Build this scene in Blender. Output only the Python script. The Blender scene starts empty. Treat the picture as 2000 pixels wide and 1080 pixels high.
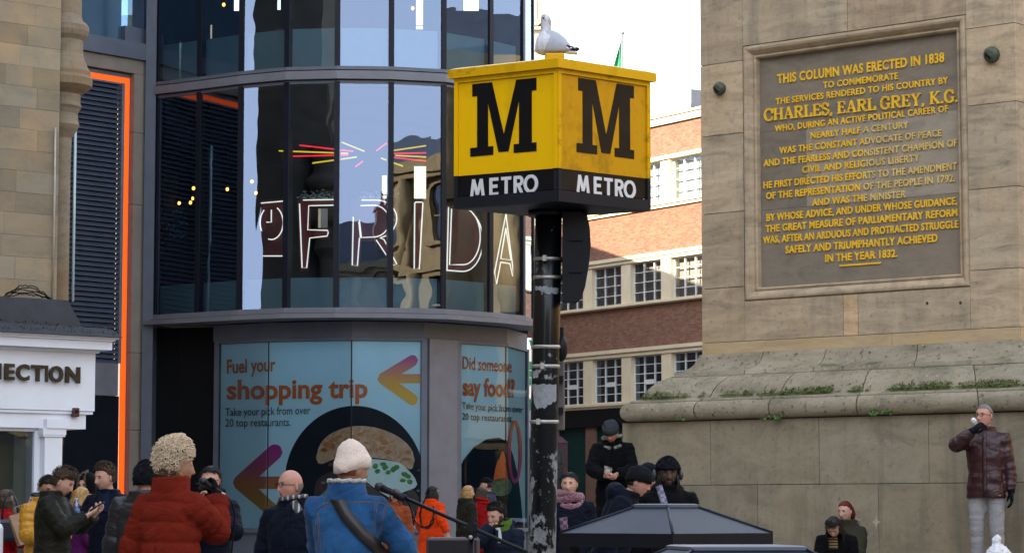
import bpy, bmesh, math, random
import numpy as np
from mathutils import Vector, Matrix, noise
random.seed(7)
np.random.seed(7)
R = math.radians
scene = bpy.context.scene
col = scene.collection

# ------------------------------------------------------------------ camera, sky, sun, exposure
FPX = 5000.0                      # focal length in pixels of the 2000 px wide photograph
CAMZ = 1.28
PITCH = math.atan(460.0 / FPX)
cd = bpy.data.cameras.new('camera')
cd.lens = 90.0
cd.sensor_width = 36.0
cd.clip_start = 0.1
cd.clip_end = 3000.0
cam = bpy.data.objects.new('camera', cd)
col.objects.link(cam)
cam.location = (0, 0, CAMZ)
cam.rotation_euler = (math.pi / 2 + PITCH, 0, 0)
scene.camera = cam

SUN_DIR = Vector((-0.75, -0.66, 0)).normalized()     # horizontal direction towards the sun
SUN_EL = R(21)
w = bpy.data.worlds.new('World')
scene.world = w
w.use_nodes = True
nt = w.node_tree
sky = nt.nodes.new('ShaderNodeTexSky')
sky.sky_type = 'NISHITA'
sky.sun_disc = False
sky.sun_elevation = SUN_EL
sky.sun_rotation = math.atan2(SUN_DIR.x, SUN_DIR.y)
sky.air_density = 1.0
sky.dust_density = 2.2
sky.ozone_density = 0.6
hs = nt.nodes.new('ShaderNodeHueSaturation')
hs.inputs['Saturation'].default_value = 0.6
nt.links.new(sky.outputs[0], hs.inputs['Color'])
lim = nt.nodes.new('ShaderNodeMix'); lim.data_type = 'RGBA'; lim.blend_type = 'DARKEN'      # thin cloud: no bright aureole round the sun
lim.inputs[0].default_value = 1.0; lim.inputs[7].default_value = (3.0, 3.15, 3.5, 1)
nt.links.new(hs.outputs[0], lim.inputs[6])
nt.links.new(lim.outputs[2], nt.nodes['Background'].inputs['Color'])
nt.nodes['Background'].inputs['Strength'].default_value = 0.15

sl = bpy.data.lights.new('sun', 'SUN')
sl.energy = 2.8
sl.angle = R(0.5)
sl.color = (1.0, 0.87, 0.68)
sun = bpy.data.objects.new('sun', sl)
col.objects.link(sun)
sdir = Vector((SUN_DIR.x * math.cos(SUN_EL), SUN_DIR.y * math.cos(SUN_EL), math.sin(SUN_EL)))
sun.rotation_euler = (-sdir).to_track_quat('-Z', 'Y').to_euler()
sun.location = sdir * 60

scene.view_settings.view_transform = 'Standard'
scene.view_settings.look = 'None'
scene.view_settings.exposure = 2.75
scene.view_settings.gamma = 1.0
scene.view_settings.use_curve_mapping = False

# ------------------------------------------------------------------ geometry helpers
_c, _s = math.cos(PITCH), math.sin(PITCH)
def ray(u, v):
    a = (u - 1000) / FPX; b = (540 - v) / FPX
    y = _c - b * _s
    return (a / y, (_s + b * _c) / y)
def pt(u, v, d):                       # the point seen at photo pixel (u, v) standing d metres away
    a, b = ray(u, v)
    return Vector((a * d, d, CAMZ + b * d))
def zat(v, d): return CAMZ + ray(1000, v)[1] * d
def xat(u, d, v=900): return ray(u, v)[0] * d
class VPlane:                          # a vertical wall plane: origin + direction along the wall
    def __init__(s, a, b, off=0.0):
        s.o = Vector((a[0], a[1])); s.t = (Vector((b[0], b[1])) - s.o).normalized()
        s.n = Vector((s.t.y, -s.t.x))          # towards the camera for left->right walls
        s.o = s.o + s.n * off
    def hit(s, u, v):
        a, b = ray(u, v)
        # x = a*d, y = d ; o + t*k
        det = a * (-s.t.y) + s.t.x
        d = (s.o.x * (-s.t.y) + s.t.x * s.o.y) / det
        k = (Vector((a * d, d)) - s.o).dot(s.t)
        return k, CAMZ + b * d
    def w(s, k, z, off=0.0):
        p = s.o + s.t * k + s.n * off
        return Vector((p.x, p.y, z))
    def pix(s, u, v, off=0.0):
        k, z = s.hit(u, v)
        return s.w(k, z, off)

ROOTM = {}
class MB:
    def __init__(s): s.v = []; s.f = []; s.m = []; s.c = []; s.smooth = []
    def add(s, vs, fs, mi=0, colr=None, smooth=False):
        o = len(s.v)
        s.v.extend([tuple(p) for p in vs])
        for f in fs:
            s.f.append(tuple(i + o for i in f)); s.m.append(mi); s.c.append(colr); s.smooth.append(smooth)
    def hexa(s, p, mi=0, colr=None):       # 8 points: bottom 4 ccw, top 4 ccw
        s.add(p, [(3,2,1,0),(4,5,6,7),(0,1,5,4),(1,2,6,5),(2,3,7,6),(3,0,4,7)], mi, colr)
    def box(s, a, b, mi=0, colr=None, M=None):
        x0,y0,z0 = a; x1,y1,z1 = b
        p = [(x0,y0,z0),(x1,y0,z0),(x1,y1,z0),(x0,y1,z0),(x0,y0,z1),(x1,y0,z1),(x1,y1,z1),(x0,y1,z1)]
        if M is not None: p = [M @ Vector(q) for q in p]
        s.hexa(p, mi, colr)
    def cbox(s, a, b, ch=0.01, mi=0, colr=None, M=None):     # box with chamfered edges
        bm = bmesh.new()
        x0,y0,z0 = a; x1,y1,z1 = b
        r = bmesh.ops.create_cube(bm, size=1)
        for v in bm.verts:
            v.co = Vector((x0+(v.co.x+.5)*(x1-x0), y0+(v.co.y+.5)*(y1-y0), z0+(v.co.z+.5)*(z1-z0)))
        bmesh.ops.bevel(bm, geom=list(bm.edges), offset=ch, segments=2, affect='EDGES', profile=.5)
        s.bm(bm, mi, colr, M)
    def bm(s, bm, mi=0, colr=None, M=None, smooth=False):
        bm.verts.index_update()
        vs = [(M @ v.co) if M is not None else v.co.copy() for v in bm.verts]
        s.add(vs, [[v.index for v in f.verts] for f in bm.faces], mi, colr, smooth)
        bm.free()
    def wbox(s, pl, k0, k1, z0, z1, o0, o1, mi=0, colr=None):   # box on a wall plane
        p = []
        for z in (z0, z1):
            for (k, o) in ((k0,o0),(k1,o0),(k1,o1),(k0,o1)):
                p.append(pl.w(k, z, o))
        s.hexa(p, mi, colr)
    def loft(s, rings, cap=True, mi=0, closed=True, smooth=True, colr=None):
        n = len(rings[0]); o = len(s.v)
        for r in rings: s.v.extend([tuple(p) for p in r])
        for i in range(len(rings) - 1):
            for j in range(n if closed else n - 1):
                a = o+i*n+j; b = o+i*n+(j+1) % n
                s.f.append((a, b, b+n, a+n)); s.m.append(mi); s.c.append(colr); s.smooth.append(smooth)
        if cap:
            s.f.append(tuple(o+j for j in range(n))[::-1]); s.m.append(mi); s.c.append(colr); s.smooth.append(False)
            s.f.append(tuple(o+(len(rings)-1)*n+j for j in range(n))); s.m.append(mi); s.c.append(colr); s.smooth.append(False)
    def tube(s, path, r, n=8, mi=0, cap=True, smooth=True, colr=None, flat=1.0):
        path = [Vector(p) for p in path]
        if not hasattr(r, '__len__'): r = [r] * len(path)
        rings = []; up = None
        for i, p in enumerate(path):
            t = (path[min(i+1, len(path)-1)] - path[max(i-1, 0)])
            if t.length < 1e-9: t = Vector((0,0,1))
            t.normalize()
            if up is None:
                up = Vector((0,0,1)) if abs(t.z) < .9 else Vector((0,1,0))
            side = t.cross(up)
            if side.length < 1e-6: side = t.cross(Vector((1,0,0)))
            side.normalize(); up = side.cross(t).normalized()
            rings.append([p + (side*math.cos(2*math.pi*k/n) + up*math.sin(2*math.pi*k/n)*flat)*r[i] for k in range(n)])
        s.loft(rings, cap, mi, True, smooth, colr)
    def lathe(s, prof, c, n=32, mi=0, a0=0, a1=2*math.pi, smooth=True):
        rings = []
        full = abs(a1 - a0 - 2*math.pi) < 1e-6
        for r, z in prof:
            rings.append([(c[0]+r*math.cos(a0+(a1-a0)*k/(n if full else n-1)), c[1]+r*math.sin(a0+(a1-a0)*k/(n if full else n-1)), c[2]+z) for k in range(n)])
        s.loft(rings, True, mi, full, smooth)
    def ellip(s, c, r, n=16, mi=0, M=None):
        rings = []
        for i in range(1, n):
            th = math.pi*i/n
            q = [Vector((r[0]*math.sin(th)*math.cos(2*math.pi*k/n), r[1]*math.sin(th)*math.sin(2*math.pi*k/n), -r[2]*math.cos(th))) for k in range(n)]
            rings.append([(M @ p if M is not None else p) + Vector(c) for p in q])
        s.loft(rings, True, mi)
    def poly(s, pts, mi=0, colr=None): s.add(pts, [tuple(range(len(pts)))], mi, colr)
    def build(s, name, mats, parent=None, bevel=0, shade=None):
        me = bpy.data.meshes.new(name)
        M = ROOTM.get(parent.name) if parent is not None else None
        if M is None and parent is not None and parent.parent is not None: M = ROOTM.get(parent.parent.name)
        vs = np.array(s.v, dtype=float)
        if M is not None:
            Mi = np.array(M.inverted()); vs = vs @ Mi[:3,:3].T + Mi[:3,3]
        me.from_pydata(vs.tolist(), [], s.f)
        if not isinstance(mats, (list, tuple)): mats = [mats]
        for m in mats: me.materials.append(m)
        me.polygons.foreach_set('material_index', s.m)
        me.polygons.foreach_set('use_smooth', [bool(x) for x in s.smooth])
        if any(c is not None for c in s.c) or any('blk' in m for m in mats):
            at = me.color_attributes.new('blk', 'FLOAT_COLOR', 'CORNER')
            arr = []
            for f, c in zip(s.f, s.c):
                c = c if c is not None else (1,1,1)
                arr.extend((c[0], c[1], c[2], 1.0) * len(f))
            at.data.foreach_set('color', arr)
        me.update()
        o = bpy.data.objects.new(name, me)
        col.objects.link(o)
        if parent is not None: o.parent = parent
        if bevel:
            b = o.modifiers.new('b', 'BEVEL'); b.width = bevel; b.segments = 2; b.limit_method = 'ANGLE'; b.angle_limit = R(40)
        return o

def tag(o, label=None, cat=None, group=None, kind=None):
    if label: o['label'] = label
    if cat: o['category'] = cat
    if group: o['group'] = group
    if kind: o['kind'] = kind
    return o
def thing(name, label, cat, loc=(0,0,0), group=None, rz=0.0):
    o = bpy.data.objects.new(name, None)
    o.empty_display_size = .2
    o.location = loc; o.rotation_euler = (0, 0, rz)
    col.objects.link(o)
    ROOTM[o.name] = Matrix.Translation(Vector(loc)) @ Matrix.Rotation(rz, 4, 'Z')
    return tag(o, label, cat, group)

# text to 2D triangles (x right, y up), cap height 1, starting at x = 0; returns verts, faces, width
_txt = {}
def text2d(body, bold=0.0, space=1.0, ext=0.0):
    key = (body, bold, space, ext)
    if key in _txt: return _txt[key]
    cu = bpy.data.curves.new('txt', 'FONT')
    cu.body = body; cu.size = 1.0; cu.offset = bold; cu.space_character = space; cu.resolution_u = 3
    cu.extrude = ext; cu.fill_mode = 'BOTH' if ext else 'FRONT'
    o = bpy.data.objects.new('txt', cu); col.objects.link(o)
    dg = bpy.context.evaluated_depsgraph_get(); dg.update()
    me = bpy.data.meshes.new_from_object(o.evaluated_get(dg))
    vs = np.array([v.co[:] for v in me.vertices]); fs = [tuple(p.vertices) for p in me.polygons]
    bpy.data.objects.remove(o); bpy.data.meshes.remove(me); bpy.data.curves.remove(cu)
    vs[:,0] -= vs[:,0].min()
    _txt[key] = (vs, fs, vs[:,0].max())
    return _txt[key]
CAP = None
def capheight():
    global CAP
    if CAP is None: CAP = text2d('H')[0][:,1].max()
    return CAP

# ------------------------------------------------------------------ materials
class NT:
    def __init__(s, name):
        s.mat = bpy.data.materials.new(name); s.mat.use_nodes = True
        s.t = s.mat.node_tree; s.n = s.t.nodes; s.l = s.t.links
        s.b = s.n['Principled BSDF']; s.out = s.n['Material Output']
    def node(s, typ, **kw):
        x = s.n.new(typ)
        for k, v in kw.items():
            if k in x.inputs: x.inputs[k].default_value = v
            else: setattr(x, k, v)
        return x
    def link(s, a, b): s.l.new(a, b)
    def coords(s, scale=(1,1,1), kind='Object'):
        tc = s.node('ShaderNodeTexCoord'); mp = s.node('ShaderNodeMapping'); mp.inputs['Scale'].default_value = scale
        s.link(tc.outputs[kind], mp.inputs['Vector']); return mp.outputs[0]
    def noise(s, vec, scale=5, detail=6, rough=.6, dist=0):
        x = s.node('ShaderNodeTexNoise'); x.inputs['Scale'].default_value = scale; x.inputs['Detail'].default_value = detail
        x.inputs['Roughness'].default_value = rough; x.inputs['Distortion'].default_value = dist
        s.link(vec, x.inputs['Vector']); return x.outputs['Fac']
    def ramp(s, fac, stops):
        x = s.node('ShaderNodeValToRGB'); cr = x.color_ramp
        while len(cr.elements) > 1: cr.elements.remove(cr.elements[-1])
        for i, (p, c) in enumerate(stops):
            e = cr.elements[0] if i == 0 else cr.elements.new(p)
            e.position = p; e.color = (c[0], c[1], c[2], 1) if hasattr(c, '__len__') else (c, c, c, 1)
        s.link(fac, x.inputs['Fac']); return x.outputs['Color']
    def mix(s, fac, a, b, typ='MIX'):
        x = s.node('ShaderNodeMix'); x.data_type = 'RGBA'; x.blend_type = typ
        for inp, val in ((x.inputs[0], fac), (x.inputs[6], a), (x.inputs[7], b)):
            if hasattr(val, 'links') or hasattr(val, 'is_linked') and not isinstance(val, (tuple, float)): s.link(val, inp)
            elif hasattr(val, '__len__'): inp.default_value = (val[0], val[1], val[2], 1)
            else: inp.default_value = val
        return x.outputs[2]
    def math(s, op, a, b=0.0):
        x = s.node('ShaderNodeMath'); x.operation = op
        for inp, val in ((x.inputs[0], a), (x.inputs[1], b)):
            if isinstance(val, (int, float)): inp.default_value = val
            else: s.link(val, inp)
        return x.outputs[0]
    def bump(s, h, strength=.3, dist=.01):
        x = s.node('ShaderNodeBump'); x.inputs['Strength'].default_value = strength; x.inputs['Distance'].default_value = dist
        s.link(h, x.inputs['Height']); s.link(x.outputs[0], s.b.inputs['Normal']); return x
    def attr(s, name):
        x = s.node('ShaderNodeVertexColor'); x.layer_name = name; return x.outputs['Color']
    def sep(s, vec):
        x = s.node('ShaderNodeSeparateXYZ'); s.link(vec, x.inputs[0]); return x.outputs
def pm(name, c, rough=.6, var=.18, scale=6, bump=.15, bscale=40, bdist=.004, metal=0, spec=.5, stretch=(1,1,1), c2=None, coat=0, sheen=0):
    t = NT(name)
    v = t.coords(stretch)
    n = t.noise(v, scale, 6, .62)
    dk = tuple(x*(1-var) for x in c); lt = tuple(min(1, x*(1+var)) for x in (c2 or c))
    colr = t.ramp(n, [(.3, dk), (.7, lt)])
    t.link(colr, t.b.inputs['Base Color'])
    t.b.inputs['Metallic'].default_value = metal
    t.b.inputs['Specular IOR Level'].default_value = spec
    if coat: t.b.inputs['Coat Weight'].default_value = coat; t.b.inputs['Coat Roughness'].default_value = .1
    if sheen: t.b.inputs['Sheen Weight'].default_value = sheen
    n2 = t.noise(v, bscale, 4, .6)
    rr = t.node('ShaderNodeMapRange'); rr.inputs['To Min'].default_value = max(0, rough-.1); rr.inputs['To Max'].default_value = min(1, rough+.1)
    t.link(n, rr.inputs['Value']); t.link(rr.outputs[0], t.b.inputs['Roughness'])
    if bump: t.bump(n2, bump, bdist)
    return t.mat
def emis(name, c, strength):
    t = NT(name)
    t.b.inputs['Base Color'].default_value = (*c, 1)
    t.b.inputs['Emission Color'].default_value = (*c, 1)
    t.b.inputs['Emission Strength'].default_value = strength
    return t.mat
def block_stone(name, base, var=.3, streak=(1,1,1), warm=(.36,.26,.15), rough=.85, bump=.5, dark=(.1,.09,.075), stain=.5, run=0):
    t = NT(name)
    v = t.coords(); vs_ = t.coords(streak)
    a = t.noise(vs_, 2.2, 8, .68, .6)
    b = t.noise(v, 14, 6, .7)
    c = t.noise(v, .7, 5, .6)
    col1 = t.ramp(a, [(.28, tuple(x*(1-var) for x in base)), (.5, base), (.75, tuple(min(1, x*(1+var*.8)) for x in base))])
    col2 = t.mix(t.ramp(c, [(.5, 0), (.72, 1)]), col1, warm)
    col3 = t.mix(t.math('MULTIPLY', t.ramp(b, [(.55, 0), (.8, 1)]), stain), col2, dark)
    if run:
        r1 = t.noise(t.coords((3.2,3.2,.28)), 1.0, 6, .65); r2 = t.noise(v, .45, 3, .5)
        col3 = t.mix(t.math('MULTIPLY', t.math('MULTIPLY', t.ramp(r1, [(.48,0),(.72,1)]), t.ramp(r2, [(.38,.25),(.6,1)])), run), col3, dark)
        sp = t.noise(v, 55, 3, .6); col3 = t.mix(t.math('MULTIPLY', t.ramp(sp, [(.64,0),(.72,1)]), .55), col3, (.07,.06,.05))
    at = t.attr('blk')
    colf = t.mix(1.0, col3, at, 'MULTIPLY')
    t.link(colf, t.b.inputs['Base Color'])
    t.b.inputs['Roughness'].default_value = rough
    t.b.inputs['Specular IOR Level'].default_value = .3
    h = t.math('ADD', t.math('MULTIPLY', b, .6), a)
    t.bump(h, bump, .012)
    t.mat['blk'] = 1
    return t.mat
def glass_mat(name, refl=.3, tint=(.55,.75,.8), rough=0.0, wav=0.0):
    t = NT(name); t.n.remove(t.b)
    tr = t.node('ShaderNodeBsdfTransparent'); tr.inputs['Color'].default_value = (*tint, 1)
    gl = t.node('ShaderNodeBsdfGlossy'); gl.inputs['Roughness'].default_value = rough; gl.inputs['Color'].default_value = (.54,.69,.97,1)
    lw = t.node('ShaderNodeFresnel'); lw.inputs['IOR'].default_value = 1.5
    f = t.math('ADD', lw.outputs[0], refl); t.n[-1].use_clamp = True
    if wav:
        n = t.noise(t.coords(), .8, 2, .5)
        bp = t.node('ShaderNodeBump'); bp.inputs['Strength'].default_value = wav; bp.inputs['Distance'].default_value = .05
        t.link(n, bp.inputs['Height']); t.link(bp.outputs[0], gl.inputs['Normal'])
    mx = t.node('ShaderNodeMixShader')
    t.link(f, mx.inputs[0]); t.link(tr.outputs[0], mx.inputs[1]); t.link(gl.outputs[0], mx.inputs[2])
    t.link(mx.outputs[0], t.out.inputs['Surface'])
    return t.mat
def brick_mat(name, c1, c2, mortar):
    t = NT(name)
    uv = t.coords(kind='UV')
    br = t.node('ShaderNodeTexBrick'); br.inputs['Scale'].default_value = 1.0
    br.inputs['Brick Width'].default_value = .225; br.inputs['Row Height'].default_value = .075; br.inputs['Mortar Size'].default_value = .008
    br.inputs['Color1'].default_value = (*c1, 1); br.inputs['Color2'].default_value = (*c2, 1); br.inputs['Mortar'].default_value = (*mortar, 1)
    br.inputs['Bias'].default_value = 0
    t.link(uv, br.inputs['Vector'])
    n = t.noise(t.coords((.6,.6,1.5)), 1.6, 8, .75)
    n2 = t.noise(t.coords((1,1,3)), 6, 5, .7)
    cc = t.mix(t.math('MULTIPLY', n, 1.0), br.outputs['Color'], t.ramp(n2, [(.35, (.5,.45,.45)), (.65, (1.3,1.2,1.15))]), 'MULTIPLY')
    t.link(cc, t.b.inputs['Base Color']); t.b.inputs['Roughness'].default_value = .9
    t.bump(br.outputs['Fac'], -.3, .01)
    return t.mat

random_shade = lambda a=.85, b=1.1, w=.04: (lambda k: (k*(1+random.uniform(0,w)), k, k*(1-random.uniform(0,w))))(random.uniform(a, b))
M = {}
M['steel'] = pm('grey_blue_steel', (.09,.105,.135), .45, .12, 3, .05, 60, metal=0)
M['steel_lt'] = pm('light_grey_steel', (.14,.145,.165), .45, .12, 3, .05, 60)
M['black'] = pm('black_paint', (.006,.0065,.008), .45, .2, 8, .05, 60, spec=.18)
M['interior'] = pm('grey_interior', (.055,.055,.06), .9, .3, .6, 0, spec=.05)
M['dark'] = pm('dark_interior', (.008,.010,.015), .9, .2, 3, 0, spec=.05)
M['navy'] = pm('dark_navy_metal', (.006,.008,.015), .4, .2, 5, .05, spec=.2)
M['glass'] = glass_mat('reflective_glass', .15, (.50,.66,.74), 0, .07)
M['clear'] = glass_mat('clear_glass', .03, (.85,.92,.9))
M['frost'] = pm('frosted_film', (.36,.46,.46), .35, .08, 2, 0, spec=.6)
M['concrete'] = pm('concrete', (.20,.175,.14), .8, .14, 2.5, .15, 30)
M['louvre'] = pm('louvre_metal', (.045,.058,.085), .45, .1, 4, 0)
M['white'] = pm('white_paint', (.72,.74,.78), .5, .05, 2, .04, 30)
M['lead'] = pm('weathered_lead', (.022,.024,.030), .7, .4, 3, .3, 14)
M['cream'] = pm('cream_render', (.62,.53,.36), .7, .08, 2, .06, 30)
M['whiteframe'] = pm('white_frame', (.60,.60,.57), .5, .04, 4, 0)
M['green'] = pm('dark_green_paint', (.004,.030,.026), .45, .2, 3, .05, spec=.2)
M['brown'] = pm('brown_paint', (.16,.085,.06), .6, .15, 4, .05)
M['pave'] = pm('paving', (.2,.18,.16), .8, .25, 2, .2, 20)
# ------------------------------------------------------------------ ground
g = MB(); g.add([(-400,-400,0),(400,-400,0),(400,900,0),(-400,900,0)], [(0,1,2,3)])
tag(g.build('pavement', M['pave']), kind='structure')

def stone_wall(mb, pl, k0, k1, courses, seed, bl=(.6,1.2), off=0.0, depth=.3, gap=.004, shade=(.85,1.1), joints=None, tone=.05):
    """courses: list of z levels; blocks laid on a wall plane with thin open joints over a dark backing"""
    rnd = random.Random(seed)
    for ci, (z0, z1) in enumerate(zip(courses[:-1], courses[1:])):
        k = k0 - (rnd.uniform(0, bl[0]) if joints is None else 0)
        cuts = [k0]
        if joints is not None: cuts += [j for j in joints[ci % len(joints)] if k0 < j < k1]
        else:
            k = k0 + rnd.uniform(.2, 1)*bl[1]
            while k < k1 - .25: cuts.append(k); k += rnd.uniform(*bl)
        cuts.append(k1)
        for a, b in zip(cuts[:-1], cuts[1:]):
            s = rnd.uniform(*shade); wv = rnd.uniform(-tone, tone)
            e = rnd.uniform(0, .006)
            mb.wbox(pl, a+gap*(a > k0), b-gap*(b < k1), z0+gap, z1-gap, off-depth, off+e, 0, (s*(1+wv), s, s*(1-wv)))

# ------------------------------------------------------------------ glass corner building
GU = [(303,51.9),(385,51.3),(467,50.65),(557,50.15),(656,50.0),(762,50.08),(865,50.4),(958,51.3),(1022,52.15),(1041,53.4)]
GP = [Vector((xat(u,d,603), d)) for u, d in GU]
def offset_poly(P, o):                  # positive = towards the street
    out = []
    for i in range(len(P)):
        ns = []
        if i > 0: t = (P[i]-P[i-1]).normalized(); ns.append(Vector((t.y,-t.x)))
        if i < len(P)-1: t = (P[i+1]-P[i]).normalized(); ns.append(Vector((t.y,-t.x)))
        n = sum(ns, Vector((0,0))).normalized()
        out.append(P[i] + n*o/max(.5, n.dot(ns[0])))
    return out
def hitpoly(P, u, v):
    a, b = ray(u, v)
    best = None
    for i in range(len(P)-1):
        t = P[i+1]-P[i]
        det = a*(-t.y)+t.x
        if abs(det) < 1e-9: continue
        d = (P[i].x*(-t.y)+t.x*P[i].y)/det
        k = (Vector((a*d, d))-P[i]).dot(t)/t.length_squared
        lo = -1e9 if i == 0 else -1e-6; hi = 1e9 if i == len(P)-2 else 1+1e-6
        if lo <= k <= hi and (best is None or d < best): best = d
    d = best if best is not None else P[0].y
    return Vector((a*d, d, CAMZ+b*d))
def band(mb, P, z0, z1, o0, o1, mi=0, ends=True):     # a curved strip with thickness following the facade
    A = offset_poly(P, o0); B = offset_poly(P, o1)
    rings = [[(a.x,a.y,z0),(b.x,b.y,z0),(b.x,b.y,z1),(a.x,a.y,z1)] for a, b in zip(A, B)]
    mb.loft(rings, True, mi, True, False)
D0 = 50.05
Z = {k: zat(v, D0) for k, v in dict(led0=622, led1=611, g1=603, fr1=541, g1t=162, b2=158, b2t=140, g2=133, fr2=54).items()}
ZTOP = Z['g2'] + 4.9
gb = thing('glass_building', 'curved grey blue glass corner building with dark mullions and a steel ledge', 'building', (GP[4].x, GP[4].y, 0))
def facet(P, i, o): A = offset_poly(P, o); return VPlane(A[i], A[i+1])
for lvl, (za, zb, zf) in enumerate(((Z['g1'], Z['g1t'], Z['fr1']), (Z['g2'], ZTOP, Z['fr2']))):
    for i in range(len(GP)-1):
        pl = VPlane(GP[i], GP[i+1]); L = (GP[i+1]-GP[i]).length
        p = MB()
        rr = random.Random(i*7+lvl)
        tl = [rr.uniform(-.004,.004) for _ in range(4)]
        p.add([pl.w(0,za,tl[0]),pl.w(L,za,tl[1]),pl.w(L,zb,tl[2]),pl.w(0,zb,tl[3])], [(0,1,2,3)])
        p.build('pane', M['glass'], gb)
        f = MB(); f.wbox(pl, .0, L, za, zf, -.16, -.12); f.build('frosted_strip', M['frost'], gb)
    for i, q in enumerate(GP):
        t = (GP[min(i+1,len(GP)-1)]-GP[max(i-1,0)]).normalized(); n = Vector((t.y,-t.x))
        m = MB(); wd = .055 if i else .03
        c = [q+t*sx*wd+n*sy for sx, sy in ((-1,-.2),(1,-.2),(1,.03),(-1,.03))]
        m.hexa([(p.x,p.y,za-.02) for p in c]+[(p.x,p.y,zb+.02) for p in c])
        m.build('mullion', M['navy'], gb)
m = MB(); band(m, GP, Z['led1']+.0, Z['g1']+.02, -.3, .06); m.build('sill', M['steel_lt'], gb)
LP = [GP[0]+(GP[0]-GP[1]).normalized()*.12]+GP
m = MB(); band(m, LP, Z['led0'], Z['led1']-.02, -.5, .22); m.build('ledge', M['steel_lt'], gb)
m = MB(); band(m, LP, Z['led1']-.018, Z['led1']-.002, -.3, .1); m.build('ledge_shadow_gap', M['black'], gb)
for i in range(60):
    pass
m = MB(); band(m, GP, Z['b2']+.02, Z['b2t'], -.3, .1); m.build('floor_band', M['steel_lt'], gb)
m = MB(); band(m, GP, Z['b2t']+.025, Z['g2']+.02, -.3, .07); band(m, GP, Z['g1t']-.02, Z['b2']+.0, -.3, .02); m.build('band_trim', M['steel'], gb)
# interior: slabs, rear wall with real openings, red wall
def slab(mb, P, z0, z1, yb, o=-.35):
    A = offset_poly(P, o)
    pts = [(a.x,a.y) for a in A]+[(A[-1].x, yb),(A[0].x, yb)]
    n = len(pts)
    mb.add([(x,y,z0) for x,y in pts]+[(x,y,z1) for x,y in pts], [tuple(range(n))[::-1], tuple(range(n,2*n))]+[(i,(i+1)%n,n+(i+1)%n,n+i) for i in range(n)])
YB = 62.0
m = MB()
slab(m, GP, Z['led0']+.02, Z['g1']-.03, YB); slab(m, GP, Z['g1t']+.0, Z['g2']-.03, YB); slab(m, GP, ZTOP-.1, ZTOP+.5, YB)
m.build('floor_slab', M['interior'], gb)
m = MB()                                  # rear wall with window openings that look through to the sky
xl, xr = GP[0].x, GP[-1].x
def holes_wall(mb, x0, x1, z0, z1, y, th, holes):
    xs = sorted(set([x0,x1]+[h[0] for h in holes]+[h[1] for h in holes])); zs = sorted(set([z0,z1]+[h[2] for h in holes]+[h[3] for h in holes]))
    for i in range(len(xs)-1):
        for j in range(len(zs)-1):
            cx, cz = (xs[i]+xs[i+1])/2, (zs[j]+zs[j+1])/2
            if any(h[0] < cx < h[1] and h[2] < cz < h[3] for h in holes): continue
            mb.box((xs[i],y,zs[j]),(xs[i+1],y+th,zs[j+1]))
def hole(u0,u1,v0,v1): return (xat(u0,YB,(v0+v1)/2), xat(u1,YB,(v0+v1)/2), zat(v1,YB), zat(v0,YB))
hl = [hole(808,832,322,388), hole(620,640,405,445), hole(745,756,340,388), hole(522,532,395,470), hole(408,414,45,120), hole(455,474,-40,22), hole(812,826,-30,58), hole(905,935,-60,22), hole(345,352,18,32), hole(375,384,20,40), hole(540,548,-10,20)]
holes_wall(m, xl-.6, xr-.1, Z['led0'], ZTOP+.4, YB, .3, hl)
m.box((xl-.6,GP[0].y+.35,Z['led0']),(xl-.35,YB,ZTOP+.4)); m.box((xr-.3,GP[-1].y+.1,Z['led0']),(xr-.1,YB,ZTOP+.4))
m.box((xl-.6,GP[0].y+2.4,0),(xr-.3,YB,Z['led0']-.2))
m.build('core_wall', M['interior'], gb)
# ground floor
WU = [(427,51.7),(525,50.95),(687,50.5),(828,50.8),(893,51.4),(988,52.4),(1027,54.2)]
WP = [Vector((xat(u,d,670), d)) for u, d in WU]
zp0, zp1 = zat(1032,50.6), zat(665,50.6)
zfas = Z['led0']-.02
m = MB(); WL = [WP[0]+(WP[0]-WP[1]).normalized()*.12]+WP; band(m, WL, zp1+.06, zfas, -.5, .03); m.build('fascia', M['steel'], gb)
for nm, a, b in (('shopfront_frame', 0, 3), ('shopfront_frame', 4, 6)):
    seg = WP[a:b+1]
    m = MB()
    band(m, seg, zp1-.0, zp1+.055, -.1, .06); band(m, seg, zp0-.08, zp0, -.1, .08)
    band(m, seg, .0, zp0-.085, -.1, .02)
    for q, s_ in ((seg[0],1),(seg[-1],-1)):
        t = (seg[1]-seg[0]).normalized() if s_ > 0 else (seg[-1]-seg[-2]).normalized(); n = Vector((t.y,-t.x))
        c = [q+t*x+n*y for x, y in ((-.06,-.1),(.06,-.1),(.06,.065),(-.06,.065))]
        m.hexa([(p.x,p.y,0) for p in c]+[(p.x,p.y,zp1+.05) for p in c])
    m.build(nm, M['steel'], gb)
pl = VPlane(WP[3], WP[4]); L = (WP[4]-WP[3]).length
m = MB(); m.wbox(pl, .065, L*.5-.01, 0, zp1+.05, -.3, .1); m.wbox(pl, L*.5+.0, L-.065, 0, zp1+.05, -.3, .085); m.build('corner_pier', M['steel_lt'], gb)
pe = VPlane(WP[0]+Vector((-1.35,.35)), WP[0])
m = MB(); m.wbox(pe, -.2, 1.15, 0, zfas, -.5,-.4); m.wbox(pe, .35,.36,0,zfas,-.4,-.385); m.build('dark_entrance', M['black'], gb)
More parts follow.
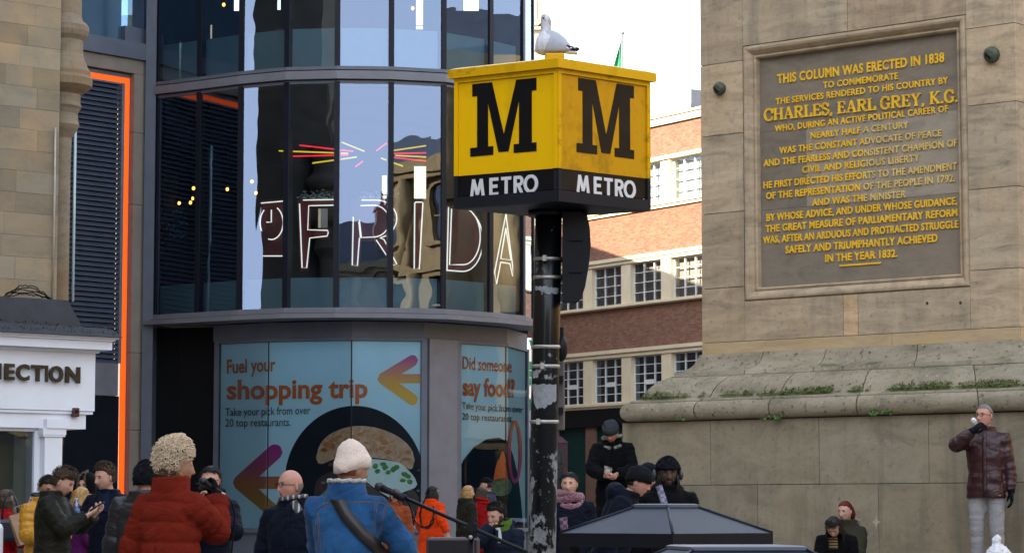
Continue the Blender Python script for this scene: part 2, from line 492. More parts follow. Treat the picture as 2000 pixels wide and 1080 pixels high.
# steel upright between the glass and the concrete portal
q0 = GP[0]
m = MB(); m.hexa([(q0.x-.25,q0.y-.05,0),(q0.x-.035,q0.y-.05,0),(q0.x-.035,q0.y+.6,0),(q0.x-.25,q0.y+.6,0),(q0.x-.25,q0.y-.05,ZTOP),(q0.x-.035,q0.y-.05,ZTOP),(q0.x-.035,q0.y+.6,ZTOP),(q0.x-.25,q0.y+.6,ZTOP)])
m.build('steel_upright', M['steel'], gb)
m = MB(); m.box((xl-.25,YB-2,ZTOP+.5),(xr,YB+.2,ZTOP+1.2)); m.build('roof_upstand', M['steel'], gb)

# ------------------------------------------------------------------ interior things: chairs, lamps, neon
M['redseat'] = pm('red_upholstery', (.16,.012,.02), .6, .2, 6, .1)
def armchair(x, y, z, rz, label):
    t = thing('armchair', label, 'chair', (x,y,z), 'red lounge chairs behind the upper glass', rz)
    T = ROOTM[t.name]
    b = MB(); b.cbox((-.33,-.3,.38),(.33,.3,.5),.04,M=T); b.build('seat', M['redseat'], t)
    b = MB(); b.cbox((-.33,.24,.5),(.33,.36,1.15),.05,M=T); b.build('backrest', M['redseat'], t)
    for sx in (-1,1):
        b = MB(); b.cbox((sx*.36-.04,-.3,.4),(sx*.36+.04,.3,.68),.03,M=T); b.build('armrest', M['redseat'], t)
        for sy in (-1,1):
            b = MB(); b.tube([T@Vector((sx*.29,sy*.25,0)),T@Vector((sx*.27,sy*.23,.39))],.02,6); b.build('leg', M['black'], t)
for i,(u,d,rz,lab) in enumerate(((348,53.6,2.6,'red lounge chair at the far left behind the upper glass'),(505,52.4,2.2,'red lounge chair behind the third upper pane'),(545,52.2,-2.4,'red lounge chair beside the fourth upper mullion'),(715,52,3.0,'red lounge chair facing out behind the sky reflecting pane'))):
    armchair(xat(u,d,60), d, Z['g2']-.02, rz, lab)
M['bulb'] = emis('warm_bulb', (1,.36,.05), 1.3)
for i,(u,v,d) in enumerate(((378,368,54),(444,370,55),(376,388,57),(372,396,56),(350,397,57),(492,355,56),(500,377,56.5),(549,473,55.5),(806,17,53.5),(437,10,54))):
    p = pt(u,v,d); zt = Z['g1t'] if v > 162 else ZTOP-.1
    t = thing('pendant_lamp', ['small warm pendant bulb near the orange reflection behind the lower glass','warm pendant bulb left of the pale blue reflected strip','dim pendant bulb hanging lower among the bulbs behind the lower glass','lowest of the close pair of warm bulbs behind the lower glass','faint bulb above the glass ornament behind the lower glass','faint bulb seen through the pale blue reflected strip','faint lower bulb seen through the pale blue reflected strip','warm bulb beside the small round neon script','bulb glowing behind the upper glass near the metro sign','bulb high behind the upper left panes'][i], 'lamp', p, 'pendant bulbs inside the glass building')
    b = MB(); b.ellip(p,(.034,.034,.04),8); b.build('bulb', M['bulb'], t)
    b = MB(); b.tube([p+Vector((0,0,.05)),p+Vector((0,0,.12))],.025,6); b.tube([p+Vector((0,0,.12)),Vector((p.x,p.y,zt))],.008,5); b.build('flex', M['black'], t)
# neon word
NP = offset_poly(GP, -.55); NB = offset_poly(GP, -.62)
M['neon'] = emis('white_neon', (1,.86,.72), .26)
M['neonred'] = emis('red_neon', (1,.015,.04), .3)
M['neonyel'] = emis('yellow_neon', (1,.6,.02), .2)
M['redboard'] = pm('dark_red_board', (.20,.010,.016), .6, .25, 3, .05)
ns = thing('neon_sign', 'white outline neon lettering on dark red letter boards behind the curved glass', 'neon sign', hitpoly(NP, 760, 560))
def nl(pts, r=.0125, mat='neon', name='neon_tube', P=NP):
    b = MB(); b.tube([hitpoly(P,u,v) for u,v in pts], r, 6); return b.build(name, M[mat], ns)
def arc(cx,cy,rx,ry,a0,a1,n=14): return [(cx+rx*math.cos(R(a0+(a1-a0)*i/n)), cy+ry*math.sin(R(a0+(a1-a0)*i/n))) for i in range(n+1)]
nl([(585,398),(590,523),(599,523),(605,465),(639,461),(641,455),(640,450),(601,449),(603,402),(655,401)])
nl([(592,391),(655,390)])
nl([(706,391)]+arc(735,427,40,36,-90,30)+arc(735,427,40,38,30,80,6)+[(750,468),(775,516),(768,518),(735,469)])
nl([(701,433),(704,463),(702,466),(698,519),(688,518),(690,424)])
nl([(704,402)]+arc(730,432,30,31,-88,88)+[(706,464),(702,430)])
nl([(810,397),(809,525),(819,525),(826,397),(824,395),(812,395),(810,397)])
nl([(876,405),(873,528)]+[(873,528),(900,530)]+arc(905,470,38,60,88,-60,16))
nl([(882,408),(878,517),(900,517)]+arc(905,462,33,55,88,-75,14))
nl([(988,418),(1004,540),(1001,538),(996,515),(978,512),(970,554),(966,532),(988,418)])
nl([(988,446),(998,508),(978,505),(988,446)])
nl([(510,397),(553,393)]); nl([(514,500),(553,500)]); nl(arc(530,435,23,33,-60,105,14)); nl(arc(530,435,22,32,150,230,8))
nl([(530,410),(530,434),(521,434)])
def board(pts, name='letter_board'):
    b = MB(); P1=[hitpoly(NB,u,v) for u,v in pts]; n=len(P1)
    bk=[p+Vector((0,.09,0)) for p in P1]
    b.add(P1+bk,[tuple(range(n)),tuple(range(n,2*n))[::-1]]+[(i,n+i,n+(i+1)%n,(i+1)%n) for i in range(n)]); b.build(name, M['redboard'], ns)
board([(580,388),(655,388),(655,403),(607,404),(606,447),(643,447),(643,466),(606,467),(602,528),(586,528)])
board([(686,388),(740,388)]+arc(736,427,44,40,-80,75,8)+[(780,520),(765,522),(735,472),(706,470),(702,522),(685,522)])
board([(807,392),(829,392),(822,528),(806,528)])
board([(870,402),(900,402)]+arc(902,466,43,66,-70,85,8)+[(870,533)])
board([(986,412),(992,412),(1008,543),(994,540),(978,516),(970,558),(964,535)])
board([(505,392),(556,390),(556,503),(508,503)])
nr = thing('neon_burst', 'two fans of red and yellow neon rays above the neon lettering', 'neon sign', hitpoly(NP, 700, 300))
for mat, a, b_ in (('neonred',(585,284),(690,296)),('neonyel',(545,295),(680,300)),('neonred',(555,306),(680,303)),('neonyel',(610,319),(697,307)),('neonyel',(667,278),(712,296)),('neonred',(735,295),(760,276)),('neonyel',(757,296),(832,285)),('neonred',(770,300),(832,299)),('neonyel',(772,304),(832,307)),('neonred',(770,308),(832,315)),('neonyel',(744,309),(787,325)),('neonred',(694,326),(709,315))):
    n_=10; b = MB(); b.tube([hitpoly(NP,a[0]+(b_[0]-a[0])*i/n_,a[1]+(b_[1]-a[1])*i/n_) for i in range(n_+1)],.016,6); b.build('neon_tube', M[mat], nr)
# white flower garland along the top of the sign
M['petal'] = pm('white_petals', (.62,.66,.66), .7, .15, 20, 0)
b = MB(); rnd = random.Random(3)
for i in range(260):
    u = rnd.choice((rnd.uniform(585,660), rnd.uniform(705,780))); v = 388 - abs(rnd.gauss(0,6))
    p = hitpoly(NB,u,v)+Vector((rnd.uniform(-.03,.03),rnd.uniform(-.05,.05),0))
    ax = Matrix.Rotation(rnd.uniform(0,6.3),4,'Z') @ Matrix.Rotation(rnd.uniform(-1,1),4,'X'); s_ = rnd.uniform(.02,.05)
    b.add([p+ax@Vector(q)*s_ for q in ((-1,0,0),(0,-.6,.2),(1,0,0),(0,.8,.3))],[(0,1,2,3)])
tag(b.build('flower_garland', M['petal']), 'white flower garland lying on top of the neon letter boards', 'garland')
# round glass ornament
b = MB(); c = hitpoly(offset_poly(GP,-.4),346,437)
for i in range(150):
    a = rnd.uniform(0,6.28); r_ = math.sqrt(rnd.random()); p = c+Vector((math.cos(a)*r_*.23, rnd.uniform(-.06,.06), math.sin(a)*r_*.33))
    b.ellip(p,(.016,.016,.02),5)
tag(b.build('round_ornament', glass_mat('ornament_glass',.5,(.7,.8,.8))), 'round glittering ornament hanging behind the leftmost lower pane', 'ornament')

# ------------------------------------------------------------------ posters on the shopfront
M['cyan'] = pm('poster_cyan', (.34,.60,.70), .35, .06, .8, 0, spec=.6)
M['orange_ink'] = pm('poster_orange', (.38,.09,.012), .4, .06, 3, 0)
M['dark_ink'] = pm('poster_dark_ink', (.02,.035,.05), .4, .06, 3, 0)
M['disc'] = pm('poster_night_blue', (.002,.008,.016), .5, .3, 2, 0, spec=.08)
def grad_mat(name, axis, stops, lo, hi, z=True):
    t = NT(name); s_ = t.sep(t.coords())
    mr = t.node('ShaderNodeMapRange'); mr.inputs['From Min'].default_value = lo; mr.inputs['From Max'].default_value = hi
    t.link(s_[axis], mr.inputs['Value']); t.link(t.ramp(mr.outputs[0], stops), t.b.inputs['Base Color']); t.b.inputs['Roughness'].default_value = .4
    return t.mat
def poster(name, label, segi, polys, texts, loc):
    seg = WP[segi[0]:segi[1]+1]
    T = thing(name, label, 'poster', (loc.x, loc.y, zp0))
    b = MB()
    for i in range(len(seg)-1):
        p = VPlane(seg[i], seg[i+1]); L_ = (seg[i+1]-seg[i]).length
        b.wbox(p, .066 if i == 0 else .006, L_-(.066 if i == len(seg)-2 else .006), zp0+.004, zp1-.004, -.02, 0.0)
    b.build('sheet', M['cyan'], T)
    b = MB()
    for i in range(1,len(seg)-1):
        q = seg[i]; b.box((q.x-.012,q.y-.03,zp0),(q.x+.012,q.y+.05,zp1))
    b.build('seam', M['navy'], T)
    return T, seg
def cat(pts, n=5):
    out=[]; L=len(pts)
    for i in range(L):
        p0,p1,p2,p3=[Vector(pts[(i+k-1)%L]) for k in range(4)]
        for k in range(n):
            t=k/n; q=.5*((2*p1)+(p2-p0)*t+(2*p0-5*p1+4*p2-p3)*t*t+(3*p1-p0-3*p2+p3)*t**3); out.append((q.x,q.y))
    return out
def surf_poly(seg, pts2, off, sub=40):      # densely cut polygon -> strips, mapped by photo pixel on the curved sheet
    A = offset_poly(seg, off)
    us = [p[0] for p in pts2]; u0, u1 = min(us), max(us)
    b = MB(); n = max(2, int((u1-u0)/4))
    def span(u):
        ys = []
        for i in range(len(pts2)):
            a, c = pts2[i], pts2[(i+1)%len(pts2)]
            if (a[0]-u)*(c[0]-u) < 0 or a[0] == u and a[0] != c[0]:
                if c[0] != a[0]: ys.append(a[1]+(c[1]-a[1])*(u-a[0])/(c[0]-a[0]))
        ys.sort(); return ys
    prev = None
    for i in range(n+1):
        u = u0+.01+(u1-u0-.02)*i/n; ys = span(u)
        if prev and len(prev[1]) == len(ys):
            for k in range(0,len(ys)-1,2):
                b.add([hitpoly(A,prev[0],prev[1][k+1]),hitpoly(A,u,ys[k+1]),hitpoly(A,u,ys[k]),hitpoly(A,prev[0],prev[1][k])],[(0,1,2,3)])
        prev = (u, ys)
    return b
def surf_text(seg, body, u0, u1, vb0, vb1, cap, off=.014, bold=.0):
    A = offset_poly(seg, off); vs, fs, wd = text2d(body, bold)
    b = MB(); out = []
    for x, y, _ in vs:
        f = x/wd; u = u0+(u1-u0)*f; v = vb0+(vb1-vb0)*f - y/capheight()*cap
        out.append(hitpoly(A,u,v))
    b.add(out, fs); return b
def arrow_pts(tip, up, dn, tail, w_):
    # rounded arrow pointing left built as three capsules; returned as list of polygons
    def caps(a, c, r):
        a, c = Vector(a), Vector(c); d = (c-a).normalized(); n = Vector((-d.y,d.x)); out = []
        for k in range(9): an = math.pi/2+math.pi*k/8; out.append(a+(d*math.cos(an)+n*math.sin(an))*r)
        for k in range(9): an = -math.pi/2+math.pi*k/8; out.append(c+(d*math.cos(an)+n*math.sin(an))*r)
        return [(p.x,p.y) for p in out]
    return [caps(tip,up,w_),caps(tip,dn,w_),caps(tip,tail,w_*.8)]
P1, S1 = poster('window_poster', 'large cyan window poster with orange shopping trip wording, arrows and a burger picture', (0,3), None, None, Vector((WP[1].x,WP[1].y,0)))
for body,u0,u1,a,b_,cap,mat,bd in (('Fuel your',443,538,729,724,26,'orange_ink',.018),('shopping trip',443,718,779,775,36,'orange_ink',.03),('Take your pick from over',440,606,812,808,15,'dark_ink',.008),('20 top restaurants.',440,568,833,831,15,'dark_ink',.008)):
    surf_text(S1,body,u0,u1,a,b_,cap,bold=bd).build('lettering', M[mat], P1)
zc = lambda v: zat(v,50.7)-zp0
gm1 = grad_mat('arrow_gradient_small',2,[(0,(.55,.38,.03)),(.45,(.5,.3,.05)),(1,(.32,.02,.24))],zc(790),zc(693))
gm2 = grad_mat('arrow_gradient_big',2,[(0,(.26,.17,.005)),(.45,(.27,.11,.03)),(.7,(.25,.03,.12)),(1,(.24,.0,.2))],zc(1010),zc(865))
for polys, gm in ((arrow_pts((748,739),(806,704),(806,780),(836,739),11),gm1),(arrow_pts((470,942),(537,882),(560,1025),(600,942),15),gm2)):
    for i,pp in enumerate(polys):
        pp = [(min(p[0],824),min(p[1],1028)) for p in pp]
        surf_poly(S1,pp,.008+.002*i).build('arrow', gm, P1)
disc = [(693+138*math.cos(R(a)), 945+153*math.sin(R(a))) for a in range(0,360,6)]
disc = [(min(x,826),min(y,1030)) for x,y in disc]
surf_poly(S1,disc,.006+.008).build('dark_disc', M['disc'], P1)
def food_mat(name, c1, c2, c3, sc=9):
    t = NT(name); n = t.noise(t.coords(), sc, 8, .7, .8); n2 = t.noise(t.coords(), 2.5, 4, .6)
    t.link(t.mix(n2, t.ramp(n,[(.35,c1),(.5,c2),(.68,c3)]), c2), t.b.inputs['Base Color']); t.b.inputs['Roughness'].default_value = .5
    return t.mat
bun = [(620,880),(632,858),(655,842),(690,832),(730,834),(770,848),(797,868),(809,890),(808,908),(800,916),(770,900),(720,893),(660,895),(630,905),(618,900)]
surf_poly(S1,cat(bun),.022).build('bun', food_mat('bun_print',(.17,.06,.012),(.36,.25,.15),(.56,.56,.50),7), P1)
egg = [(690,905),(720,896),(775,902),(798,918),(814,940),(810,952),(785,962),(772,975),(742,960),(715,940),(694,930)]
surf_poly(S1,cat(egg),.026).build('fried_egg', food_mat('egg_print',(.3,.5,.5),(.42,.6,.6),(.5,.66,.64),4), P1)
b = MB(); A_ = offset_poly(S1,.031)
for (u,v) in ((733,910),(748,906),(768,916),(775,912),(790,925),(797,930),(738,920),(758,922),(786,938),(800,940),(752,913)):
    b.add([hitpoly(A_,u+7*math.cos(k*.9)*rnd.uniform(.6,1.1),v+6*math.sin(k*.9)*rnd.uniform(.6,1.1)) for k in range(7)],[tuple(range(7))[::-1]])
b.build('herb_leaf', pm('herb_print',(.03,.2,.03),.5,.5,12,0), P1)
meat = [(615,945),(650,920),(700,930),(740,962),(772,978),(805,955),(820,985),(800,1010),(740,1020),(660,1020),(620,1000)]
surf_poly(S1,cat(meat),.018).build('filling', food_mat('filling_print',(.006,.006,.01),(.02,.012,.015),(.07,.03,.03),14), P1)
lt = [(618,975),(650,945),(668,935),(676,942),(650,968),(622,990)]
surf_poly(S1,cat(lt),.024).build('lettuce', food_mat('lettuce_print',(.02,.1,.1),(.1,.25,.25),(.2,.4,.38),10), P1)
crust = MB(); A_ = offset_poly(S1,.0235)
for i in range(46):
    u=rnd.uniform(632,800); f=(u-632)/168; vt=858-24*math.sin(math.pi*min(1,f*1.1))+16*f; v=rnd.uniform(vt+4,vt+46)
    r_=rnd.uniform(2,8)*(1.3 if u<690 else .8)
    crust.add([hitpoly(A_,u+r_*1.5*math.cos(k*.785)*rnd.uniform(.5,1.1),v+r_*.8*math.sin(k*.785)*rnd.uniform(.5,1.1)) for k in range(8)],[tuple(range(8))[::-1]])
crust.build('bun_crust', food_mat('crust_print',(.20,.065,.012),(.32,.14,.04),(.42,.26,.12),18), P1)
bits = MB(); A_ = offset_poly(S1,.0275)
for i in range(120):
    u=rnd.uniform(622,818); f=(u-622)/196; v=rnd.uniform(905,1015)
    if 690<u<815 and v<972-abs(u-755)*.2: continue
    r_=rnd.uniform(1.5,5)
    bits.add([hitpoly(A_,u+r_*1.4*math.cos(k*1.05)*rnd.uniform(.5,1.1),v+r_*math.sin(k*1.05)*rnd.uniform(.5,1.1)) for k in range(6)],[tuple(range(6))[::-1]],i%3)
bits.build('filling_bits', [pm('bits_dark',(.012,.012,.025),.6,.4,20,0),pm('bits_red',(.10,.012,.012),.6,.4,20,0),pm('bits_pale',(.12,.16,.15),.6,.4,20,0)], P1)
M['shopglass'] = glass_mat('shopfront_glass', .012, (.96,.98,.98), 0, .06)
for seg_ in (WP[0:4], WP[4:7]):
    for i in range(len(seg_)-1):
        p_ = VPlane(seg_[i], seg_[i+1]); L_ = (seg_[i+1]-seg_[i]).length; gq_ = MB()
        gq_.add([p_.w(.066 if i == 0 else .0,zp0,.05),p_.w(L_-(.066 if i == len(seg_)-2 else 0),zp0,.05),p_.w(L_-(.066 if i == len(seg_)-2 else 0),zp1,.05),p_.w(.066 if i == 0 else 0,zp1,.05)],[(0,1,2,3)]); gq_.build('shopfront_pane', M['shopglass'], gb)
P2, S2 = poster('window_poster', 'narrow cyan window poster with orange food wording beside the black pole', (4,6), None, None, Vector((WP[5].x,WP[5].y,0)))
for body,u0,u1,a,b_,cap,mat,bd in (('Did someone',904,1000,720,727,24,'orange_ink',.012),('say food?',904,1006,771,775,33,'orange_ink',.03),('Take your pick from over',903,1022,798,806,13,'dark_ink',.008),('20 top restaurants.',903,1002,819,824,13,'dark_ink',.008)):
    surf_text(S2,body,u0,u1,a,b_,cap,bold=bd).build('lettering', M[mat], P2)
arch = [(893,925),(905,898),(925,873),(950,857),(975,854),(992,862),(1003,890),(1012,930),(1019,985),(1022,1030),(893,1030)]
surf_poly(S2,arch,.010).build('dark_disc', M['disc'], P2)
rg = [(996+13*math.cos(R(a))+10, 880+60*math.sin(R(a))) for a in range(0,360,10)]
ring = MB(); A_ = offset_poly(S2,.014)
for k in range(36):
    a0,a1 = R(k*10),R(k*10+10)
    f = lambda a,s: hitpoly(A_,1006+14*s*math.cos(a)*1.0,882+62*(s if s == 1 else .86)*math.sin(a))
    ring.add([f(a0,1),f(a1,1),f(a1,.55),f(a0,.55)],[(0,1,2,3)])
ring.build('ring_mark', grad_mat('ring_gradient',2,[(0,(.3,.01,.2)),(.5,(.38,.06,.1)),(1,(.6,.2,.03))],zat(945,52.5)-zp0,zat(820,52.5)-zp0), P2)
fire = [(964,935),(970,905),(978,890),(982,876),(988,900),(992,935),(985,938),(972,940)]
surf_poly(S2,cat(fire),.018).build('flame_print', food_mat('fire_print',(.25,.03,.0),(.55,.14,.02),(.02,.01,.01),12), P2)
sal = [(955,942),(970,935),(990,932),(1000,945),(996,962),(975,968),(958,960)]
surf_poly(S2,cat(sal),.018).build('salad_print', food_mat('salad_print',(.01,.03,.02),(.05,.12,.06),(.3,.45,.4),14), P2)

# ------------------------------------------------------------------ louvred concrete portal wall
la = Vector((xat(300,52.3,400),52.3)); lb_ = Vector((xat(120,50.5,400),50.5))
LPn = VPlane(lb_, la)
KL = (la-lb_).length
def lk(u,v): return LPn.hit(u,v)
kr0, _ = lk(250,400); kr1, _ = lk(291,400); ko0,_ = lk(233,600); ko1,_ = lk(247,600)
zbt = lk(250,118)[1]; zot = lk(240,152)[1]; zob = lk(240,163)[1]
lw_ = thing('louvred_wall', 'concrete portal wall framing a dark louvre panel edged with an orange light strip', 'wall', LPn.w(0,0))
b = MB()
zs_ = [0, lk(270,840)[1], lk(270,690)[1], lk(270,402)[1], lk(270,262)[1], zot+.1]
for a,c in zip(zs_[:-1],zs_[1:]): b.wbox(LPn,kr0+.02,kr1,a+.005,c-.005,-.6,.12)
b.wbox(LPn,-4.0,kr1,zot+.1,zbt,-.6,.12)
b.build('concrete_frame', M['concrete'], lw_)
b = MB(); b.wbox(LPn,-4.0,kr1+.3,zbt+.01,zbt+.35,-.6,.2); b.build('steel_beam', M['steel'], lw_)
b = MB(); b.wbox(LPn,ko0+.06,ko1+.0,0.3,zot,-.03,.0); b.wbox(LPn,-4.0,ko0+.055,zob,zot,-.03,.0); b.build('light_strip', emis('orange_light',(1,.075,.001),.22), lw_)
b = MB(); b.wbox(LPn,ko1+.004,kr0+.018,0,zot+.04,-.3,.012); b.wbox(LPn,-4.0,ko1+.002,zot+.002,zot+.08,-.3,.012); b.build('strip_trim', M['steel_lt'], lw_)
zl1 = zob-.02; zl0 = lk(210,708)[1]
b = MB(); z_ = zl0
pitch = (zl1-zl0)/56
while z_ < zl1-.03:
    b.add([LPn.w(-4,z_,.0),LPn.w(ko0-.012,z_,.0),LPn.w(ko0-.012,z_+pitch*.78,-.06),LPn.w(-4,z_+pitch*.78,-.06),LPn.w(-4,z_-.012,.0),LPn.w(ko0-.012,z_-.012,.0)],[(0,1,2,3),(4,5,1,0)]); z_ += pitch
b.build('louvre_panel', M['louvre'], lw_)
b = MB(); b.wbox(LPn,-4,ko0-.06,zl0,zl1,-.2,-.075); b.wbox(LPn,-4,ko0+.055,0,lk(210,772)[1]-.005,-.12,-.035); b.build('dark_backing', M['dark'], lw_)
b = MB(); b.wbox(LPn,ko0-.02,ko0+.056,zl0,zl1+.02,-.1,.02); b.wbox(LPn,-4,ko0-.064,zl1-.02,zl1+.018,-.1,.02); b.wbox(LPn,-4,ko0-.004,lk(210,772)[1],zl0-.0,-.2,.0); b.build('louvre_frame', M['steel_lt'], lw_)
# pale vertical light tube at the left of the louvres
kt,_ = lk(134,500); b = MB(); b.tube([LPn.w(kt,lk(134,240)[1],.15),LPn.w(kt,lk(134,590)[1],.15)],.03,8); tag(b.build('light_tube', pm('pale_tube',(.6,.72,.72),.3,.05,4,0)), 'thin pale vertical tube beside the louvre panel and the stone turret', 'tube')
# glazed box above the portal
b0 = thing('glazed_annex', 'blue tinted glazed upper storey above the louvred concrete portal', 'building', LPn.w(0,zbt+.35))
zg = lk(250,98)[1]
b = MB(); b.wbox(LPn,-4,kr1-.75,zbt+.355,zg+5,-.1,-.06); b.build('tinted_panel', pm('tinted_panel',(.03,.075,.115),.12,.15,.6,0,spec=.8), b0)
b = MB(); b.wbox(LPn,kr1-.745,kr1+.28,zbt+.7,zg+5,-.12,-.1); b.build('pane', M['glass'], b0)
b = MB(); b.wbox(LPn,kr1-.74,kr1+.28,zbt+.355,zbt+.69,-.2,.05); b.wbox(LPn,-4,kr1+.3,zg+5,zg+5.4,-3,.1); b.wbox(LPn,-4,kr1+.3,zbt+.36,zg+5,-3,-2.8); b.build('frame', M['steel'], b0)
# ------------------------------------------------------------------ left sandstone building with the white shop
sa = Vector((xat(190,40.0,700),40.0)); sb = Vector((xat(0,38.9,700),38.9))
SP = VPlane(sb, sa)                       # runs to the right; k grows to the right
def sk(u,v): return SP.hit(u,v)
kc = sk(186,720)[0]                       # fascia corner
OFFS = -.55
kw = VPlane(sb, sa, OFFS).hit(113,400)[0]                       # stone wall corner
M['sand_l'] = block_stone('honey_sandstone', (.25,.20,.135), .2, (.6,.6,1.6), (.36,.25,.12), .85, .35, (.12,.09,.06), .35)
ssb = thing('stone_building', 'honey sandstone building with a round corner turret above the white shopfront', 'building', SP.w(kw,0))
cs = [sk(60,v)[1] for v in (640,585,540,495,452,408,368,325,284,242,200,158,118,76,36,-6,-50,-95)]
OFFS = -.55
b = MB(); stone_wall(b, SP, kw-6.0, kw, cs, 5, (.35,.95), OFFS, .3, .0018, (.82,1.12), None, .06)
zt_ = cs[-1]
b.build('wall', M['sand_l'], ssb)
b = MB(); b.wbox(SP, kw-26, kw-.02, 0, 22, OFFS-8.1, OFFS-.32)
b.wbox(SP, kw-26, kw-6.02, 4.2, 22, OFFS-.3, OFFS); b.build('core', pm('dark_stone_core',(.13,.105,.07),.9,.3,2,.2,20), ssb)
# corner turret: lathe around the arris
tc_ = pt(112,400,40.7); 
def tz(v): return CAMZ + ray(120,v)[1]*40.2
prof = [(.0,4.4),(.20,4.4),(.20,tz(330)),(.21,tz(262)),(.30,tz(244)),(.33,tz(236)),(.31,tz(228)),(.30,tz(214)),(.33,tz(205)),(.36,tz(200)),(.34,tz(192)),(.34,tz(176)),(.44,tz(168)),(.52,tz(160)),(.53,tz(146)),(.50,tz(140)),(.50,tz(132)),(.45,tz(122)),(.40,tz(108)),(.37,tz(96)),(.37,tz(70)),(.43,tz(62)),(.46,tz(52)),(.46,tz(42)),(.42,tz(36)),(.36,tz(30)),(.34,tz(20)),(.34,tz(-60)),(0,tz(-60))]
b = MB(); b.lathe(prof,(tc_.x,tc_.y,0),40,0,0,2*math.pi,False); b.build('corner_turret', block_stone('turret_stone',(.21,.165,.11),.3,(1,1,2.5),(.2,.13,.06),.85,.3,(.05,.045,.04),.8), ssb)
b = MB(); zb_ = tz(98); c_ = SP.w(sk(-4,98)[0],0,OFFS)
b.lathe([(0,zb_-.16),(.08,zb_-.16),(.10,zb_-.06),(.15,zb_-.03),(.17,zb_+.05),(.12,zb_+.12),(.10,zb_+.16),(0,zb_+.16)],(c_.x,c_.y,0),20); b.build('sill_bracket', M['lead'], ssb)
# cable down the corner
# shop
shop = thing('white_shopfront', 'white painted shopfront with bronze raised lettering and a lead roof', 'shop', SP.w(kc,0))
zc0, zc1 = sk(186,660)[1], sk(186,690)[1]
zf0 = sk(186,803)[1]; za0 = sk(186,838)[1]
b = MB(); b.wbox(SP,kc-9,kc,zf0,zc0-.0,-1.6,0); b.build('fascia', M['white'], shop)
b = MB()
for (zA,zB,o) in ((zc1-.0,zc1+.045,.05),(zc1+.047,zc0-.06,.2),(zc0-.058,zc0-.03,.24),(zc0-.028,zc0+.0,.28)):
    b.wbox(SP,kc-9,kc+o*.9,zA,zB,-1.6-0.0,o)
b.build('cornice', M['white'], shop)
b = MB(); b.wbox(SP,kc-9,kc-.12,za0,zf0-.004,-1.5,-.06); b.wbox(SP,kc-9,kc-.02,zf0-.05,zf0-.006,-1.5,-.02); b.build('architrave', M['white'], shop)
kp0,kp1 = sk(87,900)[0], sk(121,900)[0]
b = MB(); b.wbox(SP,kp0,kp1,0,za0-.004,-.5,.0); b.wbox(SP,kp0-.05,kp1+.05,za0-.1,za0-.0,-.5,.03); b.wbox(SP,kp0-.0,kp1+.1,za0+.0,za0+.14,-.1,.05); b.wbox(SP,kp0-.04,kp1+.04,za0-.13,za0-.1,-.5,.02);b.build('pilaster', M['white'], shop)
b = MB(); b.wbox(SP,kp0-.1,kp0-.004,0,za0-.004,-.4,-.14); b.wbox(SP,kp0-9,kp0-.1,za0-.05,za0-.004,-.4,-.14); b.build('window_frame', M['white'], shop)
b = MB(); b.add([SP.w(kp0-9,.4,-.2),SP.w(kp0-.1,.4,-.2),SP.w(kp0-.1,za0-.05,-.2),SP.w(kp0-9,za0-.05,-.2)],[(0,1,2,3)]); b.build('pane', M['clear'], shop)
b = MB(); b.wbox(SP,kp0-9,kp0-.1,0,.4,-.3,-.15); b.build('stall_riser', M['white'], shop)
b = MB(); b.wbox(SP,kp0-9,kp1+.0,0,za0,-1.3,-1.2); b.wbox(SP,kp0-.05,kp0-.02,0,za0,-1.19,-.5); b.build('display_wall', pm('display_wall',(.62,.62,.56),.7,.2,.8,0), shop)
b = MB()
for dx in (.5,1.1,1.6): b.wbox(SP,kp0-dx-.16,kp0-dx,0,za0-.5,-1.1,-.95)
b.build('display_post', M['dark'], shop)
ks1 = sk(147,900)[0]
b = MB(); b.add([SP.w(kp1+.004,0,-.3),SP.w(ks1,0,-.35),SP.w(ks1,za0-.004,-.35),SP.w(kp1+.004,za0-.004,-.3)],[(0,1,2,3)]); b.build('side_pane', M['clear'], shop)
b = MB(); b.wbox(SP,kp1+.0,ks1+.10,0,za0-.01,-.62,-.57); li_=emis('warm_interior',(.75,.36,.14),.05); b.build('lit_interior', li_, shop)
b = MB(); p_ = SP.pix(132,866,-.48); b.ellip(p_,(.06,.06,.04),8); b.build('ceiling_spot', emis('shop_spot',(1,.75,.4),1.5), shop)
b = MB(); b.wbox(SP,ks1+.02,kc-.1,0,za0-.004,-1.4,-.9); b.build('dark_doorway', M['dark'], shop)
# alarm box
ab = thing('alarm_box','small red brown alarm box under the corner of the white shop fascia','alarm box',SP.pix(147,805,.05))
b = MB(); k_,z_ = sk(147,805); T_=Matrix(((SP.t.x,-SP.n.x*-1,0,0),(SP.t.y,SP.n.y,0,0),(0,0,1,0),(0,0,0,1)))
b.wbox(SP,k_-.055,k_+.055,z_-.07,z_+.07,-.055,.04); b.build('casing', pm('alarm_red',(.07,.018,.018),.5,.3,20,.1), ab, bevel=.012)
b = MB(); b.tube([SP.w(k_,z_+.01,.04),SP.w(k_,z_+.01,.06)],.025,10); b.build('strobe', M['black'], ab)
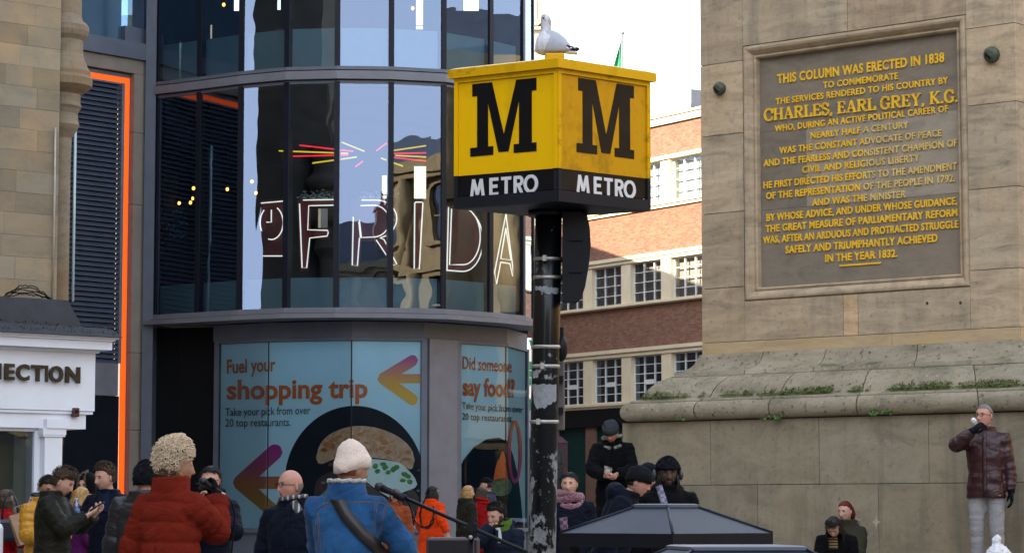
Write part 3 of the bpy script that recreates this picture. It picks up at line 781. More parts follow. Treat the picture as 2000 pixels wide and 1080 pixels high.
# lead roof
b = MB()
kr = kc+.2; zr0 = zc0+.004
def rp(k,z,o): return SP.w(k,z,o)
z1_ = sk(100,640)[1]; z2_ = sk(100,583)[1]; kr2 = sk(166,620)[0]; kr3 = sk(140,585)[0]
b.hexa([rp(kc-9,zr0,.34),rp(kc+.3,zr0,.34),rp(kc+.3,zr0,-1.6),rp(kc-9,zr0,-1.6),rp(kc-9,zr0+.14,.22),rp(kc+.12,zr0+.14,.22),rp(kc+.12,zr0+.14,-1.6),rp(kc-9,zr0+.14,-1.6)])
b.build('lead_flashing', M['lead'], shop)
b = MB(); b.hexa([rp(kc-9,zr0+.142,-.05),rp(kr2,zr0+.142,-.05),rp(kr2,zr0+.142,-.5),rp(kc-9,zr0+.142,-.5),rp(kc-9,z2_,-.12),rp(kr3,z2_,-.12),rp(kr3,z2_,-.5),rp(kc-9,z2_,-.5)])
b.build('lead_parapet', M['lead'], shop)
b = MB(); rnd = random.Random(8)
for i in range(900):
    k = rnd.uniform(kc-2.2,kc+.28); o = .2+rnd.uniform(-.04,.16); z = zr0+.05+rnd.random()**2*.14
    p = SP.w(k,z,min(o,.36-.1*(z-zr0)/.14)); s_=rnd.uniform(.008,.025)
    b.add([p+Vector((rnd.uniform(-s_,s_),rnd.uniform(-s_,s_),rnd.uniform(-s_,s_))) for _ in range(3)],[(0,1,2)])
b.build('moss_fringe', pm('dry_moss',(.025,.022,.018),.9,.4,20,0), shop).__setitem__('kind','stuff')
# tangled cable on the parapet
b = MB()
for j in range(5):
    pth=[]
    for i in range(24):
        f=i/23; u=15+100*f+rnd.uniform(-2,2); v=582-math.sin(f*math.pi)*(10+4*j)+rnd.uniform(-2,2)
        pth.append(SP.pix(u,v,-.3+.02*j))
    b.tube(pth,.009,5)
tag(b.build('tangled_cable', M['black']), 'tangled black cables lying on the lead parapet above the white shop', 'cable')
b = MB(); SPO=VPlane(sb,sa,OFFS+.035); b.tube([SPO.pix(108,250),SPO.pix(106,400),SPO.pix(102,590)],.016,6); tag(b.build('downpipe', pm('pale_pipe',(.35,.33,.28),.5)),'thin pale pipe running down the corner of the sandstone wall','pipe')
# raised letters
lt_ = thing('shop_lettering','bronze raised shop name letters on the white fascia','sign lettering',SP.pix(80,745,.02))
M['bronze'] = pm('bronze_letter', (.05,.042,.028), .35, .2, 4, 0, metal=.6)
word = 'NECTION'; ends = [(-34,-2),(5,24),(28,53),(57,82),(85,89),(92,119),(124,152)]
M['letter_side'] = M['bronze']
for ch,(u0,u1) in zip(word,ends):
    vs,fs,wd = text2d(ch,.035,1.0,.5)
    vb = 740+(u0/158.)*8; cap = 29+ (0 if u0<100 else 0)
    vmin = vs[:,1].min() if False else 0
    k0_,zb0 = SP.hit(u0,vb); k1_,zb1 = SP.hit(u1,vb+.05*(u1-u0)); _,zt0 = SP.hit(u0,vb-cap)
    b = MB(); vv=[]
    for x,y,z in vs: vv.append(SP.w(k0_+(k1_-k0_)*x/wd, zb0+(zb1-zb0)*x/wd+(zt0-zb0)*y/capheight(), .035+(z+.5)*.045))
    b.add(vv,fs); b.build('letter', M['bronze'], lt_)

# ------------------------------------------------------------------ brick building
ba = Vector((xat(1250,85,700),85)); bb = Vector((xat(1370,82.15,700),82.15))
BP = VPlane(ba, bb)
def bk(u,v): return BP.hit(u,v)
def bz(v): return bk(1250,v)[1]
M['brick_red'] = brick_mat('red_brick', (.15,.066,.042), (.23,.112,.066), (.18,.115,.08))
brk = thing('brick_building', 'long red brick building with cream window bands and white grid windows', 'building', BP.w(0,0))
def brick_panel(name, k0, k1, z0, z1, mat='brick_red'):
    b = MB(); b.wbox(BP,k0,k1,z0,z1,-.4,0); o = b.build(name, M[mat], brk)
    me = o.data; uv = me.uv_layers.new(name='UVMap')
    for p in me.polygons:
        for li in p.loop_indices:
            co = me.vertices[me.loops[li].vertex_index].co
            q = Vector((co.x,co.y))
            uv.data[li].uv = (q.dot(BP.t), co.z)
    return o
kA = bk(1157,550)[0]; kB = bk(1233,550)[0]; kC = bk(1311,550)[0]
pitchB = (kC-kA)/2; ww = bk(1214,550)[0]-kA
K0, K1 = kA-3.5*pitchB, kA+9*pitchB
zr = bz(240); Zb = {n: bz(v) for n,v in dict(c3t=315,w3t=322,w3b=402,c3b=414,c2t=498,w2t=512,w2b=590,c2b=598,c1t=679,w1t=694,w1b=783,c1b=794).items()}
brick_panel('brick_wall',K0,K1,Zb['c3t'],zr-.25); brick_panel('brick_wall',K0,K1,Zb['c2t'],Zb['c3b']); brick_panel('brick_wall',K0,K1,Zb['c1t'],Zb['c2b'])
b = MB(); b.wbox(BP,K0,K1,zr-.25,zr-.02,-.6,.12); b.wbox(BP,K0,K1,zr-.018,zr+.06,-.6,.2); b.build('coping', M['cream'], brk)
M['winpane_lo'] = glass_mat('window_glass_low',.16,(.35,.5,.55)); 
M['blind'] = pm('mauve_blind',(.30,.235,.215),.8,.1,.7,0)
M['curtain'] = pm('net_curtain',(.45,.45,.45),.8,.15,3,0)
M['room'] = pm('dim_room',(.02,.035,.045),.8,.5,.5,0)
for row,(ct,wt,wb,cb) in enumerate((('c3t','w3t','w3b','c3b'),('c2t','w2t','w2b','c2b'),('c1t','w1t','w1b','c1b'))):
    ct,wt,wb,cb = Zb[ct],Zb[wt],Zb[wb],Zb[cb]
    b = MB(); b.wbox(BP,K0,K1,wt,ct-.004,-.35,.06); b.wbox(BP,K0,K1,ct-.12,ct-.002,-.3,.12); b.build('lintel_band', M['cream'], brk)
    b = MB(); b.wbox(BP,K0,K1,cb+.004,wb,-.35,.1); b.wbox(BP,K0,K1,wb-.1,wb-.02,-.3,.17); b.build('sill_band', M['cream'], brk)
    for i in range(-3,9):
        k0 = kA+i*pitchB; k1 = k0+ww
        b = MB(); b.wbox(BP,k1,k0+pitchB,wb+.002,wt-.002,-.35,.02); b.build('pier', M['cream'], brk)
        if i > 4: continue
        f = MB(); nr_ = 4 if row < 2 else 5
        for q in range(4):
            x = k0+ww*q/3; w_ = .035 if q in (0,3) else .018
            f.wbox(BP,max(k0,x-w_),min(k1,x+w_),wb+.004,wt-.004,-.2,-.12)
        for q in range(nr_+1):
            z = wb+(wt-wb)*q/nr_; h_ = .035 if q in (0,nr_) else .012
            f.wbox(BP,k0+.03,k1-.03,max(wb+.004,z-h_),min(wt-.004,z+h_),-.195,-.125)
        if row == 2: z = wb+(wt-wb)*2/5; f.wbox(BP,k0+ww/3+.033,k0+2*ww/3-.033,z-.05,z+.1,-.19,-.115)
        fo = f.build('window', M['whiteframe'], brk)
        p = MB(); p.add([BP.w(k0,wb,-.165),BP.w(k1,wb,-.165),BP.w(k1,wt,-.165),BP.w(k0,wt,-.165)],[(0,1,2,3)]); p.build('pane', M['winpane_lo'] if row == 2 else M['clear'], fo)
        c = MB(); c.wbox(BP,k0,k1,wb,wt,-.5,-.34); c.build('blind' if row else 'curtain', (M['curtain'],M['blind'],M['room'])[row], fo)
# green shop front below
zs = Zb['c1b']
b = MB(); b.wbox(BP,K0,K1,zs-.6,zs,-.3,.08); b.build('shop_fascia', M['black'], brk)
b = MB(); b.wbox(BP,K0,K1,1.0,zs-.604,-.4,-.1); b.build('shop_panel', M['green'], brk)
for i in range(-3,9):
    k0 = kA+ww+.1+i*pitchB
    b = MB(); b.wbox(BP,k0,k0+.55,0,zs-.604,-.3,.0); b.build('shop_post', M['brown'], brk)
b = MB(); b.wbox(BP,K0,K1,0,.98,-.4,-.05); b.build('stall_riser', M['brown'], brk)
b = MB(); b.wbox(BP,K0,K1,.985,1.1,-.35,.05); b.build('shop_sill', M['whiteframe'], brk)
b = MB(); b.wbox(BP,K0,K1,0,zr-.3,-11,-.52); b.build('core', M['dark'], brk)
# little vent on the parapet and roof plant
ku,_ = bk(1302,235)
b = MB(); b.wbox(BP,ku-.35,ku+.3,bk(1302,245)[1],bk(1302,228)[1],-.05,.02); tag(b.build('wall_vent', pm('vent_brown',(.10,.05,.035),.7)), 'small dark brown vent below the coping of the brick building', 'vent')
def plant(u0,v0,u1,v1,label):
    kA_,zA_ = bk(u0,v0); kB_,zB_ = bk(u1,v1)
    t = thing('roof_equipment',label,'roof equipment',BP.w((kA_+kB_)/2,zr+.06,-1.5),'grey rooftop plant on the brick building')
    b = MB(); b.wbox(BP,kA_,kB_,zA_,zA_+.25,-2,-1); b.build('casing', M['steel_lt'], t)
    b = MB(); b.wbox(BP,kA_+.2*(kB_-kA_),kA_+.7*(kB_-kA_),zA_+.25,zA_+.8,-1.8,-1.2); b.build('hood', M['steel_lt'], t)
    for f in (.1,.5,.9):
        b = MB(); b.tube([BP.w(kA_+f*(kB_-kA_),zr-.1,-1.5),BP.w(kA_+f*(kB_-kA_),zA_+.02,-1.5)],.06,6); b.build('leg', M['steel'], t)
plant(1274,219,1302,219,'low grey rooftop unit beside the metro sign'); plant(1340,198,1372,198,'taller grey rooftop hood beside the monument')
# flag
fp = pt(1216,128,100)
t = thing('flagpole','thin grey flagpole flying a furled green flag above the brick building','flag',(fp.x,fp.y,zr-1))
b = MB(); b.tube([(fp.x,fp.y,zr-6),(fp.x,fp.y,zat(66,100))],[.06,.045],8); b.ellip((fp.x,fp.y,zat(65,100)),(.08,.08,.08),8); b.build('pole', M['steel_lt'], t)
b = MB(); rows=[]
za,zb2 = zat(74,100),zat(133,100)
for i in range(13):
    f=i/12; z=za+(zb2-za)*f; wdt=.05+.28*f
    rows.append([(fp.x-.05-wdt*j/8, fp.y+.12*math.sin(j*1.2+f*2)*(j/8), z-.25*(1-f)*j/8) for j in range(9)])
b.loft(rows,False,0,False,True); b.build('flag_cloth', pm('flag_green',(.03,.28,.11),.7,.2,6,0), t)
# far cream building behind the glass corner
xa, xb = xat(985,120,60), xat(1060,120,60)
fb = thing('cream_building','far cream classical building seen behind the gull and the glass corner','building',(xa,120,0))
b = MB(); b.box((xa-8,120,0),(xb,128,zat(-60,120))); b.build('wall', M['cream'], fb)
b = MB()
for v in (52,60,-20,-28): b.box((xa-8,119.7,zat(v,120)),(xb+.12,119.998,zat(v,120)+.12))
b.build('cornice', M['cream'], fb)
for uu in (1036,):
    for v0,v1 in ((78,100),(0,40)):
        b = MB(); b.box((xat(uu,120,60)-.0,119.9,zat(v1,120)),(xat(uu+12,120,60),119.997,zat(v0,120))); f_=b.build('window', M['whiteframe'], fb)
        b = MB(); b.box((xat(uu,120,60)+.06,119.88,zat(v1,120)+.08),(xat(uu+12,120,60)-.06,119.895,zat(v0,120)-.08)); b.build('pane', M['curtain'], f_)
# green and white banner sign between the glass corner and the pole
bs = pt(1037,760,70)
t = thing('banner_sign','tall white and green banner sign behind the black pole','sign',(bs.x,70,0))
b = MB(); b.box((bs.x-.16,69.96,zat(855,70)),(bs.x+.35,70.04,zat(660,70))); b.build('board', M['whiteframe'], t)
M['signgreen'] = pm('sign_green',(.01,.2,.09),.5,.1,3,0)
b = MB()
for v0,v1,c0,c1 in ((706,722,-.1,.02),(724,736,-.15,.3),(738,752,-.12,.0),(778,800,-.03,.2)):
    b.box((bs.x+c0,69.94,zat(v1,70)),(bs.x+c1,69.955,zat(v0,70)))
b.add([(bs.x-.06,69.945,zat(664,70)),(bs.x+.02,69.945,zat(664,70)),(bs.x+.12,69.945,zat(685,70)),(bs.x+.04,69.945,zat(685,70))],[(3,2,1,0)])
b.build('green_marks', M['signgreen'], t)
b = MB(); b.box((bs.x-.2,69.9,0),(bs.x-.06,70.2,zat(778,70))); b.box((bs.x+.2,69.9,0),(bs.x+.34,70.2,zat(790,70))); b.build('post', M['black'], t)
# phone box behind the pole
pb = pt(1092,900,60)
t = thing('telephone_kiosk','dark maroon telephone kiosk behind the scarved woman and the pole','kiosk',(pb.x,60,0))
zt2 = zat(852,60)
b = MB(); b.box((pb.x-.45,60,0),(pb.x-.36,60.9,zt2-.3)); b.box((pb.x+.1,60,0),(pb.x+.2,60.9,zt2-.3)); b.box((pb.x-.45,60.0,zt2-.3),(pb.x+.2,60.9,zt2-.15))
M['maroon'] = pm('maroon_paint',(.055,.012,.018),.5,.25,4,0)
b.build('frame', M['maroon'], t)
b = MB(); b.hexa([(pb.x-.47,59.98,zt2-.148),(pb.x+.22,59.98,zt2-.148),(pb.x+.22,60.92,zt2-.148),(pb.x-.47,60.92,zt2-.148),(pb.x-.35,60.1,zt2+.0),(pb.x+.06,60.1,zt2+.0),(pb.x+.06,60.8,zt2+.0),(pb.x-.35,60.8,zt2+.0)]); b.build('roof', M['maroon'], t)
b = MB()
for k in range(9): b.box((pb.x-.36,60.02,.3+k*.24),(pb.x+.1,60.05,.34+k*.24))
b.build('glazing_bar', M['maroon'], t)
b = MB(); b.box((pb.x-.36,60.06,.1),(pb.x+.1,60.08,zt2-.3)); b.build('pane', M['winpane_lo'], t)
# ------------------------------------------------------------------ the monument
WA = Vector((xat(1930,27.6,950),27.6)); WB = Vector((xat(1210,30.85,950),30.85))
WPl = VPlane(WB, WA)                    # dado wall plane, left to right
SET = .60
PP = VPlane(WB, WA, -SET)               # pedestal face, set back
kl = PP.hit(1370,400)[0]; krr = PP.hit(1988,400)[0]
PW = krr-kl
mon = thing('monument', 'weathered sandstone monument pedestal with moulded mossy base and gilded inscription panel', 'monument', PP.w(kl,0))
def pz(u,v): return PP.hit(u,v)[1]
M['mstone'] = block_stone('streaked_sandstone',(.405,.315,.205),.42,(.7,.7,3.4),(.44,.32,.19),.88,.5,(.14,.122,.105),.9,.75)
M['mstone_g'] = block_stone('green_grey_sandstone',(.265,.225,.155),.34,(.8,.8,1.5),(.28,.225,.14),.9,.5,(.10,.094,.07),.85,.7)
M['band_st'] = block_stone('sandy_band_stone',(.44,.33,.19),.25,(.7,.7,3.5),(.5,.33,.15),.85,.4,(.25,.2,.14),.5)
zj = [pz(1950,v) for v in (640,525,366,201,49,-110,-280,-420)]
# plaque placement in wall coordinates
pk0,_ = PP.hit(1452,330); pk1,_ = PP.hit(1891,300)
pzt = (pz(1452,88)+pz(1890,30))/2; pzb = (pz(1454,590)+pz(1893,559))/2
kv1 = PP.hit(1655,20)[0]; ks0 = PP.hit(1647,620)[0]; ks1_ = PP.hit(1676,620)[0]
joints = [[ks0,ks1_],[],[],[],[kv1],[kl+1.2,kl+3.1],[kv1]]
b = MB(); rnd = random.Random(21)
for ci,(z0,z1) in enumerate(zip(zj[:-1],zj[1:])):
    cuts = [kl]+joints[ci]+[krr]
    for a,c in zip(cuts[:-1],cuts[1:]):
        segs=[(a,c,z0,z1)]
        # leave the plaque opening free
        out=[]
        for (x0,x1,y0,y1) in segs:
            if y1 <= pzb or y0 >= pzt or x1 <= pk0 or x0 >= pk1: out.append((x0,x1,y0,y1)); continue
            if x0 < pk0: out.append((x0,pk0,y0,y1))
            if x1 > pk1: out.append((pk1,x1,y0,y1))
            xm0,xm1=max(x0,pk0),min(x1,pk1)
            if y0 < pzb: out.append((xm0,xm1,y0,pzb))
            if y1 > pzt: out.append((xm0,xm1,pzt,y1))
        for (x0,x1,y0,y1) in out:
            s_=rnd.uniform(.9,1.1); wv=rnd.uniform(-.03,.04)
            g_=.004
            isstrip = ci == 0 and abs(x0-ks0) < .01
            if isstrip: s_,wv = 1.2,.12
            b.wbox(PP,x0+(g_ if x0 > kl+.01 and x0 != pk1 else 0),x1-(g_ if x1 < krr-.01 and x1 != pk0 else 0),y0+(g_ if y0 == z0 else 0),y1-(g_ if y1 == z1 else 0),-.35,0,0,(s_*(1+wv),s_,s_*(1-wv)))
b.build('pedestal_face', M['mstone'], mon)
# the right hand return and the core
b = MB(); b.wbox(PP,kl+.01,krr-.36,0.5,zj[-1],-PW,-.36); b.build('core', M['mstone_g'], mon)
RP = VPlane(PP.w(krr,0).xy, (PP.w(krr,0)-Vector((PP.n.x,PP.n.y,0))*PW).xy)
b = MB()
for z0,z1 in zip(zj[:-1],zj[1:]):
    s_=rnd.uniform(.9,1.05); b.wbox(RP,.352,PW*.5,z0+.004,z1-.004,-.35,-.0,0,(s_,s_,s_)); b.wbox(RP,PW*.5+.006,PW,z0+.004,z1-.004,-.35,-.0,0,(s_,s_*.98,s_*.97))
b.build('side_face', M['mstone'], mon)
# moulded base: profile swept round the rectangle with mitred corners
def sweep(prof, name, mat, nseg=1, shades=None, k0=None, k1=None):
    K0_,K1_ = kl,krr
    cuts = [0,1] if shades is None else shades
    b = MB()
    rings=[]
    for e,z in prof:
        rings.append([PP.w(K0_-e,z,e),PP.w(K1_+e,z,e),PP.w(K1_+e,z,-PW-e),PP.w(K0_-e,z,-PW-e)])
    # each side split into stones
    rr=random.Random(len(prof)*13)
    for side in range(4):
        L=PW; cut=[0.0]; x=rr.uniform(.7,1.2)
        while x < L-.5: cut.append(x); x+=rr.uniform(.75,1.25)
        cut.append(L)
        for a,c in zip(cut[:-1],cut[1:]):
            s_=rr.uniform(.9,1.1); g_=.004
            fa=(a+(g_ if a>0 else 0))/L; fc=(c-(g_ if c<L else 0))/L
            A=[Vector(r[side]).lerp(Vector(r[(side+1)%4]), fa) for r in rings]; C=[Vector(r[side]).lerp(Vector(r[(side+1)%4]), fc) for r in rings]
            # keep mitre ends exact and inner joints square
            n=len(A); b.add(A+C,[(i,n+i,n+i+1,i+1) for i in range(n-1)],0,(s_,s_,s_*.97),True)
            if a>0: pass
    return b.build(name, mat, mon)
zu = lambda v: CAMZ+ray(1300,v)[1]*30.5
zband0, zband1 = pz(1680,681), pz(1680,655)
prof_b = [(.0,zj[0]+.0),(.012,zj[0]-.002),(.012,pz(1680,676)),(.0,pz(1680,678))]
b = MB(); s_=[0,PW*.62,PW]
for a,c in zip(s_[:-1],s_[1:]): b.wbox(PP,kl+a+.003,kl+c-.003,pz(1680,678),zj[0]-.003,-.3,.008,0,(1,1,1))
b.wbox(PP,kl+.003,kl+.07,pz(1680,678),zj[0]-.003,-.29,.0082,0,(.95,.95,.95))
b.wbox(RP,.01,PW,pz(1680,678),zj[0]-.003,-.3,.008,0,(1,1,1))
b.build('sandy_band', M['band_st'], mon)
zt0 = pz(1680,678)
def smooth(p0,p1,bulge,n=8):
    (e0,z0),(e1,z1)=p0,p1; out=[]
    for i in range(n+1):
        f=i/n; e=e0+(e1-e0)*f; z=z0+(z1-z0)*f; s_=math.sin(math.pi*f)*bulge
        out.append((e+s_*.7,z+s_*.7))
    return out
t = M['mstone_g']
m2 = NT('mossy_sandstone')
def mossy():
    v = m2.coords(); a = m2.noise(m2.coords((.8,.8,1.8)),2.2,8,.68,.5); c = m2.noise(v,16,6,.7)
    base = m2.ramp(a,[(.3,(.16,.14,.10)),(.5,(.265,.23,.165)),(.72,(.34,.295,.22))])
    base = m2.mix(m2.math('MULTIPLY',m2.ramp(c,[(.57,0),(.66,1)]),.9), base, (.05,.048,.03))
    lich = m2.ramp(m2.noise(v,22,3,.5),[(.66,0),(.7,1)]); base = m2.mix(m2.math('MULTIPLY',lich,.5),base,(.42,.42,.38))
    geo = m2.node('ShaderNodeNewGeometry'); nz = m2.sep(geo.outputs['Normal'])[2]
    ms = m2.math('MULTIPLY', m2.ramp(m2.noise(v,3.2,7,.72),[(.50,0),(.60,1)]), m2.ramp(nz,[(.80,0),(.97,1)]))
    base = m2.mix(ms, base, (.055,.085,.015))
    base = m2.mix(1.0, base, m2.attr('blk'), 'MULTIPLY')
    m2.link(base, m2.b.inputs['Base Color']); m2.b.inputs['Roughness'].default_value=.92
    m2.b.inputs['Specular IOR Level'].default_value=.2
    m2.bump(m2.math('ADD',m2.math('MULTIPLY',c,.7),a),.55,.015)
mossy(); M['mossy']=m2.mat
p_top = [(.0,zt0),(.02,zt0-.003)]+smooth((.03,zt0-.01),(.235,zu(726)),-.05)+[(.245,zu(727)),(.245,zu(733)),(.27,zu(734))]
sweep(p_top,'upper_cavetto',M['mossy'])
p_mid = [(.262,zu(734)),(.285,zu(735.5))]+[(.285+ (.245)*f + .03*math.sin(math.pi*f), zu(735.5)+(zu(777)-zu(735.5))*(f**1.25)) for f in [i/10 for i in range(11)]]+[(.535,zu(779)),(.60,zu(781)),(.625,zu(783)),(.625,zu(786))]
sweep(p_mid,'mossy_ogee',M['mossy'])
zt_a,zt_b = zu(786.5),zu(822); rt=(zt_a-zt_b)/2
p_tor=[(.58,zt_a+.0)]+[(.63+rt*.75*math.cos(a),(zt_a+zt_b)/2+rt*math.sin(a)) for a in [math.pi/2-math.pi*i/14 for i in range(15)]]+[(.5,zt_b-.004)]
sweep(p_tor,'torus_moulding',M['mossy'])
# dado wall: big blocks
zd=[.6, WPl.hit(1640,944.5)[1], zt_b-.012]
jl = [[WPl.hit(u,1000)[0] for u in (1480,1716,2140)],[WPl.hit(u,880)[0] for u in (1388,1600,1814,2010,2230)]]
kd0=WPl.hit(1216,900)[0]; kd1=kd0+PW+1.2
b = MB(); stone_wall(b,WPl,kd0,kd1,zd,31,(1,2),0.0,.4,.0035,(.92,1.06),jl,.03); b.build('dado_wall', M['mstone_g'], mon)
b = MB(); b.wbox(WPl,kd0+.003,kd1-.003,0,zd[2],-PW-1.15,-.41); b.build('dado_core', M['mstone_g'], mon)
b = MB()
for (u0,u1,z0,z1) in ((1370,2300,.0,.6),):
    b.wbox(WPl,kd0-.9,kd1+1.2,.0,.6,-PW-2.0,.95); b.wbox(WPl,kd0-1.4,kd1+1.7,0,.45,-PW-2.5,1.45); b.wbox(WPl,kd0-1.9,kd1+2.2,0,.22,-PW-3,1.95)
b.build('steps', M['mstone_g'], mon)
# mortar patch shaped like a star
ks_,zs_ = WPl.hit(1712,1019)
b = MB(); pts=[]
for i in range(16):
    a=2*math.pi*i/16; r_=.075 if i%4==0 else .035
    pts.append(WPl.w(ks_+r_*math.cos(a)*.8,zs_+r_*math.sin(a)*1.15,.009))
b.add(pts,[tuple(range(16))]); b.build('mortar_patch', pm('pale_mortar',(.38,.33,.24),.9,.1,8,.1), mon)
# repair stone on the torus
for u,v,w_ in ((1725,779,.13),(1960,771,.2)):
    k_,z_=WPl.hit(u,v); 
    b = MB(); b.wbox(WPl,k_-w_,k_+w_,zt_a-.085,zt_a-.006,-.05,rt*.42); b.build('repair_stone', M['band_st'] if u>1e9 else pm('repair_stone_%d'%u,(.3,.275,.21),.9,.15,8,.3), mon, bevel=.02)
# upper pedestal cornice and column shaft (above the frame, seen in reflections)
ztp=zj[-1]
b = MB()
for e0,e1,z0,z1 in ((.0,.25,0,.25),(.25,.45,.25,.4),(.45,.45,.4,.7)):
    b.loft([[PP.w(kl-e,ztp+z,e),PP.w(krr+e,ztp+z,e),PP.w(krr+e,ztp+z,-PW-e),PP.w(kl-e,ztp+z,-PW-e)] for e,z in ((e0,z0),(e1,z1))],True,0,True,False)
b.build('cornice', M['mstone'], mon)
cc=(PP.w(kl,0)+PP.w(krr,0,-PW))/2
b = MB(); n_=40; rings=[]
for z,rr_ in ((ztp+.7,1.5),(ztp+1.1,1.35),(ztp+1.3,1.25),(ztp+12,1.15),(ztp+24,1.0)):
    rings.append([(cc.x+rr_*(1-.05*(k%2))*math.cos(2*math.pi*k/n_),cc.y+rr_*(1-.05*(k%2))*math.sin(2*math.pi*k/n_),z) for k in range(n_)])
b.loft(rings,True,0,True,False); b.build('column_shaft', M['mstone'], mon)
# ---- inscription panel
pq = thing('inscription_panel','recessed grey stone panel with raised gold inscription in a moulded frame','plaque',PP.w((pk0+pk1)/2,pzb))
def prect(m_,o): return [PP.w(pk0+m_,pzb+m_,o),PP.w(pk1-m_,pzb+m_,o),PP.w(pk1-m_,pzt-m_,o),PP.w(pk0+m_,pzt-m_,o)]
b = MB(); fr=[(0.0,-.1),(.002,-.02),(.012,-.008),(.02,.012),(.045,.015),(.07,.005),(.10,-.03),(.118,-.06),(.125,-.062),(.127,-.05),(.145,-.045),(.158,-.06),(.162,-.15)]
b.loft([prect(m_,o) for m_,o in fr],False,0,True,False); b.build('frame', M['mstone'] , pq)
for po in list(pq.children): 
    if 'blk' not in po.data.color_attributes:
        at=po.data.color_attributes.new('blk','FLOAT_COLOR','CORNER'); at.data.foreach_set('color',[1.0]*4*len(po.data.loops))
M['panel'] = block_stone('panel_stone',(.20,.166,.122),.28,(1.2,1.2,3.0),(.24,.195,.14),.8,.3,(.12,.11,.1),.5)
PI_=VPlane(PP.w(kl,0,-.123).xy,PP.w(krr,0,-.123).xy)
zpj=[pzb+.14]+[z for z in zj if pzb+.25 < z < pzt-.25]+[pzt-.14]
b = MB()
for z0,z1 in zip(zpj[:-1],zpj[1:]):
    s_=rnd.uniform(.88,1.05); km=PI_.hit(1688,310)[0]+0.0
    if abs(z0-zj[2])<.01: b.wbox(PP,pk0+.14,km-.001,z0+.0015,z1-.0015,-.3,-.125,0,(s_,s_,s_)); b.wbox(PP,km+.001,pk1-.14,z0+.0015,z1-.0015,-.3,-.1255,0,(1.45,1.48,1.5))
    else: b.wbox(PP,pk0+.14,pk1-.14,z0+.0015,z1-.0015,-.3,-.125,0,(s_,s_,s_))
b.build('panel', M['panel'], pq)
M['gold'] = pm('gold_leaf',(.80,.47,.03),.45,.15,9,.15,60,metal=.05,spec=.35)
LIN=[('THIS COLUMN WAS ERECTED IN 1838',1518.7,160,1845,125.4,17,.028),('TO COMMEMORATE',1608.4,171.7,1755,156.5,12,.02),('THE SERVICES RENDERED TO HIS COUNTRY BY',1515.8,201.6,1852.8,166.3,11.5,.02),
('WHO, DURING AN ACTIVE POLITICAL CAREER OF',1514,255.7,1852.5,220.5,11.5,.02),('NEARLY HALF A CENTURY',1584,270,1775,251,11.5,.02),('WAS THE CONSTANT ADVOCATE OF PEACE',1523,299,1840,267.7,12,.02),
('AND THE FEARLESS AND CONSISTENT CHAMPION OF',1492,323.5,1875.5,288,12.3,.022),('CIVIL AND RELIGIOUS LIBERTY',1567.8,337,1797,316,12.3,.022),('HE FIRST DIRECTED HIS EFFORTS TO THE AMENDMENT',1492,365.7,1875.5,334,12.5,.025),
('OF THE REPRESENTATION OF THE PEOPLE IN 1792.',1497,386.8,1871.4,357,12.5,.025),('AND WAS THE MINISTER',1586.7,401,1770,386.8,12.5,.025),('BY WHOSE ADVICE, AND UNDER WHOSE GUIDANCE,',1498,431,1875.5,400,13,.028),
('THE GREAT MEASURE OF PARLIAMENTARY REFORM',1496,451.7,1876,424,13,.028),('WAS, AFTER AN ARDUOUS AND PROTRACTED STRUGGLE',1491,473.7,1877.7,446.6,13,.028),('SAFELY AND TRIUMPHANTLY ACHIEVED',1535,492.6,1832,474,13.5,.03),('IN THE YEAR 1832.',1612.5,510.6,1753.6,502.7,14,.03)]
def line3d(body,u0,v0,u1,v1,cap,bold):
    vs,fs,wd=text2d(body,bold,1.06,.5)
    if u1>1868: u1-=5
    ka,za=PI_.hit(u0,v0); kb_,zb_=PI_.hit(u1,v1); zc_=PI_.hit(u0,v0-cap)[1]
    b=MB(); z0=(za+zb_)/2 if abs(za-zb_)<.06 else za; z1=z0 if abs(za-zb_)<.06 else zb_
    b.add([PI_.w(ka+(kb_-ka)*x/wd, z0+(z1-z0)*x/wd+(zc_-za)*y/capheight(), (z+.5)*.012) for x,y,z in vs],fs)
    return b
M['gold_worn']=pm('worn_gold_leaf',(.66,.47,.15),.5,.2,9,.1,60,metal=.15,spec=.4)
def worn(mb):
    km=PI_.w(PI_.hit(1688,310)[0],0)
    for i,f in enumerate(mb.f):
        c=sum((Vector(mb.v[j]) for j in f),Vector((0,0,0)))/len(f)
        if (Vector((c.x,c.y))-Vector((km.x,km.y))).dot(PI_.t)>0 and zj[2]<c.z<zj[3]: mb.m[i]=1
for l in LIN:
    mb_=line3d(*l); worn(mb_); mb_.build('inscription_line',[M['gold'],M['gold_worn']],pq)
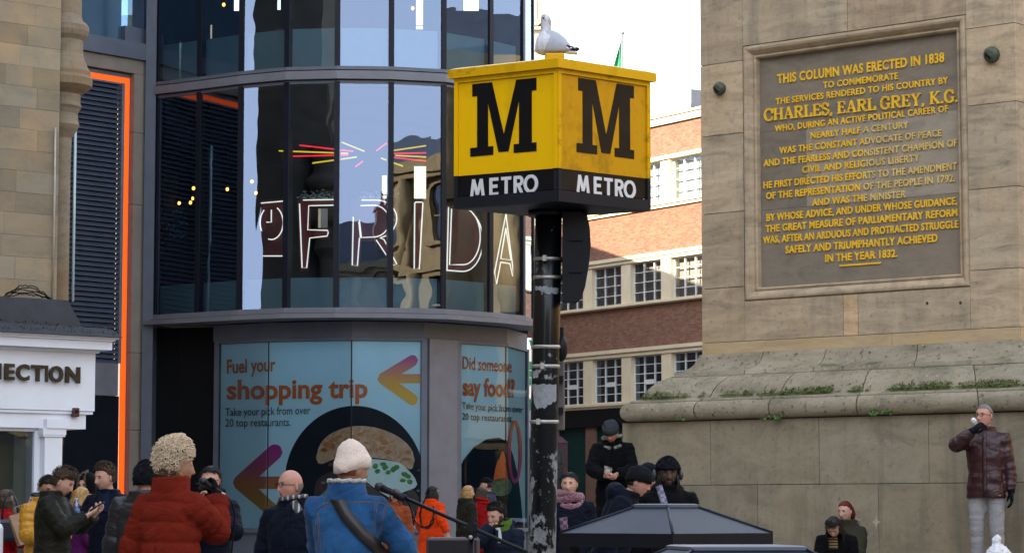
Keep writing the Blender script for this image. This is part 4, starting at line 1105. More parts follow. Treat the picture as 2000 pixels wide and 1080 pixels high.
# the large slab serif line, drawn stroke by stroke
GL={'C':(.72,[('p',[(.66,.72),(.6,.9),(.42,1),(.22,.95),(.08,.75),(.05,.5),(.08,.25),(.22,.05),(.42,0),(.6,.08),(.68,.26)]),('p',[(.66,.62),(.66,.98)])]),
'H':(.8,[('p',[(.16,0),(.16,1)]),('p',[(.64,0),(.64,1)]),('t',[(.16,.5),(.64,.5)]),('t',[(.02,.02),(.3,.02)]),('t',[(.02,.98),(.3,.98)]),('t',[(.5,.02),(.78,.02)]),('t',[(.5,.98),(.78,.98)])]),
'A':(.8,[('t',[(.12,0),(.38,1)]),('p',[(.38,1),(.66,0)]),('t',[(.2,.34),(.56,.34)]),('t',[(.0,.02),(.26,.02)]),('t',[(.5,.02),(.8,.02)])]),
'R':(.78,[('p',[(.16,0),(.16,1)]),('p',[(.16,.97),(.45,.97),(.6,.86),(.6,.64),(.45,.52),(.16,.52)]),('p',[(.4,.5),(.56,.1),(.66,.02),(.76,.05)]),('t',[(.02,.02),(.3,.02)]),('t',[(.02,.98),(.3,.98)])]),
'L':(.66,[('p',[(.16,0),(.16,1)]),('t',[(.02,.98),(.32,.98)]),('t',[(.02,.03),(.6,.03)]),('p',[(.58,.0),(.58,.28)])]),
'E':(.68,[('p',[(.16,0),(.16,1)]),('t',[(.02,.97),(.58,.97)]),('t',[(.02,.03),(.6,.03)]),('t',[(.16,.51),(.44,.51)]),('t',[(.57,.72),(.57,1)]),('t',[(.59,0),(.59,.28)]),('t',[(.44,.4),(.44,.62)])]),
'S':(.62,[('p',[(.5,.76),(.44,.92),(.28,1),(.12,.93),(.06,.76),(.14,.6),(.3,.52),(.46,.42),(.54,.24),(.46,.07),(.3,0),(.14,.06),(.07,.24)]),('t',[(.51,.68),(.51,.98)]),('t',[(.06,.02),(.06,.32)])]),
'G':(.76,[('p',[(.62,.74),(.56,.92),(.4,1),(.22,.95),(.08,.75),(.05,.5),(.08,.25),(.22,.05),(.4,0),(.6,.1),(.62,.4)]),('t',[(.44,.42),(.76,.42)]),('t',[(.63,.66),(.63,.98)])]),
'Y':(.78,[('p',[(.14,.98),(.38,.5)]),('t',[(.62,.98),(.38,.5)]),('p',[(.38,.5),(.38,0)]),('t',[(.24,.02),(.52,.02)]),('t',[(.0,.98),(.28,.98)]),('t',[(.5,.98),(.76,.98)])]),
'K':(.8,[('p',[(.16,0),(.16,1)]),('t',[(.64,.98),(.18,.42)]),('p',[(.3,.55),(.64,.02)]),('t',[(.02,.02),(.3,.02)]),('t',[(.02,.98),(.3,.98)]),('t',[(.5,.98),(.76,.98)]),('t',[(.52,.02),(.8,.02)])]),
'.':(.26,[('p',[(.1,.0),(.1,.12)])]),',':(.26,[('p',[(.12,.1),(.06,-.12)])]),' ':(.3,[])}
word='CHARLES, EARL GREY, K.G.'
tw=sum(GL[c][0]*1.04 for c in word)
ka,za=PI_.hit(1493.8,236.9); kb_,zb_=PI_.hit(1874,198.4); zc_=PI_.hit(1493.8,236.9-22)[1]-za
b=MB(); x=0
sx=(kb_-ka)/tw
for ci_,c in enumerate(word):
    wd,st=GL[c]
    for si,(kind,pts) in enumerate(st):
        r_=(.085 if kind=='p' else .045)
        dz=.016-.0003*si
        for (p,q) in zip(pts[:-1],pts[1:]):
            p,q=Vector(p),Vector(q); d=(q-p); L_=d.length; d=d/L_; n=Vector((-d.y,d.x)); ex=r_*.35
            p,q=p-d*ex*(1 if kind=='p' else .2),q+d*ex*(1 if kind=='p' else .2)
            A=[p-n*r_,q-n*r_,q+n*r_,p+n*r_]
            W=[PI_.w(ka+(x+a.x)*sx, za+(zb_-za)*(x+a.x)/tw+zc_*a.y, 0) for a in A]
            T2=[w_+Vector((PP.n.x,PP.n.y,0))*dz for w_ in W]
            b.hexa(W+T2)
    x+=wd*1.04
b.build('name_line',M['gold'],pq)
b=MB(); ka,za=PI_.hit(1640,519); kb_,zb_=PI_.hit(1721,513.7); b.wbox(PI_,ka,kb_,za-.012,za+.008,0,.01); b.build('gold_rule',M['gold'],pq)
# bronze bosses beside the panel
M['verdigris']=pm('verdigris_bronze',(.07,.085,.055),.6,.35,14,.3,40,metal=.3)
for u,v,r_,lab in ((1408,174,.075,'small green bronze boss on the stone left of the inscription'),(1939,108,.09,'larger green bronze boss on the stone right of the inscription')):
    k_,z_=PP.hit(u,v); c=PP.w(k_,z_,0); n=Vector((PP.n.x,PP.n.y,0)); tt=Vector((PP.t.x,PP.t.y,0))
    t=thing('bronze_boss',lab,'boss',c,'bronze bosses either side of the inscription')
    b=MB(); rings=[]
    for o,rr_ in ((-.01,.7),(.0,1),(.03,1.05),(.06,.95),(.085,.7),(.09,.45)):
        rings.append([c+n*o+(tt*math.cos(2*math.pi*i/20)+Vector((0,0,1))*math.sin(2*math.pi*i/20))*r_*rr_ for i in range(20)])
    b.loft(rings); b.build('disc',M['verdigris'],t)
    b=MB(); b.tube([c+n*.08-tt*r_*.5+Vector((0,0,-.01)),c+n*.12-tt*r_*.2,c+n*.12+Vector((0,0,-.02)),c+n*.08+tt*.01+Vector((0,0,-.05))],.014,8); b.build('stub',M['black'],t)
# small dents and fixings in the stone
for u,v in ((1811,592),(1876,591)):
    k_,z_=PP.hit(u,v); c=PP.w(k_,z_,0.0); n=Vector((PP.n.x,PP.n.y,0))
    b=MB(); b.ellip(c,(.016,.016,.02),10); tag(b.build('lead_plug',M['lead']),'small lead plug in the stone under the inscription, '+('left of the pair' if u<1850 else 'right of the pair'),'plug','lead plugs in the stone')
# moss growing on the ledges
b=MB(); rnd=random.Random(5)
ez=zu(781)
for i in range(15000):
    s_=rnd.random(); f=rnd.random()
    k=kl-.5+ (PW+1.0)*s_
    dens=.8*noise.noise(Vector((k*1.3,0,3.1)))+.55*noise.noise(Vector((k*4,2,1)))+.45*noise.noise(Vector((k*13,5,1)))+.30
    if dens < .40*rnd.random()-.02: continue
    o=.535+.085*rnd.random()-.13*rnd.random()**3*max(0,dens)*1.6
    hgt=.0
    z=ez+ (max(0,.60-o)*.78 if o<.54 else (.625-o)*.35) + rnd.random()*.012*(1+dens)
    p=PP.w(k,z,o); sz=rnd.uniform(.004,.014)*(1+.6*dens)
    a=rnd.uniform(0,6.28)
    v1=Vector((math.cos(a),math.sin(a),rnd.uniform(.0,.5)))*sz; v2=Vector((-math.sin(a),math.cos(a),rnd.uniform(.1,.5)))*sz
    b.add([p-v1*.6,p+v2*.5,p+v1*.6+Vector((0,0,sz*.5)),p-v2*.3+Vector((0,0,sz*.6))],[(0,1,2,3)])
tag(b.build('moss',pm('green_moss',(.06,.095,.014),.9,.5,30,0,c2=(.10,.14,.02))),kind='stuff')
def tuft(u,v,n_,label,sp=.12):
    t_=thing('weed_tuft',label,'plant',WPl.pix(u,v,.16),'little weeds under the torus moulding')
    b=MB()
    for i in range(n_):
        p=WPl.pix(u,v,.15)+Vector((rnd.uniform(-sp,sp),rnd.uniform(-.03,.03),rnd.uniform(-.025,.03))); r_=rnd.uniform(.008,.019); a=rnd.uniform(0,6.3)
        b.add([p+Vector((math.cos(a+j*1.26)*r_,-.005*j,math.sin(a+j*1.26)*r_)) for j in range(5)],[(0,1,2,3,4)])
    b.build('leaves',pm('weed_leaf',(.05,.12,.015),.6,.4,20,0),t_)
tuft(1735,806,40,'bright weeds growing under the torus near the middle of the monument',.16); tuft(1520,815,24,'weeds growing under the torus left of the middle',.13); tuft(1342,819,8,'tiny weed under the left end of the torus',.05)
# ------------------------------------------------------------------ the rest of the square: seen in the glass and casting the shade
M['ctx_sand'] = block_stone('square_sandstone',(.34,.27,.17),.25,(.3,.3,.8),(.38,.27,.14),.85,.3,(.1,.08,.06),.5)
M['ctx_brown'] = pm('dark_brick',(.17,.125,.10),.9,.3,1.5,.2,12)
M['ctx_gold'] = block_stone('golden_bank_stone',(.36,.235,.10),.25,(.3,.3,.8),(.34,.22,.09),.85,.3,(.1,.07,.04),.6)
M['slate'] = pm('slate_roof',(.06,.065,.075),.7,.3,2,.2,8)
M['ctxpane'] = pm('dark_window_glass',(.02,.025,.035),.08,.2,1,0,spec=.9)
M['terracotta'] = pm('terracotta',(.22,.08,.05),.8,.3,4,.1)
def facade(name,label,a,b_,h,mat,nst,bay,depth=10,cols=False,roof=True,chim=()):
    pl=VPlane(a,b_); L=(Vector(b_)-Vector(a)).length
    T=thing(name,label,'building',(a[0],a[1],0))
    b=MB(); b.wbox(pl,0,L,0,h,-depth,-.3); b.build('core',M[mat],T)
    sh=h/nst; n=int(L/bay); bw=L/n
    b=MB(); wn=MB(); fr=MB()
    for s_ in range(nst):
        z0=s_*sh; w0=z0+sh*.22; w1=z0+sh*.86
        b.wbox(pl,0,L,z0,w0,-.3,0,0,(1,1,1)); b.wbox(pl,0,L,w1,z0+sh,-.3,0,0,(1,1,1)); b.wbox(pl,0,L,z0+sh-.25,z0+sh-.002,-.2,.18,0,(.95,.95,.95))
        for i in range(n):
            k=i*bw
            b.wbox(pl,k,k+bw*.28,w0,w1,-.3,-.001,0,(1,1,1)); b.wbox(pl,k+bw*.72,k+bw,w0,w1,-.3,-.001,0,(1,1,1))
            wn.wbox(pl,k+bw*.28,k+bw*.72,w0,w1,-.28,-.2)
            c=k+bw*.5
            fr.wbox(pl,c-.04,c+.04,w0,w1,-.2,-.14); fr.wbox(pl,k+bw*.28,k+bw*.72,(w0+w1)/2-.05,(w0+w1)/2+.05,-.199,-.12)
            fr.wbox(pl,k+bw*.24,k+bw*.76,w0-.12,w0-.002,-.1,.12)
            fr.wbox(pl,k+bw*.28,k+bw*.28+.08,w0,w1,-.198,-.13); fr.wbox(pl,k+bw*.72-.08,k+bw*.72,w0,w1,-.198,-.13)
            if cols and s_ >= 1:
                q=pl.w(k+bw*.02,0,.12); b.tube([(q.x,q.y,z0+.02),(q.x,q.y,z0+sh-.26)],[.34,.29],12,0,True,True,(1.05,1.05,1.05))
    b.wbox(pl,-.3,L+.3,h,h+.5,-depth,.5,0,(1,1,1)); b.wbox(pl,-.2,L+.2,h-.3,h-.002,-depth,.3,0,(1,1,1))
    b.build('front_wall',M[mat],T); wn.build('window_glass',M['ctxpane'],T); fr.build('window_frame',M['whiteframe'] if mat=='ctx_brown' else M[mat],T)
    if roof:
        r=MB(); r.hexa([pl.w(0,h+.51,.2),pl.w(L,h+.51,.2),pl.w(L,h+.51,-depth),pl.w(0,h+.51,-depth),pl.w(.5,h+3,-depth*.45),pl.w(L-.5,h+3,-depth*.45),pl.w(L-.5,h+3,-depth*.55),pl.w(.5,h+3,-depth*.55)]); r.build('roof',M['slate'],T)
    for k in chim:
        c=MB(); c.wbox(pl,k-.7,k+.7,h-.2,h+3.2,-2.2,-1); c.wbox(pl,k-.85,k+.85,h+3.2,h+3.5,-2.35,-.85)
        ch=c.build('chimney',M['ctx_brown'],T)
        c=MB()
        for j in range(4): q=pl.w(k-.55+j*.36,0,-1.6); c.tube([(q.x,q.y,h+3.5),(q.x,q.y,h+4.2)],[.14,.11],8)
        c.build('chimney_pot',M['terracotta'],ch)
    return T
facade('sandstone_terrace','sandstone classical terrace behind the photographer, mirrored in the curved glass',(22,-26),(-8,-26),13.0,'ctx_sand',3,3.0,10,True,True,(16.5,21.5))
facade('brick_warehouse','tall dark brick building behind the photographer on the left',(-12,-24),(-48,-14),24.0,'ctx_brown',6,3.6,12)
facade('sandstone_bank','sunlit sandstone bank on the right of the square, mirrored in the glass corner',(27,72),(27,-18),15.0,'ctx_gold',4,4.4,12,True)
facade('street_block','long stone block on the left of the square that shades it',(-17,-40),(-17,22.5),25.0,'ctx_sand',6,4.0,22)
b=MB(); b.box((-40,66.5,0),(-5,96,14.3)); b.box((-40,97,0),(-12,140,11))  # unseen block, added to cast the shade line on the brick building
tag(b.build('rear_shade_block',M['ctx_brown']),'low brown block hidden behind the glass building','building')
# ------------------------------------------------------------------ metro sign on its black pole
DP = 16.0
n0 = pt(1090,115,DP-.58)
pole_c = pt(1071,450,DP); pole_b = pt(1058,1078,DP)
tilt = Vector((pole_c.x-pole_b.x, 0, pole_c.z-pole_b.z))/(pole_c.z-pole_b.z)
def pc(z): return Vector((pole_b.x+tilt.x*(z-pole_b.z), DP, z))
pole = thing('sign_pole','peeling black steel pole with metal bands carrying the metro sign','pole',pc(0))
m = NT('peeling_black_paint'); v=m.coords((1,1,.8)); a=m.noise(v,7,8,.72,.3); s_=m.sep(v)
zz=m.node('ShaderNodeMapRange'); zz.inputs['From Min'].default_value=1.0; zz.inputs['From Max'].default_value=2.6; zz.inputs['To Min'].default_value=.115; zz.inputs['To Max'].default_value=-.055
m.link(s_[2],zz.inputs['Value'])
mask=m.ramp(m.math('ADD',a,zz.outputs[0]),[(.615,0),(.625,1)])
und=m.ramp(m.noise(v,20,5,.6),[(.3,(.16,.17,.18)),(.7,(.34,.36,.37))])
m.link(m.mix(mask,(.004,.0045,.006),und),m.b.inputs['Base Color']); m.b.inputs['Coat Weight'].default_value=.1; m.b.inputs['Specular IOR Level'].default_value=.3
rr=m.node('ShaderNodeMapRange'); rr.inputs['To Min'].default_value=.3; rr.inputs['To Max'].default_value=.75; m.link(mask,rr.inputs['Value']); m.link(rr.outputs[0],m.b.inputs['Roughness'])
m.bump(mask,-.35,.004); M['peel']=m.mat
b=MB(); PR=.086; zs_=zat(398,DP)
b.tube([pc(0),pc(zat(640,DP)),pc(zs_)],[PR+.003,PR,PR-.002],32); b.build('shaft',M['peel'],pole)
b=MB(); c=pc(0); b.lathe([(PR+.1,0),(PR+.1,.03),(PR+.03,.05),(PR+.01,.35),(PR,.36)],(c.x,c.y,0),28); b.build('base_collar',M['black'],pole)
M['band'] = pm('dull_steel_band',(.38,.36,.32),.38,.2,20,.1,60,metal=.7)
for v in (507,543,678,716,824):
    z=zat(v,DP); c=pc(z); b=MB(); b.lathe([(PR-.01,-.011),(PR+.004,-.011),(PR+.006,0),(PR+.004,.011),(PR-.01,.011)],tuple(c),28)
    an=-1.8 if v != 824 else -2.0
    if v in (716,824,507): b.box((-.012,-.014,-.018),(.012,.014,.018),0,None,Matrix.Translation(c+Vector((math.cos(an)*(PR+.008),math.sin(an)*(PR+.008),0))))
    b.build('band_clamp',M['band'],pole)
# grey sticker remains
def patch(name,pts,lab):
    b=MB(); rows=[]
    u0=min(p[0] for p in pts); u1=max(p[0] for p in pts); n=14
    def span(u):
        ys=[]
        for i in range(len(pts)):
            p,q=pts[i],pts[(i+1)%len(pts)]
            if (p[0]-u)*(q[0]-u)<0: ys.append(p[1]+(q[1]-p[1])*(u-p[0])/(q[0]-p[0]))
        return min(ys),max(ys)
    def onp(u,v):
        z=zat(v,DP-PR); c=pc(z); x=(ray(u,v)[0]*(DP-PR*.7))-c.x; x=max(-PR*.99,min(PR*.99,x)); r_=PR+.0035
        return Vector((c.x+x*r_/PR,c.y-math.sqrt(max(0,r_*r_-(x*r_/PR)**2)),z))
    prev=None
    for i in range(n+1):
        u=u0+.05+(u1-u0-.1)*i/n; a_,c_=span(u); a_+=rndp.uniform(-1.5,1.5); c_+=rndp.uniform(-2.5,2.5)
        if prev: b.add([onp(prev[0],prev[2]),onp(u,c_),onp(u,a_),onp(prev[0],prev[1])],[(0,1,2,3)])
        prev=(u,a_,c_)
    b.build(name,pm('sticker_residue_'+lab,(.22,.235,.25),.8,.25,25,.2,80),pole)
rndp=random.Random(4)
patch('sticker_remnant',[(1040,750),(1086,750),(1086,782),(1075,788),(1062,797),(1048,798),(1041,780)],'a')
patch('sticker_remnant',[(1041,723),(1052,723),(1052,738),(1042,738)],'b')
patch('sticker_remnant',[(1046,558),(1090,562),(1090,572),(1066,573),(1046,565)],'c')
# speaker housing / hooded back of a lamp on the right side of the pole
hs_=thing('loudspeaker_housing','black curved weatherproof housing strapped to the right of the pole under the sign','housing',pc(zat(590,DP)))
b=MB(); prof=[(1098,412),(1134,412),(1147,420),(1152,445),(1154,480),(1150,520),(1143,560),(1134,585),(1126,592),(1098,592)]
A=[pt(u,v,DP-.14) for u,v in prof]; B=[pt(u,v,DP+.16) for u,v in prof]
def inset(P,f):
    c=sum(P,Vector((0,0,0)))/len(P); return [c+(p-c)*f for p in P]
b.loft([[p for p in inset(A,.9)],A,B,inset(B,.9)],True,0,True,False); b.build('shell',M['black'],hs_,bevel=.01)
b=MB()
for v in (468,530): 
    p0,p1=pt(1112,v,DP-.152),pt(1138,v,DP-.152); b.box((p0.x,p0.y-.004,p0.z-.006),(p1.x,p0.y+.02,p0.z+.006))
b.build('rib',M['black'],hs_)
b=MB()
for v in (507,543):
    p0=pt(1088,v,DP); p1=pt(1104,v,DP); b.box((p0.x,DP-.02,p0.z-.015),(p1.x,DP+.02,p0.z+.015))
b.build('bracket',M['black'],hs_)
# small round device and cable duct behind the pole
t=thing('round_camera','small black dome fitting on the right side of the pole','fitting',pt(1098,680,DP+.02))
b=MB(); p=pt(1096,680,DP+.06); b.ellip(p,(.042,.05,.085),14); b.build('dome',M['black'],t)
b=MB(); p2=pt(1097,655,DP+.06); b.box((p2.x-.012,p2.y-.02,p2.z-.05),(p2.x+.012,p2.y+.02,p2.z+.05)); b.build('mount',M['black'],t)
t=thing('traffic_sign','grey brown back of a narrow sign plate behind the pole','sign',pt(1095,840,DP+.2))
b=MB(); a_,c_=pt(1084,840,DP+.2),pt(1103,705,DP+.2); b.cbox((a_.x,DP+.19,a_.z),(c_.x,DP+.215,c_.z),.01); b.build('plate',pm('weathered_plate',(.12,.105,.095),.6,.2,6,.1),t)
b=MB(); b.box((a_.x+.02,DP+.06,a_.z+.1),(a_.x+.05,DP+.19,a_.z+.14)); b.box((a_.x+.02,DP+.06,c_.z-.14),(a_.x+.05,DP+.19,c_.z-.1)); b.build('bracket',M['black'],t)

# sign box
near=pt(1090,115,DP-.52)
def dsol(u,v,z): # distance at which pixel reaches height z
    return (z-CAMZ)/ray(u,v)[1]
zt_s=near.z; 
lf=pt(880,137.5,dsol(880,137.5,zt_s)); rt_=pt(1277,144,dsol(1277,144,zt_s))
e1=(lf-near); e1.z=0; e2=(rt_-near); e2.z=0
S=(e1.length+e2.length)/2
ang=math.atan2(e2.x,e2.y); 
print('sign sides',e1.length,e2.length,'angle',math.degrees(e1.angle(e2)))
sign=thing('metro_sign','yellow and black cube sign with a big black M and white METRO wording','sign',(near.x,near.y+.55,zat(400,DP)))
LPl=VPlane((lf.x,lf.y),(near.x,near.y)); RPl=VPlane((near.x,near.y),(rt_.x,rt_.y))
back=Vector((lf.x+rt_.x-near.x,lf.y+rt_.y-near.y))
zb_s=near.z-(115-392)*-1*0  # placeholder replaced below
zb_s=CAMZ+ray(1090,392)[1]*near.y
M['yel']=None
def yellow(name,base,dirty):
    m=NT(name); v=m.coords(); a=m.noise(m.coords((1,1,.35)),5,8,.7); s_=m.sep(v)
    c=m.mix(m.ramp(a,[(.55,0),(.8,1)]),base,tuple(x*.7 for x in base))
    if dirty:
        g_=m.math('ADD',m.math('MULTIPLY',m.noise(v,6,8,.75),1.0),m.math('MULTIPLY',m.ramp(m.noise(v,1.6,3,.5),[(.4,0),(.7,1)]),.12))
        c=m.mix(m.math('MULTIPLY',m.ramp(g_,[(.57,0),(.68,1)]),dirty),c,(.04,.02,.005))
    m.link(c,m.b.inputs['Base Color']); m.b.inputs['Roughness'].default_value=.35; m.b.inputs['Specular IOR Level'].default_value=.25
    return m.mat
M['yel']=yellow('sign_yellow',(.80,.46,.0),.06); M['yel_d']=yellow('sign_yellow_grimy_shaded',(.55,.27,.0),.3); M['yel_rim']=yellow('sign_rim_yellow',(.66,.36,.0),.5)  # right face yellow: grime, with its shade also put into a darker base
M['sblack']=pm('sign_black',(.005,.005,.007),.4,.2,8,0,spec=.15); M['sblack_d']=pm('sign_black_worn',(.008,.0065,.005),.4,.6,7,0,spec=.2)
M['swhite']=pm('sign_white',(.62,.62,.62),.4,.08,9,0)
M['sframe']=pm('sign_frame_dark',(.010,.012,.018),.45,.2,5,0.05,spec=.2)
kL=(Vector((near.x,near.y))-Vector((lf.x,lf.y))).length; kR=(Vector((rt_.x,rt_.y))-Vector((near.x,near.y))).length
CEN=Vector(((lf.x+rt_.x)/2,(lf.y+rt_.y)/2))
def ring(o,z): # square ring offset outwards
    out=[]
    for p in ((near.x,near.y),(rt_.x,rt_.y),(back.x,back.y),(lf.x,lf.y)):
        p=Vector(p); d=p-CEN; out.append((CEN.x+d.x*(1+o/d.length*1.414),CEN.y+d.y*(1+o/d.length*1.414),z))
    return out
zrim=zt_s-.055
b=MB(); b.loft([ring(.012,zrim),ring(.012,zt_s),ring(-.02,zt_s+.012)],True,0,True,False); b.build('cap',M['yel_rim'],sign)
zmid=CAMZ+ray(1090,327)[1]*near.y; zbot=zb_s
b=MB(); b.loft([ring(-.05,zbot+.03),ring(-.05,zrim-.0)],True,0,True,False); b.build('core_box',M['sframe'],sign)
for (pl,kk,ym,nm) in ((LPl,kL,M['yel'],'clean'),(RPl,kR,M['yel_d'],'grimy_shaded')):
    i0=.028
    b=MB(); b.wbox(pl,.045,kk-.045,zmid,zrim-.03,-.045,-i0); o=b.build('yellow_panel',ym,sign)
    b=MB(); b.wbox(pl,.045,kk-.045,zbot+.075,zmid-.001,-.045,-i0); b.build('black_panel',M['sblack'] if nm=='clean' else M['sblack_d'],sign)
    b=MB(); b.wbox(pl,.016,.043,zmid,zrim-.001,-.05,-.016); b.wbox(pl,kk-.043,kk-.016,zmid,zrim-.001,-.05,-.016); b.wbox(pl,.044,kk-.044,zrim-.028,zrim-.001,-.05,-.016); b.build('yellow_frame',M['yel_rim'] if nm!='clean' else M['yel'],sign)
    b=MB(); b.wbox(pl,.016,.043,zbot+.07,zmid-.001,-.05,-.016); b.wbox(pl,kk-.043,kk-.016,zbot+.07,zmid-.001,-.05,-.016); b.wbox(pl,.016,kk-.016,zbot,zbot+.069,-.05,-.016); b.build('dark_frame',M['sframe'],sign)
    # the big M : outline in unit box
    Mo=[(0,0),(.35,0),(.35,.12),(.27,.12),(.27,.72),(.43,.03),(.58,.03),(.74,.72),(.74,.12),(.66,.12),(.66,0),(1,0),(1,.12),(.93,.12),(.93,.83),(1,.83),(1,1),(.70,1),(.51,.27),(.33,1),(.03,1),(.03,.83),(.105,.83),(.105,.12),(0,.12)]
    PQ=VPlane(pl.w(0,0,-i0).xy,pl.w(kk,0,-i0).xy)
    if pl is LPl: ca,cb=PQ.hit(919,305),PQ.hit(1048,153); ka,kb_=ca[0],cb[0]; za=(PQ.hit(919,305)[1]+PQ.hit(1048,297)[1])/2; zt2=(PQ.hit(919,166)[1]+PQ.hit(1048,152)[1])/2
    else: ka,kb_=PQ.hit(1126,298)[0],PQ.hit(1238,310)[0]; za=(PQ.hit(1126,298)[1]+PQ.hit(1238,310)[1])/2; zt2=(PQ.hit(1128,152)[1]+PQ.hit(1238,169)[1])/2
    bm=bmesh.new()
    vs_=[bm.verts.new(PQ.w(ka+(kb_-ka)*x,za+(zt2-za)*y,.0)) for x,y in Mo]
    f=bm.faces.new(vs_); r_=bmesh.ops.extrude_face_region(bm,geom=[f])
    for v_ in [e for e in r_['geom'] if isinstance(e,bmesh.types.BMVert)]: v_.co+=Vector((PQ.n.x,PQ.n.y,0))*.004
    bmesh.ops.triangulate(bm,faces=bm.faces[:]); bmesh.ops.recalc_face_normals(bm,faces=bm.faces[:])
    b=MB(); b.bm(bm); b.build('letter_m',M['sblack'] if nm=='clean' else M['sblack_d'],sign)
    if pl is LPl: (ka,za),(kb_,zb2),(_,zt2)=PQ.hit(919,386),PQ.hit(1049,376),PQ.hit(919,354)
    else: (ka,za),(kb_,zb2),(_,zt2)=PQ.hit(1126,376),PQ.hit(1239,389),PQ.hit(1126,344)
    za=zb2=(za+zb2)/2; 
    zt2=za+.112; b=MB(); sx_=(kb_-ka)/130.; sy_=(zt2-za)/32.
    th=2.9
    arcO=[(118.5+11.0*math.cos(math.pi*2*k/28),16+13.6*math.sin(math.pi*2*k/28)) for k in range(29)]
    arcR=[(95.5+6*math.cos(math.pi/2-math.pi*k/10),22.6+6.6*math.sin(math.pi/2-math.pi*k/10)) for k in range(11)]
    STR=[[(2.5,0),(6.5,32)],[(6.5,30.5),(14,4)],[(14,4),(21.5,30.5)],[(21.5,32),(25.5,0)],[(40.5,0),(40.5,32)],[(40.5,29.2),(55,29.2)],[(40.5,16.6),(53,16.6)],[(40.5,2.8),(55,2.8)],[(61,29.2),(80,29.2)],[(70.5,0),(70.5,29)],[(88,0),(88,32)],[(88,29.2),(95.5,29.2)]]+[[p_,q_] for p_,q_ in zip(arcR[:-1],arcR[1:])]+[[(97,16),(88,16)],[(94,16),(101,0)]]+[[p_,q_] for p_,q_ in zip(arcO[:-1],arcO[1:])]
    for si_,(p_,q_) in enumerate(STR):
        p_,q_=Vector(p_),Vector(q_); d_=(q_-p_).normalized(); n_=Vector((-d_.y,d_.x))*th; e_=d_*.25
        A=[p_-e_-n_,q_+e_-n_,q_+e_+n_,p_-e_+n_]; A=[Vector((a_.x,min(32,max(0,a_.y)))) for a_ in A]; oz=.004+.00005*si_
        b.hexa([PQ.w(ka+a_.x*sx_,za+a_.y*sy_,0) for a_ in A]+[PQ.w(ka+a_.x*sx_,za+a_.y*sy_,oz) for a_ in A])
    b.build('wording',M['swhite'],sign)
b=MB(); b.loft([ring(-.04,zbot-.005),ring(-.016,zbot),ring(-.016,zbot+.0005)],True,0,True,False); b.build('underside',M['black'],sign)
c=pc(zbot); b=MB(); b.lathe([(.13,-.03),(.13,0),(0,0)],(c.x,c.y,zbot-.006),24); b.build('flange',M['black'],sign)
SIGN_TOP=zt_s+.012
# ------------------------------------------------------------------ people
def remesh(mb, voxel, smooth=3):
    me = bpy.data.meshes.new('tmp'); me.from_pydata(mb.v, [], mb.f); me.update()
    o = bpy.data.objects.new('tmp', me); col.objects.link(o)
    r = o.modifiers.new('r', 'REMESH'); r.mode = 'VOXEL'; r.voxel_size = voxel
    if smooth: s_ = o.modifiers.new('s', 'SMOOTH'); s_.factor = .5; s_.iterations = smooth
    dg = bpy.context.evaluated_depsgraph_get(); dg.update()
    m2_ = bpy.data.meshes.new_from_object(o.evaluated_get(dg))
    n = len(m2_.vertices); V = np.empty(n*3); m2_.vertices.foreach_get('co', V); V = V.reshape(-1,3)
    N = np.empty(n*3); m2_.vertices.foreach_get('normal', N); N = N.reshape(-1,3)
    F = [tuple(p.vertices) for p in m2_.polygons]
    bpy.data.objects.remove(o); bpy.data.meshes.remove(me); bpy.data.meshes.remove(m2_)
    return V, N, F
def fabric(name, c, rough=.85, fold=.5, weave=120, var=.22, sheen=.02, c2=None, fs=4.5, spec=.05, coat=0, cord=0):
    t = NT(name); v = t.coords()
    n = t.noise(v, 3.0, 5, .6); n3 = t.noise(v, weave, 2, .5)
    colr = t.ramp(n, [(.3, tuple(x*(1-var) for x in c)), (.7, tuple(min(1,x*(1+var)) for x in (c2 or c)))])
    colr = t.mix(.35, colr, t.ramp(n3,[(.35,(.7,.7,.7)),(.65,(1.2,1.2,1.2))]), 'MULTIPLY')
    t.link(colr, t.b.inputs['Base Color']); t.b.inputs['Roughness'].default_value = rough; t.b.inputs['Specular IOR Level'].default_value = spec
    t.b.inputs['Sheen Weight'].default_value = sheen; t.b.inputs['Coat Weight'].default_value = coat; t.b.inputs['Coat Roughness'].default_value = .35
    a = t.noise(t.coords((1,1,1.6)), fs, 3, .55, 1.6)
    h = t.math('ADD', a, t.math('MULTIPLY', n3, .015))
    if cord:
        wv = t.node('ShaderNodeTexWave'); wv.inputs['Scale'].default_value = cord; wv.inputs['Distortion'].default_value = .6; t.link(v, wv.inputs['Vector'])
        h = t.math('ADD', h, t.math('MULTIPLY', wv.outputs['Fac'], .12))
    t.bump(h, min(1,fold*1.5), .05)
    return t.mat
def stripes(name, c1, c2, sc, axis=2, rough=.8):
    t = NT(name); s_ = t.sep(t.coords()); x = t.math('SINE', t.math('MULTIPLY', s_[axis], sc))
    n = t.noise(t.coords(), 8, 4, .6)
    t.link(t.mix(t.ramp(x, [(.45,0),(.55,1)]), c1, c2), t.b.inputs['Base Color']); t.b.inputs['Roughness'].default_value = rough
    t.bump(n, .5, .03); return t.mat
def checks(name, c1, c2, c3, sc):
    t = NT(name); v = t.coords((sc,sc,sc)); n = t.noise(v,1,2,.5)
    ck = t.node('ShaderNodeTexChecker'); ck.inputs['Scale'].default_value=1; t.link(v, ck.inputs['Vector'])
    t.link(t.mix(n, t.mix(ck.outputs['Fac'], c1, c2), c3), t.b.inputs['Base Color']); t.b.inputs['Roughness'].default_value=.9; t.bump(n,.4,.02); return t.mat
